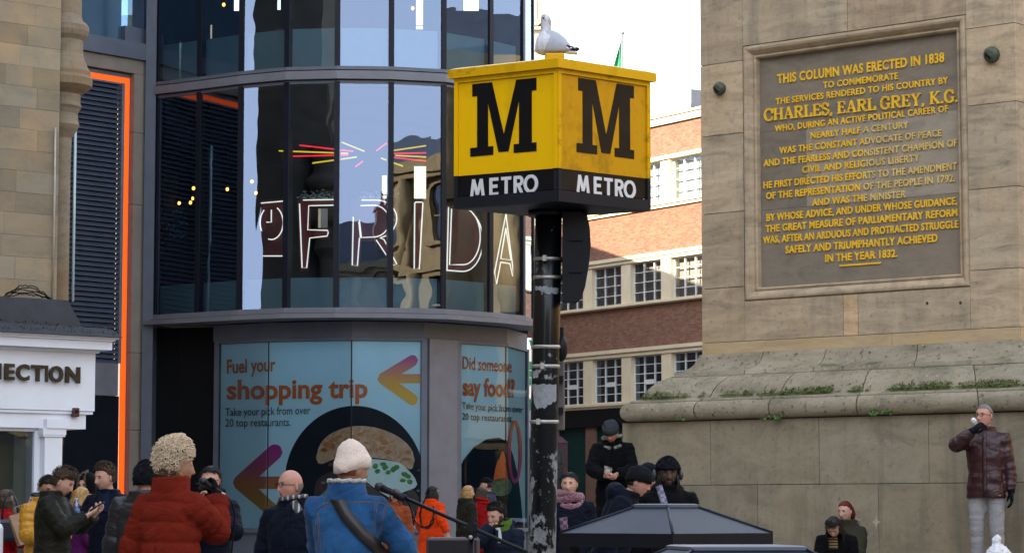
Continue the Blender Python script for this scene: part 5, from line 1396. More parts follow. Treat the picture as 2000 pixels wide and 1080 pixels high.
def hair_mat(name, c, var=.5, rough=.5, sc=60):
    t = NT(name); n = t.noise(t.coords((1,1,.25)), sc, 5, .7, .3); n2 = t.noise(t.coords(), 7, 4, .6)
    t.link(t.mix(.5, t.ramp(n,[(.3,tuple(x*(1-var) for x in c)),(.7,tuple(min(1,x*(1+var)) for x in c))]), t.ramp(n2,[(.3,tuple(x*(1-var) for x in c)),(.7,tuple(min(1,x*(1+var*.6)) for x in c))])), t.b.inputs['Base Color'])
    t.b.inputs['Roughness'].default_value = rough; t.b.inputs['Specular IOR Level'].default_value=.3; t.bump(n,.6,.01); return t.mat
def skin_mat(name, c):
    t = NT(name); n = t.noise(t.coords(), 14, 4, .6)
    t.link(t.ramp(n,[(.35,tuple(x*.86 for x in c)),(.65,(min(1,c[0]*1.1),c[1]*1.02,c[2]))]), t.b.inputs['Base Color'])
    t.b.inputs['Roughness'].default_value=.5; t.b.inputs['Specular IOR Level'].default_value=.35
    t.b.inputs['Subsurface Weight'].default_value=.08; t.b.inputs['Subsurface Radius'].default_value=(.01,.004,.002)
    return t.mat
SK = {'fair':skin_mat('fair_skin',(.50,.30,.22)), 'ruddy':skin_mat('ruddy_skin',(.48,.25,.18)), 'tan':skin_mat('tan_skin',(.33,.18,.11)), 'dark':skin_mat('dark_skin',(.07,.036,.022)), 'brown':skin_mat('brown_skin',(.22,.11,.065))}
M['lip'] = pm('lips',(.34,.12,.10),.5,.1,20,0); M['lip_d'] = pm('dark_lips',(.13,.05,.045),.5,.1,20,0)
M['eyewhite'] = pm('eye_white',(.28,.26,.24),.3,.05,20,0); M['iris'] = pm('iris',(.015,.012,.01),.2,.1,20,0)
HM = {'brown':hair_mat('brown_hair',(.06,.034,.018)),'dark':hair_mat('dark_hair',(.016,.011,.009)),'black':hair_mat('black_hair',(.008,.007,.007)),'grey':hair_mat('grey_hair',(.16,.15,.145)),
      'blonde':hair_mat('blonde_hair',(.42,.25,.09)),'curl':hair_mat('bleached_curls',(.72,.56,.38),.45,.55,50),'auburn':hair_mat('auburn_hair',(.16,.045,.016)),'red':hair_mat('dyed_red_hair',(.10,.010,.008)),'ltbrown':hair_mat('light_brown_hair',(.12,.068,.035))}
NTH, NPH = 46, 64
def head_grid():
    P = np.zeros((NTH+1, NPH, 3))
    for i in range(NTH+1):
        th = math.pi*i/NTH; cz = math.cos(th)
        e = 2.15 if cz > 0 else 2.7
        rho = max(0, 1-abs(cz)**e)**(1/e); z = .118*cz
        wd = .077; tj = max(0, (-.015-z)/.103)
        wd *= 1-.36*tj**1.4
        if z > .02: wd *= 1+.03*math.sin(min(1,(z-.02)/.06)*math.pi)
        for j in range(NPH):
            ph = 2*math.pi*j/NPH
            cx, cy = math.cos(ph), math.sin(ph)
            sgn = lambda q, p_: math.copysign(abs(q)**p_, q)
            x = wd*rho*sgn(cx,.95)
            if cy < 0: y = .094*rho*sgn(cy,.92)*(1-.05*tj)
            else: y = (.102-.045*tj**.8)*rho*cy
            # face
            if cy < 0:
                fr = min(1, -cy*1.25)
                g = lambda mx,mz,sx,sz,a: a*math.exp(-((abs(x)-mx)/sx)**2-((z-mz)/sz)**2)
                d = 0
                if -.045 < z < .03:
                    f = (.03-z)/.065
                    d += (.004+.021*max(0,f)**1.2)*math.exp(-(x/(.009+.007*max(0,f)))**2)*(1 if z > -.036 else max(0,(z+.045)/.009))
                d += g(0,-.037,.017,.008,.006)
                d += g(.026,.036,.022,.009,.005) - g(.030,.010,.015,.012,.009) + g(.045,-.022,.018,.018,.004)
                d += g(0,-.058,.020,.006,.006) + g(0,-.071,.017,.006,.006) - g(0,-.0645,.02,.0022,.003) - g(0,-.084,.02,.007,.004)+ g(0,-.105,.02,.012,.006)
                d -= g(.05,-.05,.02,.03,.004)
                y -= d*fr
            P[i,j] = (x,y,z)
    return P
HG = head_grid()
def shell(mask_fn, off_fn, hm, mb, mi=0):
    """faces of the head grid inside mask, pushed outwards: hair caps, beards, hats"""
    P = HG; C = np.array((0,0.01,0.0))
    V = []; idx = -np.ones((NTH+1,NPH),int)
    ms = np.zeros((NTH+1,NPH),bool)
    for i in range(NTH+1):
        for j in range(NPH): ms[i,j] = mask_fn(*P[i,j])
    for i in range(NTH+1):
        for j in range(NPH):
            nb = [ms[max(0,min(NTH,i+a)),(j+c)%NPH] for a in (-1,0,1) for c in (-1,0,1)]
            if ms[i,j]:
                p = P[i,j]; n = (p-C); n = n/np.linalg.norm(n)
                o = off_fn(*p); 
                if not all(nb): o = min(o,.002)
                idx[i,j] = len(V); V.append(hm @ Vector(p+n*o))
    F = []
    for i in range(NTH):
        for j in range(NPH):
            q = (idx[i,j],idx[i+1,j],idx[i+1,(j+1)%NPH],idx[i,(j+1)%NPH])
            if min(q) >= 0: F.append(q[::-1] if True else q)
    mb.add(V,F,mi,None,True)
def hmargin(x,y,z,front=.058,nape=-.075):
    z = z - .008*noise.noise(Vector((x*40,y*40,z*25)))
    if y < -.055: return z - front
    if y < .0: f=(y+.055)/.055; return z - (front+(.015-front)*f**1.25)
    if y < .02: f=y/.02; return z - (.015+(nape+.02-.015)*f)
    return z - nape
def hairline(x,y,z,front=.058,nape=-.075): return hmargin(x,y,z,front,nape) > 0
def ik(S,T,l1,l2,pole):
    d=(T-S); L=d.length
    if L > (l1+l2)*.995: T=S+d*((l1+l2)*.995/L); d=T-S; L=d.length
    u=d/L; a=(l1*l1-l2*l2+L*L)/(2*L); h=math.sqrt(max(0,l1*l1-a*a))
    p=(pole-u*pole.dot(u)); p.normalize()
    return S+u*a+p*h, T
def add_hand(mb, W, fdir, palm, side, curl=.5, sc=1.0, thick=1.0, mi=0, spread=.0, pinch=False):
    f=fdir.normalized(); n=(palm-f*palm.dot(f)).normalized(); x=f.cross(n)*side   # x towards the thumb side
    x = x*-1 if False else x
    def L(a,b,c): return W+x*a*sc+f*b*sc+n*c*sc          # a: thumb side, b: along, c: palm side
    rings=[]
    for b_,w_,t_ in ((-.02,.027,.021),(.0,.029,.021),(.025,.037,.018),(.06,.043,.016),(.088,.043,.014),(.097,.038,.010)):
        rings.append([L(w_*math.cos(2*math.pi*k/14)*thick,b_,t_*math.sin(2*math.pi*k/14)*thick) for k in range(14)])
    mb.loft(rings,True,mi)
    lens=(.078,.088,.082,.064)
    for k,(a,ln) in enumerate(zip((.031,.011,-.011,-.030),lens)):
        c=curl*(1+.12*k) if not (pinch and k==0) else curl*.8
        p=Vector((a,.088,0)); ang=c*.6; pth=[(a*.95,.07,0.0)]; pth.append((a,.09,0.0)); b_,cc=.09,0.0
        for q,fr in enumerate((.45,.30,.25)):
            b_+=math.cos(ang)*ln*fr; cc+=math.sin(ang)*ln*fr; pth.append((a*(1+spread*(q+1)*.3)*(1-.1*q*curl),b_,cc)); ang+=c*.85
        mb.tube([L(*p) for p in pth],[.009*sc*thick,.0095*sc*thick,.0088*sc*thick,.0078*sc*thick,.006*sc*thick],8,mi)
    tc=min(1,curl*1.1)
    pth=[(.022,.012,.004),(.042,.035,.012+.01*tc),(.046-.012*tc,.062,.022+.02*tc),(.040-.026*tc,.085,.028+.026*tc)]
    mb.tube([L(*p) for p in pth],[.014*sc*thick,.0125*sc*thick,.0105*sc*thick,.007*sc*thick],8,mi)

PEOPLE={}
def person(key,label,u,vtop,d,base=0.0,yaw=0,extra=0.0,H=None,lean=0,side_lean=0,head=(0,0,0),hunch=0.0,sit=None,
           hands=None,poles=None,curl=(.45,.45),palm=(None,None),build=1.0,female=False,
           jacket=None,trousers=None,skin='fair',hair=None,hat=None,beard=None,glasses=False,gloves=None,scarf=None,shirt=None,voxel=.011,shoe=(.02,.02,.022),group=None,hdir=(None,None)):
    top = CAMZ + ray(u,vtop)[1]*d
    S0 = 1.737
    if sit is None:
        s = (top-extra-base)/S0 if H is None else H/S0
        # shorten for lean / bowed head
    else: s = H/S0 if H else .97
    root_xy = Vector((xat(u,d,vtop), d))
    yw = R(yaw)
    Rz = Matrix.Rotation(yw,4,'Z')
    hipz = .93
    dz = 0.0
    if sit is not None: dz = (sit-base)/s + .085 - hipz
    Tl = Matrix.Translation((0,0,.95+dz)) @ Matrix.Rotation(R(side_lean),4,'Y') @ Matrix.Rotation(R(lean),4,'X') @ Matrix.Translation((0,0,-.95))
    Hm = Tl @ Matrix.Translation((0,-.01-hunch,1.507-hunch*.3)) @ Matrix.Rotation(R(head[0]),4,'Z') @ Matrix.Rotation(R(head[1]),4,'X') @ Matrix.Rotation(R(head[2]),4,'Y') @ Matrix.Translation((0,-.022,.110))
    if female: Hm = Hm @ Matrix.Scale(.95,4)
    hc = Rz @ (Hm @ Vector((0,0,0)))*s
    # place so that the head sits at the pixel column and (when asked) the crown at the pixel row
    loc = Vector((root_xy.x-hc.x, d-hc.y, base))
    if sit is not None or H is not None:
        pass
    T = thing('person',label,'person',loc,group)
    if shirt is None: pass
    W0 = Matrix.Translation(loc) @ Rz @ Matrix.Scale(s,4)
    ROOT_=W0
    def wb(mb,name,mats,parent=T):
        V=np.array([tuple(v) for v in mb.v]); A=np.array(W0); V=V@A[:3,:3].T+A[:3,3]; mb.v=[tuple(v) for v in V]
        return mb.build(name,mats,parent)
    sx = (.165 if female else .18)*build
    SH = [Tl @ Vector((-sx,0.0,1.385)), Tl @ Vector((sx,0.0,1.385))]
    hands = hands or {}
    E=[];WR=[]
    for i,sd in enumerate((-1,1)):
        t_ = Vector(hands.get('r' if sd<0 else 'l', (sd*(sx+.11),-.05,.86+dz)))
        pole = Vector((poles or {}).get('r' if sd<0 else 'l',(sd*.45,.7,-.55)))
        e,t2 = ik(SH[i],t_,.285,.255,pole); E.append(e); WR.append(t2)
    # legs
    HP=[Vector((-.09,0,hipz+dz)),Vector((.09,0,hipz+dz))]
    if sit is None: KN=[Vector((-.1,-.02,.49)),Vector((.1,-.02,.49))]; AN=[Vector((-.105,.02,.085)),Vector((.105,.02,.085))]
    else: KN=[Vector((-.12,-.43,hipz+dz+.02)),Vector((.12,-.43,hipz+dz+.02))]; AN=[Vector((-.12,-.40,hipz+dz-.40)),Vector((.12,-.40,hipz+dz-.40))]
    # --- body : one continuous remeshed skin, with the head and the hands grown onto it
    def torso(bm,rings,bulk,n=22):
        rr=[]
        for z,a,b_,yo in rings:
            ring=[]
            for k in range(n):
                c,s_=math.cos(2*math.pi*k/n),math.sin(2*math.pi*k/n)
                p_=Vector((math.copysign(abs(c)**.85,c)*(a*build+bulk),yo+math.copysign(abs(s_)**.9,s_)*(b_*build+bulk),z))
                f=max(0,min(1,(z-.80)/.2))
                ring.append((Tl @ p_) if z >= .95 else (Vector((0,0,dz))+p_).lerp(Tl @ p_, f))
            rr.append(ring)
        bm.loft(rr,True)
    fw = .9 if female else 1.0
    base_r=[(.86,.16,.115,.0),(.95,.165,.115,0),(1.08,.145*fw,.105,0),(1.22,.16*fw,.115,-.004),(1.33,.175*fw,.11,0),(1.39,.15*fw,.09,.005),(1.445,.09,.07,.01),(1.49,.06,.06,.008)]
    bm_=MB(); torso(bm_,base_r,0,18)
    for i in (0,1):
        bm_.tube([SH[i]*.75+Tl@Vector((0,0,1.39))*.25,SH[i],SH[i].lerp(E[i],.5),E[i],E[i].lerp(WR[i],.5),WR[i]],[.06,.055,.047,.042,.038,.028],12)
        bm_.tube([HP[i]+Vector((0,0,.03)),HP[i].lerp(KN[i],.5),KN[i],KN[i].lerp(AN[i],.4),AN[i],AN[i]+Vector((0,-.05,-.045)),AN[i]+Vector((0,-.16,-.06))],[.085,.075,.058,.055,.04,.04,.03],12)
    nb_=Tl@Vector((0,.01,1.44)); nt_=Hm@Vector((0,.012,-.06))
    bm_.tube([nb_,nb_.lerp(nt_,.5),nt_,nt_.lerp(Hm@Vector((0,.01,0)),.5)],[.062,.054,.055,.05],14)
    V,N,F=remesh(bm_,.014,2)
    bd=MB(); bd.add([Vector(v) for v in V],F,0,None,True)
    P=HG; Vh=[]; Fh=[]; 
    base_i=len(bd.v)
    for i in range(NTH+1):
        for j in range(NPH): Vh.append(Hm@Vector(P[i,j]))
    groups={0:[],1:[],2:[]}
    browc = hair[1] if hair else 'brown'
    for i in range(NTH):
        for j in range(NPH):
            q=(i*NPH+j,i*NPH+(j+1)%NPH,(i+1)*NPH+(j+1)%NPH,(i+1)*NPH+j)
            c=(P[i,j]+P[i+1,j]+P[i,(j+1)%NPH]+P[i+1,(j+1)%NPH])/4
            x,y,z=c; mi=0
            if y < -.05:
                if abs(x) < .023-abs(z+.064)*.9 and -.076 < z < -.054: mi=1
                elif .013 < abs(x) < .044 and .026+.05*abs(abs(x)-.03) < z+ .006 < .041: mi=2
            groups[mi].append(q)
    for mi,fs in groups.items():
        pass
    o_=len(bd.v); bd.v.extend([tuple(v) for v in Vh])
    for mi,fs in groups.items():
        for q in fs: bd.f.append(tuple(k+o_ for k in q)); bd.m.append(mi); bd.c.append(None); bd.smooth.append(True)
    Hr=Hm.to_3x3()
    for sd in (-1,1):
        c=Hm@Vector((sd*.078,.012,-.003)); E_=Hr@Matrix.Rotation(R(sd*18),3,'Z')
        bd.ellip(c,(.009,.019,.032),10,0,E_.to_4x4()); 
        bd.ellip(Hm@Vector((sd*.030,-.0805,.010)),(.0115,.0065,.0048),8,3,Hr.to_4x4()); bd.ellip(Hm@Vector((sd*.030,-.0868,.010)),(.0058,.0038,.0050),8,4,Hr.to_4x4())
        lid=[Hm@Vector((sd*(.030+.0155*q),-.0855+.006*abs(q),.0165-.004*q*q)) for q in (-1,-.5,0,.5,1)]
        bd.tube(lid,.0022,5,2)
    gl=MB()
    for i,sd in enumerate((-1,1)):
        fd=(WR[i]-E[i]).normalized()
        if hdir[i] is not None: fd=Vector(hdir[i]).normalized()
        pn=Vector(palm[i]) if palm[i] is not None else Vector((-sd*.8,-.3,.1))
        add_hand(gl if gloves else bd,WR[i]-fd*.005,fd,pn,sd,curl[i],1.0,1.18 if gloves else 1.0)
        if gloves: gl.tube([WR[i]-fd*.05,WR[i]-fd*.03,WR[i]+fd*.01],[.041,.042,.035],12)
    skm=SK[skin]
    wb(bd,'body',[skm,M['lip_d'] if skin=='dark' else M['lip'],HM[browc],M['eyewhite'],M['iris']])
    if gloves: wb(gl,'gloves',gloves)
    # --- trousers
    tm = trousers or M['trouser_dark']
    tb=MB(); torso(tb,[(.84,.15,.12,0),(.93,.165,.125,0),(1.02,.16,.12,0)],.008,18)
    for i in (0,1):
        k=KN[i]; a=AN[i]
        tb.tube([HP[i]+Vector((0,0,.02)),HP[i].lerp(k,.5),k,k.lerp(a,.5),a.lerp(k,.02)],[.1,.092,.076,.07,.066],14)
    V,N,F=remesh(tb,.015 if sit is None else .014,2)
    for q in range(len(V)):
        p=Vector(V[q]); a_=.006*noise.noise(p*11)+.004*noise.noise(Vector((p.x*5,p.y*5,p.z*26)))
        V[q]+=N[q]*a_
    tb=MB(); tb.add([Vector(v) for v in V],F,0,None,True); wb(tb,'trousers',tm)
    for i in (0,1):
        sb=MB(); a=AN[i]; fx=Vector((-.15 if i==0 else .15,-1,0)).normalized(); r_=Vector((-fx.y,fx.x,0)); rings=[]
        for l_,w_,h_ in ((-.075,.028,.05),(-.06,.036,.09),(0,.04,.1),(.06,.045,.075),(.12,.048,.055),(.17,.042,.042),(.19,.025,.03)):
            c=a+fx*l_; z0=a.z-.085
            rings.append([Vector((c.x,c.y,z0))+r_*w_*math.cos(2*math.pi*k/12)+Vector((0,0,h_/2+h_/2*math.sin(2*math.pi*k/12))) for k in range(12)])
        sb.loft(rings,True); wb(sb,'shoe',M.setdefault('shoe',pm('dark_shoe',shoe,.5,.2,10,.1)))
    # --- shirt visible at the neck
    if shirt is not None:
        sb=MB(); torso(sb,[(1.0,.165*fw,.118,0),(1.22,.165*fw,.122,-.006),(1.33,.178*fw,.118,-.004),(1.39,.15*fw,.098,.0),(1.45,.09,.072,.008),(1.485,.067,.066,.008)],.004,22); wb(sb,'shirt',shirt)
    # --- jacket
    if jacket:
        J=dict(hem=.80,bulk=.02,mat=None,quilt=0,qa=.012,sleeve=1.0,collar=.05,hood=0,open=0,wr=1.5,cuff=.044,flare=0); J.update(jacket)
        jb=MB(); bk=J['bulk']
        rings=[(J['hem'],.175+J['flare'],.128+J['flare'],0)]
        for z,a,b_,yo in ((.92,.172+J['flare']*.5,.125+J['flare']*.5,0),(1.06,.16*fw,.118,0),(1.2,.17*fw,.125,-.004),(1.30,.183*fw,.12,0),(1.37,.168*fw,.105,.004),(1.42,.128,.09,.01),(1.455,.095,.078,.01),(1.475,.082,.074,.01)):
            if z > J['hem']+.03: rings.append((z,a,b_,yo))
        rings.append((1.475+J['collar'],.078,.078,.006))
        torso(jb,rings,bk,26)
        sl=J['sleeve']
        for i in (0,1):
            mid=SH[i].lerp(E[i],.5); c1=E[i].lerp(SH[i],.14); c2=E[i].lerp(WR[i],.14)
            jb.tube([SH[i]*.6+(Tl@Vector((0,0,1.385)))*.4,SH[i]+Tl.to_3x3()@Vector((0,0,-.005)),SH[i].lerp(E[i],.25),mid,c1,(c1+c2)/2*.4+E[i]*.6,c2,E[i].lerp(WR[i],.5),E[i].lerp(WR[i],.92)],[x*sl+bk*.55 for x in (.068,.070,.068,.062,.060,.060,.058,.050,J['cuff'])],14)
        if J['hood']:
            hb=J['hood']
            jb.ellip(Tl@Vector((0,.10,1.46)),(.13*hb,.075*hb,.085*hb),12)
            for sd in (-1,1): jb.tube([Tl@Vector((0,.13,1.49)),Tl@Vector((sd*.09,.08,1.495)),Tl@Vector((sd*.105,.0,1.475)),Tl@Vector((sd*.07,-.075,1.43))],[.05*hb,.045*hb,.036*hb,.025*hb],10)
        V,N,F=remesh(jb,voxel,2 if J['quilt'] else 3)
        # displacement: quilting and folds
        segs=[(SH[0],E[0]),(E[0],WR[0]),(SH[1],E[1]),(E[1],WR[1])]
        Ti=Tl.inverted(); TiA=np.array(Ti)
        loc_=V@TiA[:3,:3].T+TiA[:3,3]
        best=np.full(len(V),1e9); par=np.zeros(len(V))
        for si,(a,b_) in enumerate(segs):
            a=np.array(a);b_=np.array(b_);ab=b_-a;L_=np.linalg.norm(ab)
            t_=np.clip(((V-a)@ab)/(L_*L_),0,1); dd=np.linalg.norm(V-(a+t_[:,None]*ab),axis=1)
            m_=dd<best; best=np.where(m_,dd,best); par=np.where(m_,t_*L_+(0 if si%2==0 else .285),par)
        onarm=(best<.085*sl+bk*.6)&((np.abs(loc_[:,0])>sx*.93)|(loc_[:,1]<-.15))
        disp=np.zeros(len(V))
        for q in range(len(V)):
            p=Vector(V[q])
            f=.8*noise.noise(p*6.0)+.18*noise.noise(p*15+Vector((3,1,7)))
            if onarm[q]: f+=1.1*noise.noise(Vector((par[q]*22,p.x*5,p.y*5)))
            else: f+=.8*noise.noise(Vector((p.x*4+p.z*6,p.y*4,p.z*13)))
            disp[q]=f*.0065*J['wr']
        if J['quilt']:
            zz=np.where(onarm,par+.03,loc_[:,2]+.003*np.sin(V[:,0]*31)); g_=np.abs(np.sin(math.pi*zz/J['quilt']))**.55
            disp=disp*.75+J['qa']*(g_-.6)*np.where(loc_[:,2]>1.455,.15,1)
        V=V+N*disp[:,None]
        V_J,F_J=V,F
        ob=MB(); ob.add([Vector(v) for v in V],F,0,None,True)
        mats=[J['mat']]
        if J.get('lining') is not None or J.get('hemband') is not None: pass
        wb(ob,'jacket',mats)
        if J['open']:
            # front opening: a darker placket strip down the chest
            pb_=MB(); pth=[]
            zs=[J['hem']+.02+(1.47-J['hem']-.02)*k/10 for k in range(11)]
            def fy(z):
                ys=[(z_,b_*build+bk) for z_,a_,b_,yo in rings]
                for (z0,b0),(z1,b1) in zip(ys[:-1],ys[1:]):
                    if z0 <= z <= z1: return -(b0+(b1-b0)*(z-z0)/(z1-z0))-.004
                return -ys[-1][1]
            for z in zs: pth.append((Tl@Vector((.012,fy(z),z))) if z>.95 else (Vector((0,0,dz))+Vector((.012,fy(z),z))).lerp(Tl@Vector((.012,fy(z),z)),max(0,min(1,(z-.8)/.2))))
            pb_.tube(pth,[.022]*len(pth),8,0,True,True,None,.35); wb(pb_,'placket',J['mat'])
        if J.get('fur') is not None:
            fb=MB(); rf=random.Random(hash(key)%99 if False else len(key)*7)
            for q in range(900):
                a=rf.uniform(-.1,1.1)*math.pi; c=Tl@Vector((.135*math.cos(a),.02+.115*math.sin(a)+rf.uniform(-.02,.03),1.49+.03*math.sin(a)+rf.uniform(-.02,.02)))
                dr=Vector((math.cos(a)+rf.uniform(-.7,.7),math.sin(a)+rf.uniform(-.7,.7),rf.uniform(-.6,.8)))*rf.uniform(.015,.04)
                nn=dr.cross(Vector((0,0,1))).normalized()*.0025
                fb.add([c-nn,c+nn,c+dr],[(0,1,2)])
            wb(fb,'fur_trim',J['fur'])
        if J.get('collar_mat') is not None:
            cb=MB(); rr=[]
            for z,a_,b_,yo in ((1.425,.125,.10,.012),(1.46,.112,.104,.014),(1.51,.098,.10,.014),(1.545,.092,.098,.012),(1.55,.08,.086,.012),(1.51,.075,.08,.012)):
                rr.append([Tl@Vector((math.cos(2*math.pi*k/24)*(a_+bk*.6),yo+math.sin(2*math.pi*k/24)*(b_+bk*.6),z-.02*math.cos(2*math.pi*k/24-math.pi*1.5)*.0)) for k in range(24)])
            cb.loft(rr,False); wb(cb,'collar',J['collar_mat'])
        if J.get('rim_mat') is not None:
            cb=MB(); cb.tube([Tl@Vector((math.cos(2*math.pi*k/30)*(.090+bk*.6),.012+math.sin(2*math.pi*k/30)*(.096+bk*.6),1.549+.004*math.sin(k*2.1))) for k in range(31)],.0125,8); wb(cb,'collar_lining',J['rim_mat'])
    # --- hair
    if hair:
        st,hmname=hair[0],hair[1]; hmat=HM[hmname]; hb=MB(); rh=random.Random(len(label))
        def tk(base_t,amp,fq=30): return lambda x,y,z: base_t+amp*noise.noise(Vector((x*fq,y*fq,z*fq)))+.0015*rh.random()
        if st in ('short','crew','side'):
            th_= {'short':.013,'crew':.006,'side':.020}[st]
            if hat: th_=.004
            def off(x,y,z):
                k=1.0
                if z<.03: k=.45
                if st!='crew' and z>.06: k=1.25+(.4 if y<-.02 else 0)
                return (th_*k+.004*noise.noise(Vector((x*45,y*45,z*20)))+.0012*rh.random())*(.3+.7*min(1,max(0,hmargin(x,y,z,.070 if st!='side' else .056,-.055 if st=='side' else -.045))/.022))
            shell(lambda x,y,z: hairline(x,y,z,.070 if st!='side' else .056,-.055 if st=='side' else -.045),off,Hm,hb)
        elif st=='bald':
            shell(lambda x,y,z: (y>.0 and -.05<z<.02) or (-.0<y<.03 and abs(x)>.05 and z<.03 and z>-.02),lambda x,y,z:.0035,Hm,hb)
        elif st in ('tied','long','bob','pony','bun'):
            def off(x,y,z):
                part=max(0,1-abs(x)/.006) if z>.05 and y<.04 else 0
                return .013-.006*part+.0025*noise.noise(Vector((x*60,y*20,z*20)))+(.006 if y>.03 else 0)
            shell(lambda x,y,z: hairline(x,y,z,.074,-.08),lambda x,y,z: off(x,y,z)*(.35+.65*min(1,max(0,hmargin(x,y,z,.074,-.08))/.02)),Hm,hb)
            if st in ('long','bob'):
                bot={'long':-.36,'bob':-.14}[st] if len(hair)<3 else hair[2]
                Tn=Tl@Matrix.Translation((0,-.01-hunch,1.617-hunch*.3))
                rings=[]; n_=30; nz=12
                for iz in range(nz+1):
                    f=iz/nz; z=.03+(bot-.03)*f; ring=[]
                    for o_ in (0,1):
                        for k in range(n_):
                            a=R(-38+256*k/(n_-1)) if o_==0 else R(-38+256*(n_-1-k)/(n_-1))
                            rad=(.098+.014*math.sin(math.pi*min(1,f*1.3))+.012*f-(.02 if o_ else 0))+.004*noise.noise(Vector((a*6,f*4,key.__len__())))
                            w_=rad*(.93+.12*f); dp=rad*1.08*(1-.12*f)
                            pz_=Vector((w_*math.cos(a),.012+dp*math.sin(a),z-(.03*noise.noise(Vector((a*5,2,1))) if iz==nz else 0)))
                            ph_=Hm@pz_; pt_=Tn@(pz_+Vector((0,-.0,0))); g_=min(1,max(0,(f*abs(bot)-.05)/.18))
                            ring.append(ph_.lerp(pt_,g_*.75))
                    rings.append(ring)
                hb.loft(rings,True)
            if st=='tied' or st=='bun': hb.ellip(Hm@Vector((0,.115,.01)),(.035,.03,.035),10)
            if st=='pony':
                hb.tube([Hm@Vector((0,.1,.05)),Hm@Vector((0,.14,.03)),Hm@Vector((.01,.15,-.05)),Hm@Vector((.02,.13,-.16))],[.02,.035,.04,.012],10)
        elif st=='curly':
            def off(x,y,z):
                f=max(0,min(1,(z+.075)/.12)); k=.014+.030*f
                if z>.06: k+=.012
                if y<-.02: k+=.004
                k=k+.018*noise.noise(Vector((x*20,y*20,z*20)))+.009*noise.noise(Vector((x*45,y*45,z*45)))
                if y<.015: k*=.18+.82*min(1,max(0,hmargin(x,y,z,.05,-.07))/.055)
                return k
            shell(lambda x,y,z: hairline(x,y,z,.05,-.07),off,Hm,hb)
            nV=list(hb.v); hmat=[HM['ltbrown'],HM[hmname]]
            for q in range(3600):
                c=Vector(nV[rh.randrange(len(nV))]); n_=(c-Hm@Vector((0,.01,0))).normalized()
                lw=(Hm.inverted()@c).z
                r_=rh.uniform(.006,.015); ax=Vector((rh.gauss(0,1),rh.gauss(0,1),rh.gauss(0,1))).normalized(); tt=n_.cross(ax).normalized(); bt=n_.cross(tt)
                turns=rh.uniform(.8,1.6); ln=rh.uniform(.012,.040)*(1 if lw>.0 else .55)*(1 if (Hm.inverted()@c).y>-.03 else .5); pth=[]
                for k in range(9):
                    f=k/8; a=f*turns*6.28
                    pth.append(c-n_*.008+n_*ln*f+(tt*math.cos(a)+bt*math.sin(a))*r_*(.4+.6*f))
                hb.tube(pth,[.0024]*8+[.0008],4,1 if (lw>-.02 or rh.random()<.3) else 0)
        elif st=='dreads':
            shell(lambda x,y,z: hairline(x,y,z,.06,-.08),tk(.012,.006,60),Hm,hb)
            for q in range(34):
                a=R(-35+250*q/33); p0=Hm@Vector((.085*math.cos(a),.015+.095*math.sin(a),rh.uniform(-.01,.02)))
                ln=rh.uniform(.22,.36); o2=Hr@Vector((math.cos(a),math.sin(a),0))
                pth=[p0+o2*(.012*math.sin(k*1.1+q)+.012*k/6)+Vector((0,0,-ln*k/6)) for k in range(7)]
                hb.tube(pth,[.011,.012,.011,.011,.010,.009,.004],6)
        # loose strands for an uneven outline
        if st in ('short','side','long','bob','tied') and hb.v:
            nV=list(hb.v)
            for q in range(1000):
                c=Vector(nV[rh.randrange(len(nV))]); n_=(c-Hm@Vector((0,.01,0))).normalized()
                if (Hm.inverted()@c).z < -.12: continue
                fl=Vector((rh.uniform(-.5,.5),rh.uniform(-.3,.6),-.8 if st in('long','bob','tied') else rh.uniform(-.4,.4)))
                lg=st in('long','bob'); dr=(n_*(.12 if lg else .35)+fl*.6).normalized()*rh.uniform(.02,.06 if lg else .032)
                hb.tube([c-n_*.003,c+dr*.6+n_*.004,c+dr],[.0026 if lg else .0018,.0022 if lg else .0015,.0005],3)
        wb(hb,'hair',hmat)
    if beard:
        bb=MB(); rb=random.Random(2)
        def bmk(x,y,z):
            if y>.02: return False
            if z < -.045 and not (abs(x)<.024 and -.078<z<-.053 and y<-.06): return True
            if abs(x)>.055 and z<.01 and y>-.045: return True
            return z<-.043 and abs(x)<.03 and z>-.056
        shell(bmk,lambda x,y,z:.009+.004*rb.random()+(.006 if z<-.09 else 0),Hm,bb); wb(bb,'beard',HM[beard])
    # --- hats
    if hat:
        kind,hm_=hat[0],hat[1]; b=MB()
        if kind=='beanie':
            ext=hat[2] if len(hat)>2 else .0
            fold=hat[3] if len(hat)>3 else True
            rings=[]; n_=36
            for z,a_,b_,yo in ((.012,.085,.106,.0),(.014,.093,.114,0),(.045,.096,.117,0),(.078,.095,.116,.0),(.08,.091,.112,.0),(.10,.080,.100,.004),(.125+ext*.4,.066,.084,.01+ext*.2),(.14+ext*.8,.042,.055,.014+ext*.4),(.148+ext,.014,.02,.018+ext*.5)):
                ring=[]
                for k in range(n_):
                    a=2*math.pi*k/n_; rib=1+.008*math.sin(k*math.pi)+.012*noise.noise(Vector((math.cos(a)*3,math.sin(a)*3,z*30)))
                    ring.append(Hm@Vector((a_*rib*math.cos(a),yo+b_*rib*math.sin(a),z-(.045 if fold else .03)*(math.sin(a)>0)*math.sin(a)*(1 if z<.09 else .4)+.006*noise.noise(Vector((math.cos(a)*4,math.sin(a)*4,z*20))))))
                if not fold and z in (.078,): continue
                rings.append(ring)
            b.loft(rings,True)
            wb(b,'hat',hm_)
        elif kind=='fuzzy':
            rf=random.Random(9)
            shell(lambda x,y,z: z>.03 if y<0 else z>-.05,lambda x,y,z:.026+.008*noise.noise(Vector((x*40,y*40,z*40))),Hm,b)
            nV=list(b.v)
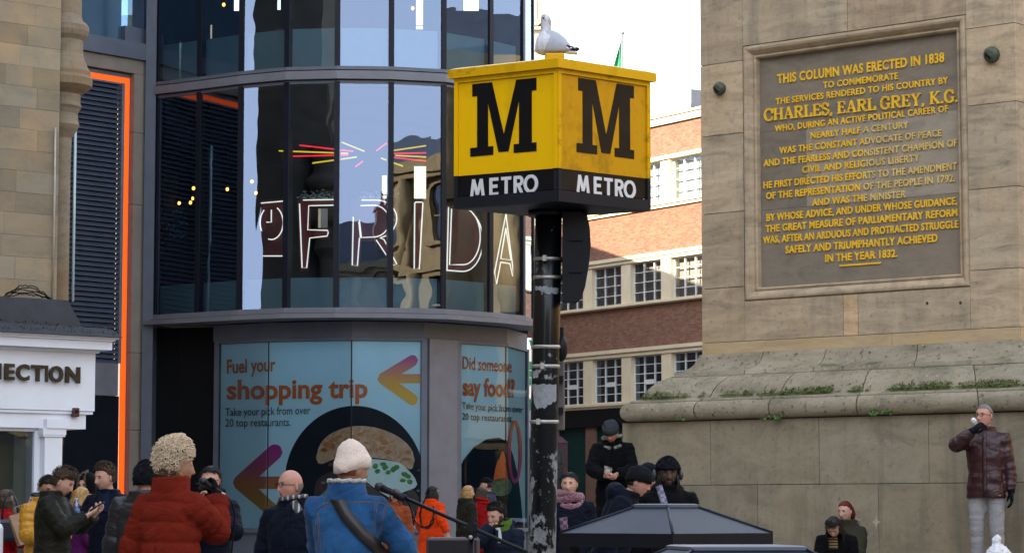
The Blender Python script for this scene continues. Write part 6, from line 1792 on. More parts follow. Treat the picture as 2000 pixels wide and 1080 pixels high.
            for q in range(700):
                c=Vector(nV[rf.randrange(len(nV))]); n_=(c-Hm@Vector((0,0,0))).normalized()+Vector((rf.uniform(-.6,.6),rf.uniform(-.6,.6),rf.uniform(-.6,.6)))
                b.tube([c,c+n_.normalized()*.012],[.003,.001],3)
            wb(b,'hat',hm_)
        elif kind=='cap':
            shell(lambda x,y,z: z>.035,lambda x,y,z:.014,Hm,b)
            b.loft([[Hm@Vector((x*.075,-.085-.001*0-(1-abs(x)**2.2)*dd,zz)) for x in np.linspace(-1,1,13)] for dd,zz in ((-.0,.05),(.075,.036),(.075,.032),(0,.044))],False,0,False)
            wb(b,'hat',hm_)
        elif kind=='hood':
            rings=[]; n_=28
            for z,a_,b_,yo in ((-.17,.12,.11,.03),(-.1,.112,.115,.03),(0,.11,.13,.03),(.07,.10,.13,.03),(.12,.075,.10,.035),(.145,.03,.04,.04)):
                ring=[]
                for k in range(n_):
                    a=R(-62+304*k/(n_-1)); ring.append(Hm@Vector((a_*math.cos(a),yo+b_*math.sin(a),z)))
                rings.append(ring)
            outer=rings; b.loft(outer,False,0,False)
            inner=[[Hm@((Hm.inverted()@p)*.93) for p in r_] for r_ in rings]; b.loft(inner,False,0,False)
            wb(b,'hood',hm_)
            if len(hat)>2:
                rf=random.Random(6); fb=MB()
                edge=[r_[0] for r_ in outer]+[outer[-1][n_//2]]+[r_[-1] for r_ in outer[::-1]]
                for q in range(1100):
                    i=rf.randrange(len(edge)-1); c=edge[i].lerp(edge[i+1],rf.random()); dr=Vector((rf.gauss(0,1),rf.gauss(0,1),rf.gauss(0,1))).normalized()*rf.uniform(.02,.045); nn=dr.cross(Vector((.3,.2,1))).normalized()*.003
                    fb.add([c-nn,c+nn,c+dr],[(0,1,2)])
                wb(fb,'fur_trim',hat[2])
    if glasses:
        b=MB()
        for sd in (-1,1):
            b.tube([Hm@Vector((sd*.032+.021*math.cos(2*math.pi*k/16),-.1+.0,.008+.016*math.sin(2*math.pi*k/16))) for k in range(17)],.0022,5)
            b.tube([Hm@Vector((sd*.053,-.1,.012)),Hm@Vector((sd*.075,-.06,.012)),Hm@Vector((sd*.08,.015,.008))],.0022,5)
        b.tube([Hm@Vector((-.011,-.1,.012)),Hm@Vector((0,-.104,.014)),Hm@Vector((.011,-.1,.012))],.0022,5)
        wb(b,'glasses',M['black'] if glasses is True else glasses)
    if scarf:
        b=MB(); rs=random.Random(1)
        thick=scarf[1]; nlo=scarf[2]
        for l_ in range(nlo):
            pth=[]; z0=1.44+.05*l_/max(1,nlo-1)*1.6
            for k in range(25):
                a=2*math.pi*k/24; pth.append(Tl@Vector((math.cos(a)*(.098+thick*.5-.008*l_),.005-hunch*.5+math.sin(a)*(.095+thick*.5-.008*l_),z0+.018*math.sin(a+l_*2.1)-.02*(math.sin(a)<0)*abs(math.sin(a))*(1.5 if l_==0 else .5))))
            b.tube(pth,[thick*(.85+.3*abs(noise.noise(Vector((k*.8,l_*3,0))))) for k in range(25)],10)
        if len(scarf)>3: b.tube([Tl@Vector((.02,-.13,1.42)),Tl@Vector((.03,-.165,1.34)),Tl@Vector((.035,-.16,1.2))],[.04,.045,.04],10,0,True,True,None,.4)
        V,N,F=remesh(b,.009,1); 
        for q in range(len(V)): V[q]+=N[q]*(.006*noise.noise(Vector(V[q])*34))
        b=MB(); b.add([Vector(v) for v in V],F,0,None,True); wb(b,'scarf',scarf[0])
    info=dict(T=T,W=W0,s=s,Tl=Tl,Hm=Hm,SH=SH,E=E,WR=WR,top=(W0@(Hm@Vector((0,0,.118)))))
    info['w']=lambda p:W0@Vector(p)
    if jacket:
        from mathutils.bvhtree import BVHTree
        info['bvh']=BVHTree.FromPolygons([W0@Vector(v) for v in V_J],[tuple(f) for f in F_J])
    PEOPLE[key]=info
    return info
M['trouser_dark']=fabric('dark_trousers',(.014,.015,.02),.85,.4)
M['jeans']=fabric('blue_jeans',(.03,.055,.11),.85,.4)
F_navy=fabric('navy_cloth',(.0045,.0065,.014),.7,.5); F_black=fabric('black_cloth',(.0035,.0035,.0045),.75,.5); F_black2=fabric('charcoal_cloth',(.007,.007,.009),.75,.5)
F_olive=fabric('waxed_olive',(.013,.0125,.0085),.6,.55,coat=.1); F_yel=fabric('yellow_nylon',(.45,.21,.006),.5,.35,coat=.1,spec=.4)
F_rust=fabric('rust_corduroy',(.19,.021,.011),.95,.5,200,.25,.0,cord=55); F_denim=fabric('blue_denim',(.012,.056,.15),.85,.25,170,.35,.1,c2=(.022,.086,.205))
F_red=fabric('red_wool',(.24,.006,.008),.9,.4); F_orange=fabric('orange_coat',(.62,.05,.006),.8,.4); F_green=fabric('dark_green_coat',(.016,.0175,.012),.8,.5)
F_leather=fabric('oxblood_leather',(.030,.006,.009),.40,.28,80,.3,0,fs=5,spec=.4,coat=.1); F_khaki=fabric('khaki_parka',(.032,.031,.02),.85,.5)
F_purple=fabric('purple_jacket',(.075,.008,.07),.7,.4); F_grey=fabric('pale_grey_trousers',(.26,.255,.26),.85,.3,140,.08); F_cream=fabric('cream_knit',(.62,.50,.41),.95,.3,90,.06,.4)
F_sherpa=fabric('white_sherpa',(.62,.58,.52),1,.9,50,.12,.5,fs=40); F_pink=fabric('pink_knit',(.24,.075,.105),.95,.8,70,.3,.5,fs=22); F_greyknit=fabric('grey_knit',(.03,.034,.04),.95,.4,80)
F_blackknit=fabric('black_knit',(.008,.009,.012),.95,.5,70); F_navyknit=fabric('navy_knit',(.012,.018,.035),.95,.5,70); F_fur=hair_mat('tan_fur',(.30,.21,.14),.5); F_palefur=hair_mat('pale_fur',(.5,.4,.36),.4)
F_plaid=checks('plaid_scarf',(.30,.30,.26),(.03,.04,.03),(.12,.13,.08),22); F_stripe=stripes('grey_stripe_scarf',(.05,.05,.06),(.35,.34,.33),160,0); F_strtop=stripes('striped_top',(.01,.01,.012),(.32,.18,.05),210,2)
F_rustj=fabric('rust_jacket',(.25,.06,.02),.85,.4); F_white=fabric('white_shirt',(.5,.5,.52),.8,.4); F_check=checks('violet_check_shirt',(.35,.33,.42),(.05,.05,.09),(.18,.17,.25),30)
def prop(owner,*a): pass
# 1 singer in rust puffer
def P_(key,label,u,v,d,**k): return person(key,label,u,v,d,**k)
P_('singer','woman with bleached curls in a rust red corduroy puffer jacket singing into a microphone',346,848,14.2,yaw=150,extra=.065,head=(-40,2,0),
 hands={'r':(-.07,-.34,1.45),'l':(.17,-.2,1.10)},poles={'r':(-.35,.05,-1)},curl=(.95,.6),palm=((.6,.2,.1),None),female=True,build=.93,
 jacket=dict(hem=.70,bulk=.036,mat=F_rust,quilt=.118,qa=.016,sleeve=1.1,collar=.085,wr=1.3,cuff=.05),skin='tan',hair=('curly','curl'),gloves=fabric('black_fuzzy_glove',(.006,.006,.008),1,.9,60,fs=40),voxel=.008)
P_('guitarist','man in a cream beanie and blue denim jacket seen from behind with a guitar strap',688,858,14.0,yaw=165,extra=.05,head=(-35,4,0),
 hands={'r':(-.26,-.30,1.00),'l':(.22,-.42,1.08)},poles={'r':(-.9,.2,-.5),'l':(.35,.2,-1)},curl=(.6,.8),
 jacket=dict(hem=.84,bulk=.024,mat=F_denim,sleeve=1.1,collar=.03,wr=1.5,collar_mat=F_denim,rim_mat=F_sherpa),skin='tan',hair=('crew','auburn'),hat=('beanie',F_cream,.03,True),voxel=.008,trousers=M['jeans'])
P_('bald','bald man in glasses and a navy jacket smiling towards the singer',567,917,18.0,yaw=-18,extra=0,head=(-38,2,3),
 jacket=dict(hem=.75,bulk=.03,mat=F_navy,hood=.8,open=1,wr=1.2),skin='ruddy',hair=('bald','grey'),glasses=True,scarf=(F_stripe,.022,2),voxel=.009)
P_('olive','young man in a dark olive waxed jacket looking down at his phone',124,907,23,yaw=82,extra=.018,head=(0,26,0),hunch=.015,
 hands={'r':(-.09,-.36,1.29),'l':(.06,-.38,1.30)},curl=(.7,.6),palm=((.3,-.1,1),(-.3,-.1,1)),
 jacket=dict(hem=.62,bulk=.032,mat=F_olive,collar=.04,wr=1.4,sleeve=1.1),hair=('side','brown'),build=1.06)
P_('bottle','young man in a navy jacket holding a water bottle beside the phone reader',205,902,24,yaw=-28,extra=.018,head=(-18,10,4),
 hands={'r':(-.14,-.30,1.23),'l':(.27,-.05,.86)},curl=(.7,.4),palm=((.8,-.3,.2),None),
 jacket=dict(hem=.72,bulk=.03,mat=F_navy,open=0,wr=1.2,collar=.03),hair=('short','brown'),shirt=fabric('navy_tee',(.008,.014,.035),.85,.4),trousers=M['jeans'])
P_('yellow','man in a bright yellow puffer jacket and dark glasses checking his phone',93,928,25.5,yaw=28,extra=.016,head=(6,14,0),
 hands={'r':(-.10,-.30,1.12),'l':(.06,-.31,1.14)},curl=(.7,.7),palm=((.3,-.1,1),(-.3,-.1,1)),
 jacket=dict(hem=.72,bulk=.045,mat=F_yel,quilt=.085,qa=.013,collar=.05,sleeve=1.08),hair=('short','dark'),glasses=True,skin='tan',trousers=M['jeans'])
P_('redleft','woman in a long red coat with a navy handbag at the left edge',12,953,27,yaw=128,extra=.014,female=True,
 hands={'r':(-.16,-.30,1.08),'l':(.12,-.32,1.12)},jacket=dict(hem=.5,bulk=.03,mat=F_red,flare=.03,collar=.03),hair=('bob','brown',-.08))
P_('darkleft','dark haired woman in a navy coat between the red coat and the yellow jacket',70,959,30,yaw=-60,extra=.014,female=True,jacket=dict(hem=.6,bulk=.03,mat=F_navy),hair=('long','black',-.2))
P_('purple','blonde woman in a purple jacket behind the two young men',160,948,26.6,yaw=130,extra=.016,head=(10,5,0),female=True,hands={'r':(-.2,-.22,1.0)},
 jacket=dict(hem=.78,bulk=.03,mat=F_purple,wr=1.2),hair=('long','blonde',-.2),trousers=fabric('pale_blue_print',(.3,.42,.55),.9,.5,40,.5))
P_('child','fair haired girl with a white collar peering out beside the navy jacket',176,962,27.8,yaw=40,extra=.014,female=True,jacket=dict(hem=.7,bulk=.03,mat=F_purple,collar_mat=F_white),hair=('long','blonde',-.12))
P_('furhood','person in a black parka with a fur edged hood in the dark doorway',168,921,31,yaw=-25,extra=.03,head=(0,12,0),jacket=dict(hem=.6,bulk=.045,mat=F_black),hat=('hood',F_black,F_fur),hair=('short','dark'))
P_('puffer','person in a black puffer coat and fuzzy black hat seen from behind',286,897,19.5,yaw=170,extra=.03,jacket=dict(hem=.55,bulk=.05,mat=fabric('black_nylon',(.006,.0065,.0085),.5,.35,coat=.1,spec=.4),quilt=.13,qa=.014,collar=.05,sleeve=1.15),hat=('fuzzy',F_blackknit))
P_('navyhat','person in a navy knitted hat half hidden by the singer',300,912,21.5,yaw=150,extra=.03,jacket=dict(hem=.7,bulk=.03,mat=F_black2),hat=('beanie',F_navyknit),hair=('short','dark'))
P_('glasses','woman in glasses and a dark coat filming beyond the singer',411,906,20,yaw=-8,extra=.014,female=True,head=(8,6,0),hands={'r':(-.02,-.30,1.43),'l':(.12,-.28,1.38)},curl=(.7,.7),
 jacket=dict(hem=.7,bulk=.03,mat=F_navy),hair=('tied','dark'),glasses=True,scarf=(F_black2,.025,2))
P_('orange','woman with long dark hair walking away in a bright orange coat',846,947,43,yaw=150,extra=.014,female=True,head=(-25,0,0),hands={'r':(-.36,.10,.95),'l':(.2,-.1,.9)},
 jacket=dict(hem=.42,bulk=.03,mat=F_orange,flare=.05,sleeve=1.1),hair=('long','black',-.2),voxel=.014)
P_('smile','smiling auburn haired woman in a rust jacket behind the microphone stand',772,952,40,yaw=-12,extra=.014,female=True,jacket=dict(hem=.7,bulk=.03,mat=F_rustj),hair=('long','auburn',-.25),voxel=.014)
P_('blonde','golden haired woman in a dark green coat near the narrow poster',915,946,43.5,yaw=118,extra=.016,female=True,head=(-10,0,0),jacket=dict(hem=.55,bulk=.045,mat=F_green,hood=.8,wr=1.2),hair=('bob','blonde',-.11),voxel=.014)
P_('redscarf','brown haired woman in a red coat leaning towards the golden haired woman',939,949,44.5,yaw=-140,extra=.014,female=True,jacket=dict(hem=.6,bulk=.03,mat=F_red),hair=('long','brown',-.2),scarf=(F_red,.03,2),voxel=.014)
P_('cap','man in a dark cap and navy jacket passing the narrow poster',950,931,46,yaw=-100,extra=.018,jacket=dict(hem=.7,bulk=.03,mat=fabric('slate_navy',(.03,.032,.05),.8,.4)),hat=('cap',F_black),hair=('crew','dark'),voxel=.014)
P_('seated','bearded man sitting with his chin on his hand in a green lined hooded jacket',969,980,27.5,yaw=-28,sit=.49,H=1.78,head=(-14,6,0),lean=12,hunch=.02,
 hands={'r':(-.03,-.25,1.13),'l':(.10,-.40,.72)},poles={'r':(-.6,-.4,-.9)},curl=(1.0,.6),palm=((.5,.6,.2),None),
 jacket=dict(hem=.84,bulk=.04,mat=fabric('dark_blue_jacket',(.009,.013,.024),.7,.5),hood=1.05,open=1,collar_mat=fabric('green_lining',(.07,.13,.02),.9,.4)),hair=('short','dark'),beard='brown',shirt=F_white)
P_('scarf','young woman wrapped in a chunky pink scarf beside the black pole',1112,919,24,yaw=-4,extra=.014,female=True,head=(-8,2,0),
 jacket=dict(hem=.6,bulk=.04,mat=F_navy,open=0,collar=.02),hair=('tied','dark'),scarf=(F_pink,.042,3),shirt=checks('floral_top',(.2,.2,.25),(.03,.02,.05),(.15,.05,.08),30))
P_('roller','man in a grey beanie and black coat rolling a cigarette against the monument corner',1193,811,30,base=.6,yaw=-6,extra=.03,head=(-6,34,0),hunch=.02,
 hands={'r':(-.05,-.30,1.07),'l':(.06,-.29,1.09)},poles={'r':(-1,.35,-.5),'l':(1,.35,-.5)},curl=(.75,.8),palm=((.5,-.1,.8),(-.5,-.1,.8)),
 build=.95,jacket=dict(hem=.52,bulk=.032,mat=F_black,open=1,wr=1.5,sleeve=1.05),hat=('beanie',F_greyknit),hair=('crew','brown'),scarf=(F_plaid,.028,2),skin='ruddy')
P_('profile','man in a black beanie leaning in to talk with a navy hood down his back',1246,915,21.5,yaw=80,lean=17,H=1.70,head=(0,-2,0),hunch=.03,
 jacket=dict(hem=.7,bulk=.042,mat=F_navy,hood=1.2,wr=1.3),hat=('beanie',F_blackknit,.0,False),hair=('crew','dark'),skin='ruddy')
P_('blackhat','person in a plain black knitted hat behind the two talking men',1266,902,24.5,yaw=160,extra=.03,jacket=dict(hem=.7,bulk=.03,mat=F_black),hat=('beanie',F_blackknit),hair=('crew','dark'))
P_('phones','man with dreadlocks in headphones and a furry black hat facing the camera',1304,890,22,yaw=2,extra=.03,head=(2,4,0),
 jacket=dict(hem=.65,bulk=.045,mat=F_black,hood=1.0,open=0,wr=1.2,fur=hair_mat('brown_fur',(.09,.06,.04))),hat=('fuzzy',F_blackknit),hair=('dreads','black'),skin='dark',shirt=F_check,beard='black')
P_('girl','girl with long dark hair in a black jacket sitting with her head bowed',1628,1001,27.4,base=.22,yaw=-14,sit=.47,H=1.66,head=(-5,36,0),lean=12,hunch=.04,female=True,
 hands={'r':(-.10,-.40,.47),'l':(.10,-.38,.47)},jacket=dict(hem=.86,bulk=.022,mat=F_black,wr=1.1),hair=('long','dark',-.42),shirt=F_strtop)
P_('redhead','red haired woman in a khaki parka sitting against the monument wall',1650,973,28.15,base=.22,yaw=-22,sit=.55,H=1.66,head=(-16,6,0),female=True,
 hands={'r':(-.12,-.36,.55),'l':(.12,-.38,.55)},jacket=dict(hem=.84,bulk=.04,mat=F_khaki,hood=.8,fur=F_palefur),build=.92,hair=('pony','red'))
P_('leather','grey haired man in an oxblood leather jacket and pale trousers drinking',1922,788,27.0,base=.6,yaw=-22,extra=.012,head=(-22,-4,0),
 hands={'r':(-.06,-.30,1.47),'l':(.26,-.02,.80)},poles={'r':(-1,-.2,-.75)},curl=(.85,.45),palm=((.7,.4,-.1),None),
 jacket=dict(hem=.80,bulk=.026,mat=F_leather,open=1,wr=1.9,collar=.05),hair=('crew','grey'),skin='ruddy',glasses=True,trousers=F_grey,gloves=F_blackknit)
# ------------------------------------------------------------------ things people hold, and the street furniture
def onjacket(key,u,v,off=.006):
    a,b=ray(u,v); o=Vector((0,0,CAMZ)); d=Vector((a,1,b)).normalized()
    h,n,_,_2=PEOPLE[key]['bvh'].ray_cast(o,d)
    if h is None:
        h=pt(u,v,PEOPLE[key]['T'].location.y); n=Vector((0,-1,0))
    if n.dot(d)>0: n=-n
    return h+n*off, n
def ribbon(mb,key,path,w,off=.007,th=.005,n=26):
    pts=[]
    P_=[Vector(p) for p in path]
    tot=[0]
    for a,b in zip(P_[:-1],P_[1:]): tot.append(tot[-1]+(b-a).length)
    for i in range(n+1):
        s_=tot[-1]*i/n
        for k in range(len(P_)-1):
            if tot[k] <= s_ <= tot[k+1]+1e-6: f=(s_-tot[k])/(tot[k+1]-tot[k]); uv=P_[k].lerp(P_[k+1],f); dr=(P_[k+1]-P_[k]).normalized(); break
        nn=Vector((-dr.y,dr.x))*w/2
        A,na=onjacket(key,uv.x-nn.x,uv.y-nn.y,off); B,nb=onjacket(key,uv.x+nn.x,uv.y+nn.y,off)
        pts.append([A,B,B-nb*th*-1,A-na*th*-1])
    for _ in range(2):
        pts=[pts[0]]+[[(pts[i-1][k]+pts[i][k]*2+pts[i+1][k])/4 for k in range(4)] for i in range(1,n)]+[pts[n]]
    mb.loft(pts,True,0,True,True)
den=PEOPLE['guitarist']['T']
M['thread']=pm('tan_thread',(.16,.10,.07),.8,.2,40,0)
b=MB()
for path in (((618,992),(640,982),(700,979),(735,980),(752,984)),((733,982),(731,1010),(728,1045)),((660,986),(662,1010)),((620,1000),(622,1040),(624,1078)),((752,984),(745,1015),(738,1055)),((760,985),(775,1010),(800,1035),(818,1062)),((655,940),(690,938),(725,950))):
    for o_ in (0,3.0):
        pp=[]
        P0=[Vector(p) for p in path]
        for a,c in zip(P0[:-1],P0[1:]):
            for k in range(8): q=a.lerp(c,k/8); pp.append(onjacket('guitarist',q.x+o_,q.y+o_*.4,.0015)[0])
        b.tube(pp,.0016,4)
b.build('stitching',M['thread'],den)
b=MB(); ribbon(b,'guitarist',((652,956),(658,972),(676,1005),(705,1040),(745,1078),(760,1095)),24,.008,.006)
M['strap']=pm('dark_brown_leather',(.018,.014,.013),.45,.3,12,.2,60)
tag(b.build('guitar_strap',M['strap']),'dark leather guitar strap over the denim jacket','strap')
# guitar hung in front of the player
gi=PEOPLE['guitarist']; gw=gi['w']
gt=thing('acoustic_guitar','dark acoustic guitar hanging in front of the denim jacket','guitar',gw((0,-.2,.9)))
ax=(gw((.55,-.33,.93))-gw((-.25,-.26,.96))).normalized(); nf=(gw((0,-.6,1))-gw((0,-.1,1))).normalized(); nf=(nf-ax*nf.dot(ax)).normalized(); up=nf.cross(ax)
if up.z<0: up=-up
o=gw((-.16,-.27,.97))
def gp(a,b_,c): return o+ax*a+up*b_+nf*c
out=[]
for k in range(48):
    a=2*math.pi*k/48; x=.24*math.cos(a); wd=(.19-.035*math.cos(a)*1.2-.045*math.exp(-((x-.04)/.07)**2)); out.append((x,wd*math.sin(a)))
b=MB(); b.loft([[gp(x*.985,y*.985,-.052) for x,y in out],[gp(x,y,-.048) for x,y in out],[gp(x,y,.044) for x,y in out],[gp(x*.985,y*.985,.048) for x,y in out]],True,0,True,False); b.build('body',pm('guitar_wood',(.05,.02,.008),.2,.4,5,0,stretch=(1,1,6),coat=.6),gt)
b=MB(); b.hexa([gp(.2,-.026,.05),gp(.72,-.022,.05),gp(.72,-.022,.072),gp(.2,-.026,.07),gp(.2,.026,.05),gp(.72,.022,.05),gp(.72,.022,.072),gp(.2,.026,.07)]); b.build('neck',M['strap'],gt)
b=MB(); b.hexa([gp(.72,-.03,.05),gp(.88,-.036,.04),gp(.88,-.036,.056),gp(.72,-.03,.066),gp(.72,.03,.05),gp(.88,.036,.04),gp(.88,.036,.056),gp(.72,.03,.066)]); b.build('headstock',M['black'],gt)
b=MB()
for k in range(6): y=-.018+.0072*k; b.tube([gp(-.1,y*1.2,.058),gp(.74,y,.076)],.0008,4)
b.build('strings',M['band'],gt)
# clothing that shows between open jacket fronts
for key,path,w_,mt,nm in (('phones',((1287,948),(1292,965),(1298,984)),13,F_check,'shirt_front'),('girl',((1627,1047),(1628,1058),(1628,1072)),17,F_strtop,'striped_top'),('bottle',((203,958),(203,975),(203,1000)),22,fabric('navy_jumper',(.008,.014,.034),.85,.3),'jumper_front'),('bald',((572,978),(579,990),(585,1000)),15,F_stripe,'scarf_end'),('seated',((972,1030),(975,1045),(976,1060)),10,F_white,'shirt_front'),('scarf',((1100,1010),(1102,1025),(1104,1042)),15,checks('floral_blouse',(.2,.2,.25),(.03,.02,.05),(.15,.05,.08),30),'blouse_front')):
    b=MB(); ribbon(b,key,path,w_,.004,.004,12); b.build(nm,mt,PEOPLE[key]['T'])
# singer's microphone and cable
si=PEOPLE['singer']
hd=si['WR'][0]; dS=si['w'](hd).y
a_,c_=pt(397,940,dS+.03),pt(440,968,dS-.02)
t=thing('microphone','black hand microphone with a silver end held by the singer','microphone',c_)
dr=(c_-a_).normalized()
b=MB(); b.ellip(a_,(.026,.026,.026),12); b.build('grille',pm('mic_mesh',(.03,.03,.032),.4,.3,60,.3,200,metal=.5),t)
b=MB(); b.tube([a_+dr*.015,a_+dr*.06,c_-dr*.03],[.022,.017,.013],14); b.build('handle',M['black'],t)
b=MB(); b.tube([c_-dr*.03,c_+dr*.005],[.0115,.0105],12); b.build('connector',M['band'],t)
b=MB(); b.tube([c_,c_+dr*.03,c_+dr*.055+Vector((0,0,-.02)),pt(455,990,dS-.02),pt(459,1005,dS-.02),pt(456,1035,dS),pt(452,1080,dS),pt(448,1200,dS),Vector((pt(448,1200,dS).x,dS,.02)),Vector((pt(500,1200,dS).x,dS+.5,.01))],[.008]+[.0055]*9,8); tag(b.build('microphone_cable',M['black']),'black cable dropping from the hand microphone to the ground','cable')
b=MB(); Hs=si['Hm']
ear=si['w'](Hs@Vector((-.085,.015,-.045))); b.tube([ear+Vector((.03*math.cos(a),.004,.03*math.sin(a)-.02)) for a in [2*math.pi*k/20 for k in range(21)]],.002,5)
b.build('hoop_earring',pm('gold_hoop',(.5,.33,.1),.3,.1,9,0,metal=.9),si['T'])
# boom microphone stand
DB=13.85
b0_,b1_=pt(741,950,DB),pt(1030,1078,DB-.35)
t=thing('microphone_stand','black boom microphone stand slanting down from the guitarist to the pole','microphone stand',(pt(921,1035,DB).x,DB-.2,0))
cl=b0_.lerp(b1_,.63)
b=MB(); b.tube([b0_.lerp(b1_,.12),b1_],.0105,10); b.build('boom',M['black'],t)
b=MB(); b.tube([(cl.x,cl.y+.02,.03),(cl.x,cl.y+.02,cl.z)],[.014,.012],12); b.build('upright',M['black'],t)
b=MB(); b.tube([cl+Vector((0,-.035,0)),cl+Vector((0,.05,0))],[.03,.03],14); b.box((cl.x-.03,cl.y-.02,cl.z-.055),(cl.x+.03,cl.y+.045,cl.z+.02)); b.build('clutch',M['black'],t)
b=MB(); b.ellip(cl+Vector((-.005,-.05,-.05)),(.012,.01,.012),8); b.build('knob',M['band'],t)
for k in range(3):
    a=2.1*k+.4; b=MB(); b.tube([(cl.x,cl.y+.02,.22),(cl.x+.3*math.cos(a),cl.y+.02+.3*math.sin(a),.012)],.010,8); b.build('leg',M['black'],t)
m_=thing('microphone','black microphone clipped to the boom stand at the guitarist','microphone',b0_)
dr=(b1_-b0_).normalized()
b=MB(); b.ellip(b0_,(.027,.025,.026),14); b.build('grille',bpy.data.materials['mic_mesh'],m_)
b=MB(); b.tube([b0_+dr*.02,b0_+dr*.06,b0_+dr*.17],[.023,.018,.013],14); b.build('handle',M['black'],m_)
b=MB(); b.tube([b0_+dr*.10+Vector((0,0,-.004)),b0_+dr*.17+Vector((0,0,-.004))],[.022,.022],12); b.build('clip',M['black'],t)
b=MB(); pth=[b0_+dr*.17,pt(800,985,DB),pt(806,1000,DB),pt(812,1020,DB-.05),pt(825,1030,DB-.05),pt(838,1026,DB-.05),pt(846,1010,DB-.05),pt(850,1000,DB-.03),pt(880,1012,DB-.1),pt(915,1034,DB-.1),Vector((cl.x+.02,cl.y,.6)),Vector((cl.x+.03,cl.y,.02))]
b.tube(pth,.0045,6); tag(b.build('microphone_cable',M['black']),'black cable looping under the boom of the microphone stand','cable')
# amplifier
DA=15.2
a0,a1=pt(832,1049,DA),pt(936,1180,DA)
t=thing('amplifier','dark amplifier box with a worn pinkish rim behind the guitarist','amplifier',((a0.x+a1.x)/2,DA,0))
b=MB(); b.cbox((a0.x,DA,.02),(a1.x,DA+.28,a0.z),.018); b.build('cabinet',pm('amp_vinyl',(.055,.03,.032),.6,.3,12,.15),t)
b=MB(); b.box((a0.x+.016,DA-.004,.06),(a1.x-.016,DA+.002,a0.z-.016)); b.build('grille_cloth',pm('amp_cloth',(.010,.009,.011),.9,.3,40,.3,150),t)
# phones, bottle, bags
M['screen']=pm('phone_glass',(.012,.013,.016),.1,.1,3,0,spec=.7)
def phone(key,which,label,du=Vector((0,0,0))):
    i=PEOPLE[key]; k=0 if which=='r' else 1
    f=(i['WR'][k]-i['E'][k]).normalized(); c=i['WR'][k]+f*.10+Vector((0,0,.03))
    p=i['w'](c)+du; w_=i['W'].to_3x3().normalized(); X=(w_@Vector((1,0,0))).normalized(); Y=(w_@Vector((0,-.8,.5))).normalized(); N_=X.cross(Y)
    t=thing('mobile_phone',label,'phone',p); 
    Mx=Matrix(((X.x,Y.x,N_.x,p.x),(X.y,Y.y,N_.y,p.y),(X.z,Y.z,N_.z,p.z),(0,0,0,1)))
    b=MB(); b.cbox((-.037,-.075,-.004),(.037,.075,.004),.003,M=Mx); b.build('case',M['black'],t)
    b=MB(); b.box((-.033,-.07,.0042),(.033,.07,.0048),M=Mx); b.build('screen',M['screen'],t)
phone('olive','r','black phone held out by the young man in the olive jacket'); phone('yellow','r','dark phone held by the man in the yellow jacket'); phone('glasses','r','black phone held up by the woman in glasses')
bi=PEOPLE['bottle']; f=(bi['WR'][0]-bi['E'][0]).normalized(); p=bi['w'](bi['WR'][0]+f*.085+Vector((.03,-.02,0)))
t=thing('water_bottle','clear plastic water bottle with a blue label held by the young man in navy','bottle',p-Vector((0,0,.09)))
b=MB(); b.lathe([(.0,-.10),(.030,-.10),(.033,-.09),(.033,-.02),(.031,-.01),(.033,0),(.033,.06),(.026,.10),(.013,.125),(.013,.135)],tuple(p),20); b.build('bottle_body',glass_mat('clear_plastic',.12,(.82,.9,.93),.05),t)
b=MB(); b.lathe([(.0335,0.005),(.0345,.006),(.0345,.055),(.0335,.056)],tuple(p),20); b.build('label_band',pm('bottle_label',(.05,.18,.42),.4,.2,20,0),t)
b=MB(); b.lathe([(0,.134),(.0145,.134),(.0145,.15),(0,.15)],tuple(p),14); b.build('bottle_cap',pm('bottle_cap_blue',(.35,.5,.65),.4,.1,5,0),t)
# handbag and paper bag of the woman in red
rd=PEOPLE['redleft']; c=pt(20,1035,26.6)
t=thing('handbag','navy leather handbag hanging at the side of the woman in red','handbag',c)
b=MB(); b.cbox((c.x-.14,c.y-.05,c.z-.12),(c.x+.13,c.y+.06,c.z+.12),.04); b.build('bag_body',pm('navy_leather',(.007,.011,.022),.4,.3,8,.2),t)
b=MB(); b.tube([(c.x-.09,c.y,c.z+.11),(c.x-.07,c.y,c.z+.3),(c.x,c.y,c.z+.42),(c.x+.06,c.y,c.z+.3),(c.x+.08,c.y,c.z+.11)],.012,8); b.build('handle',bpy.data.materials['navy_leather'],t)
c=pt(48,1030,26.4)
t=thing('paper_bag','brown paper carrier bag held out by the woman in red','paper bag',c-Vector((0,0,.17)))
Mx=Matrix.Translation(c)@Matrix.Rotation(-.35,4,'Y')@Matrix.Rotation(.5,4,'Z')
b=MB()
pp=[Mx@Vector(q) for q in ((-.12,-.05,-.16),(.12,-.05,-.16),(.12,.05,-.16),(-.12,.05,-.16),(-.125,-.035,.16),(.125,-.03,.165),(.12,.04,.155),(-.12,.035,.16))]
b.add(pp,[(3,2,1,0),(0,1,5,4),(1,2,6,5),(2,3,7,6),(3,0,4,7)]); b.build('paper',pm('kraft_paper',(.30,.19,.11),.8,.15,9,.2),t)
for sy in (-.035,.035):
    b=MB(); b.tube([Mx@Vector((-.05,sy,.15)),Mx@Vector((-.03,sy,.23)),Mx@Vector((.03,sy,.23)),Mx@Vector((.05,sy,.15))],.005,6); b.build('handle',bpy.data.materials['kraft_paper'],t)
c=pt(-6,1052,25.9)
t=thing('white_shoulder_bag','white bag at the left edge of the picture','bag',c)
b=MB(); b.cbox((c.x-.2,c.y-.04,c.z-.2),(c.x+.06,c.y+.06,c.z+.16),.05); b.build('bag_body',M['white'],t)
b=MB(); b.tube([(c.x-.1,c.y,c.z+.15),(c.x-.08,c.y,c.z+.35),(c.x+.0,c.y,c.z+.4),(c.x+.02,c.y,c.z+.14)],.012,8); b.build('handle',M['white'],t)
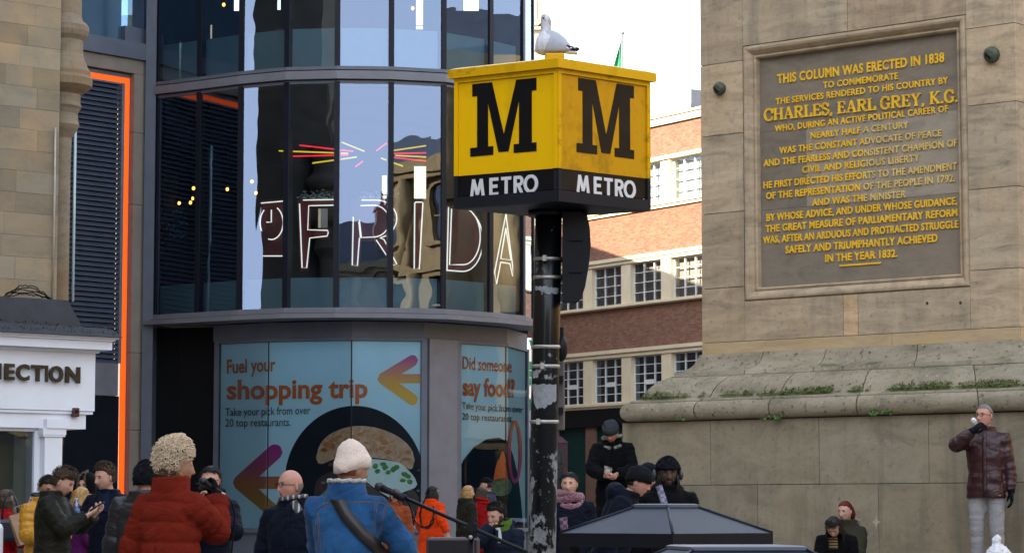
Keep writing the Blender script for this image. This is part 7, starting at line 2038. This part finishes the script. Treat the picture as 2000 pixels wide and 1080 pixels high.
# orange coat's chain bag strap
oc=PEOPLE['orange']['T']
b=MB(); path=((834,965),(826,985),(820,1005),(824,1026),(836,1031),(846,1020),(847,1000),(846,985))
pp=[]
for a,c in zip(path[:-1],path[1:]):
    for k in range(5): pp.append(onjacket('orange',a[0]+(c[0]-a[0])*k/5,a[1]+(c[1]-a[1])*k/5,.012)[0])
b.tube(pp,.012,6); tag(b.build('bag_strap',M['black']),'thin dark bag strap hanging down the back of the orange coat','strap')
# headphones
ph=PEOPLE['phones']; w=ph['w']; Hm_=ph['Hm']
t=thing('headphones','grey and black over ear headphones on the man with dreadlocks','headphones',w(Hm_@Vector((0,0,.12))))
b=MB(); b.tube([w(Hm_@Vector((.115*math.cos(a),.01,-.01+.155*math.sin(a)))) for a in [math.pi*k/20 for k in range(21)]],.011,8); b.build('headband',M['black'],t)
for sd in (-1,1):
    b=MB(); c=Hm_@Vector((sd*.115,.0,-.01)); b.ellip(w(c),(.022,.036,.046),12); b.build('ear_cup',pm('cup_grey_%d'%sd,(.03,.035,.045),.35,.2,8,0),t)
# cup and carrier bag of the man in leather
le=PEOPLE['leather']; f=(le['WR'][0]-le['E'][0]).normalized(); p=le['w'](le['Hm']@Vector((-.005,-.150,-.085)))
t=thing('drink_carton','small white drink carton tilted at the mouth of the man in leather','drink',p)
Mx=Matrix.Translation(p)@Matrix.Rotation(R(-35),4,'Y')@Matrix.Rotation(R(40),4,'X')
b=MB(); b.cbox((-.026,-.026,-.09),(.026,.026,.055),.006,M=Mx); b.build('carton',pm('white_carton',(.6,.58,.52),.5,.1,14,0),t)
b=MB(); b.lathe([(0,.055),(.02,.055),(.018,.075),(0,.076)],(0,0,0),12); b.v=[tuple(Mx@Vector(q)) for q in b.v]; b.build('carton_top',M['white'],t)
c=pt(1948,1075,26.7)
t=thing('carrier_bag','crumpled white plastic carrier bag beside the pale trousers','carrier bag',(c.x,c.y,.62))
bb=MB(); bb.ellip((c.x,c.y,c.z-.14),(.15,.11,.22),24); bb.tube([(c.x,c.y,c.z),(c.x-.01,c.y,c.z+.1),(c.x+.02,c.y,c.z+.14)],[.06,.04,.02],12)
V,N,F=remesh(bb,.012,1)
for q in range(len(V)): 
    pv=Vector(V[q]); V[q]+=N[q]*(.03*noise.noise(pv*9)+.02*abs(noise.noise(pv*22)))
bb=MB(); bb.add([Vector(v) for v in V],F,0,None,False); bb.build('bag_film',pm('white_polythene',(.62,.63,.66),.35,.05,9,.2,40),t)
# leather jacket pockets
lt_=le['T']; b=MB()
for path in (((1888,872),(1906,876)),((1934,868),(1955,872)),((1896,925),(1912,922)),((1932,928),(1958,930))):
    pts=[]
    for k in range(7):
        q=Vector(path[0]).lerp(Vector(path[1]),k/6); A,na=onjacket('leather',q.x,q.y,.004); B,nb=onjacket('leather',q.x,q.y+8,.006); pts.append([A,B,B+nb*.007,A+na*.006])
    b.loft(pts,True,0,True,False)
b.build('pocket_flap',F_leather,lt_)
# rolled cigarette papers of the man by the corner
ro=PEOPLE['roller']; p=ro['w']((ro['WR'][0]+ro['WR'][1])/2+Vector((-.02,-.06,.05)))
t=thing('tobacco_pouch','crumpled foil pouch with a paper standing up in the roller\'s hands','pouch',p)
b=MB(); rs=random.Random(3)
g_=[[p+Vector((-.055+.03*i+rs.uniform(-.008,.008),rs.uniform(-.012,.012),-.02+.03*j*(1-.2*i*.3)+.02*i*-.3+rs.uniform(-.006,.006))) for i in range(4)] for j in range(4)]
b.loft(g_,False,0,False,False); b.build('foil',pm('foil_grey',(.28,.28,.25),.35,.4,30,.2,60,metal=.4),t)
b=MB(); b.tube([p+Vector((-.03,-.01,-.03)),p+Vector((.04,-.015,-.035))],.006,8); b.build('cigarette',M['white'],t)
# bench under the bearded man
se=PEOPLE['seated']['T'].location
t=thing('stone_bench','plain grey stone bench carrying the bearded man','bench',(se.x,se.y+.1,0))
b=MB(); b.cbox((se.x-.7,se.y-.15,.39),(se.x+.7,se.y+.35,.485),.015); b.build('seat_slab',M['mstone_g'],t)
for sx_ in (-.5,.5):
    b=MB(); b.cbox((se.x+sx_-.12,se.y-.08,0),(se.x+sx_+.12,se.y+.28,.389),.01); b.build('leg',M['mstone_g'],t)
# litter bins with pyramid roofs
M['binpaint']=pm('worn_navy_black_paint',(.006,.0075,.012),.4,.25,3,.05,50,spec=.2)
M['bintop']=pm('roof_blue_black_paint',(.008,.011,.021),.45,.4,2.5,.08,40,spec=.3)
def bin_(cx,cy,zb,zt,hd,top,fas,rz,label):
    t=thing('litter_bin',label,'litter bin',(cx,cy,0),'roofed litter bins',rz); T=ROOTM[t.name]
    def sq(h,z): return [T@Vector((x*h,y*h,z)) for x,y in ((-1,-1),(1,-1),(1,1),(-1,1))]
    b=MB(); b.loft([sq(hd,zb),sq(top,zt-.012)],True,0,True,False); b.build('roof',M['bintop'],t)
    b=MB(); b.loft([sq(top+.004,zt-.0115),sq(top+.004,zt),sq(top-.01,zt+.004)],True,0,True,False); b.build('roof_cap',M['steel'],t); b=MB()
    for x,y in ((-1,-1),(1,-1),(1,1),(-1,1)): b.tube([T@Vector((x*hd,y*hd,zb+.002)),T@Vector((x*top,y*top,zt-.01))],.006,6)
    b.build('hip_seam',M['bintop'],t)
    b=MB(); b.loft([sq(hd+.001,zb-fas),sq(hd+.001,zb-.001)],True,0,True,False); b.build('fascia',M['binpaint'],t)
    for x in (-1,1):
        for y in (-1,1):
            b=MB(); b.box((x*(hd-.03)-.029,y*(hd-.03)-.029,0),(x*(hd-.03)+.029,y*(hd-.03)+.029,zb-fas-.001),M=T); b.build('corner_post',M['binpaint'],t)
    b=MB(); b.cbox((-hd+.035,-hd+.035,.05),(hd-.035,hd-.035,zb-fas-.28),.01,M=T); b.build('bin_body',M['binpaint'],t)
    return t
D1=11.0
ztop=zat(985,D1); zeave=zat(1040,D1)
bin_(xat(1301,D1,1040),D1,zeave,ztop,.322,.097,.058,R(45),'tall litter bin with a blue black pyramid roof in the foreground')
D2=9.0
bin_(xat(1437,D2,1070)+.0,D2,zat(1092,D2),zat(1066,D2),.262,.20,.05,R(9),'lower litter bin with a flat topped roof cut off by the bottom edge')
# gull on the sign
lz=zat(107,DP-.38); lb2=pt(1083,115,DP-.38); lid=MB(); lid.cbox((lb2.x-.06,DP-.45,SIGN_TOP-.012),(lb2.x+.06,DP-.30,lz),.012); lid.build('lamp_lid',M['yel_rim'],sign)
gl=pt(1086,106,DP-.38)
zg=lz
t=thing('gull','white and grey gull resting on the near corner of the yellow sign','bird',(gl.x,gl.y,zg))
kx=DP/5000.0*.975
def gq(u,v,dy=0): return pt(u,v,gl.y+dy)
bb=MB()
# body axis from breast (left) to tail (right)
ax_=[(1045,94,9),(1051,90,19),(1061,87,25.5),(1074,86,27),(1086,87,24),(1098,90,18),(1109,95,11),(1118,100,6),(1126,104,3)]
rings=[]
for u,v,r_ in ax_:
    c=gq(u,v,.02*(u-1080)/40); rr=r_*kx
    rings.append([c+Vector((0.0+.25*rr*math.cos(a)*0,rr*.82*math.cos(a),rr*math.sin(a)*(1.0 if math.sin(a)>0 else .9))) for a in [2*math.pi*k/20 for k in range(20)]])
bb.loft(rings,True)
nk=[(1063,78,17),(1065,66,12.5),(1066,56,10.5),(1067,47,11),(1066,40,11.2),(1065,33,9.5),(1064,28,5.5)]
bb.loft([[gq(u,v)+Vector((r_*kx*math.cos(a),r_*kx*.95*math.sin(a),0)) for a in [2*math.pi*k/18 for k in range(18)]] for u,v,r_ in nk],True)
V,N,F=remesh(bb,.006,4)
for q in range(len(V)): V[q]+=N[q]*.0022*noise.noise(Vector(V[q])*60)
bb=MB(); bb.add([Vector(v) for v in V],F,0,None,True)
gm=NT('gull_plumage'); v=gm.coords(); n_=gm.noise(gm.coords((1,1,.5)),38,4,.6)
s3=gm.sep(v)
hdm=gm.node('ShaderNodeMapRange'); hdm.inputs['From Min'].default_value=.10; hdm.inputs['From Max'].default_value=.14; gm.link(s3[2],hdm.inputs['Value'])
gm.link(gm.mix(gm.math('MULTIPLY',hdm.outputs[0],gm.ramp(n_,[(.45,0),(.62,1)])),(.62,.62,.64),(.36,.31,.28)),gm.b.inputs['Base Color']); gm.b.inputs['Roughness'].default_value=.8; gm.bump(n_,.3,.004)
bb.build('body',gm.mat,t)
M['gullgrey']=pm('gull_grey_wing',(.40,.42,.47),.8,.1,30,.2,90)
for sd in (-1,1):
    W_=[]
    pr=[(1050,78,98,.4),(1058,69,103,.78),(1068,62,105,.97),(1080,62,105,1.0),(1092,67,104,.93),(1103,76,103,.78),(1112,87,103,.55),(1119,97,104,.3)]
    for u,vt,vb,wf in pr:
        ring=[]
        for k in range(9):
            f=k/8; vv=vt+(vb-vt)*f; bulge=math.sin(math.pi*min(1,.25+.75*f))
            ring.append(gq(u,vv)+Vector((0,sd*(24.5*wf*.86*kx*(.25+.80*math.sin(math.pi*(.12+.62*f)))+.006),0)))
        inner=[p_-Vector((0,sd*.008,0)) for p_ in ring[::-1]]
        W_.append(ring+inner)
    b=MB(); b.loft(W_,True); b.build('wing',M['gullgrey'],t)
    b=MB()
    for k in range(5):
        p0=gq(1092+k*3,97.5-1.2*k); p1=gq(1124+k*2.0,100.8-1.0*k)
        b.hexa([p0+Vector((0,sd*.05,-.006)),p1+Vector((0,sd*.025,-.004)),p1+Vector((0,sd*.03,-.002)),p0+Vector((0,sd*.056,-.003)),p0+Vector((0,sd*.05,.006)),p1+Vector((0,sd*.025,.004)),p1+Vector((0,sd*.03,.004)),p0+Vector((0,sd*.056,.006))])
    wt_=b.build('wing_tip',M['black'],t)
    b=MB()
    for k in range(3): b.ellip(gq(1108+k*7,96.5-.6*k+1.5,sd*.045*0)+Vector((0,-.055+.02*k*0,0)),(.008,.004,.005),6)
    if sd<0: b.build('white_spots',M['white'],t)
b=MB(); b.loft([[gq(1104,101.5)+Vector((0,-.035,0)),gq(1104,101.5)+Vector((0,.035,0)),gq(1104,104)+Vector((0,.035,0)),gq(1104,104)+Vector((0,-.035,0))],[gq(1128,105)+Vector((0,-.045,0)),gq(1128,105)+Vector((0,.045,0)),gq(1128,106)+Vector((0,.045,0)),gq(1128,106)+Vector((0,-.045,0))]],True,0,True,False); b.build('tail',M['white'],t)
b=MB(); b.loft([[gq(1058,v_)+Vector((0,y_,0)) for v_,y_ in ((44,0),(47,-.016),(50,0),(47,.016))],[gq(1053,v_)+Vector((0,y_,0)) for v_,y_ in ((47,0),(49,-.008),(52,0),(49,.008))],[gq(1051,v_)+Vector((0,y_,0)) for v_,y_ in ((50,0),(51,-.003),(53,0),(51,.003))]],True); b.build('beak',pm('gull_beak',(.5,.17,.03),.5,.2,30,0),t)
for sd in (-1,1):
    b=MB(); b.ellip(gq(1061,38)+Vector((0,sd*.033,0)),(.006,.004,.006),8); b.build('eye',M['iris'],t)
    b=MB(); b.tube([gq(1078,104,sd*.03),Vector((gq(1078,104).x,gl.y+sd*.03,zg))],.008,6); b.build('foot',pm('gull_leg_%d'%sd,(.45,.25,.2),.6),t)
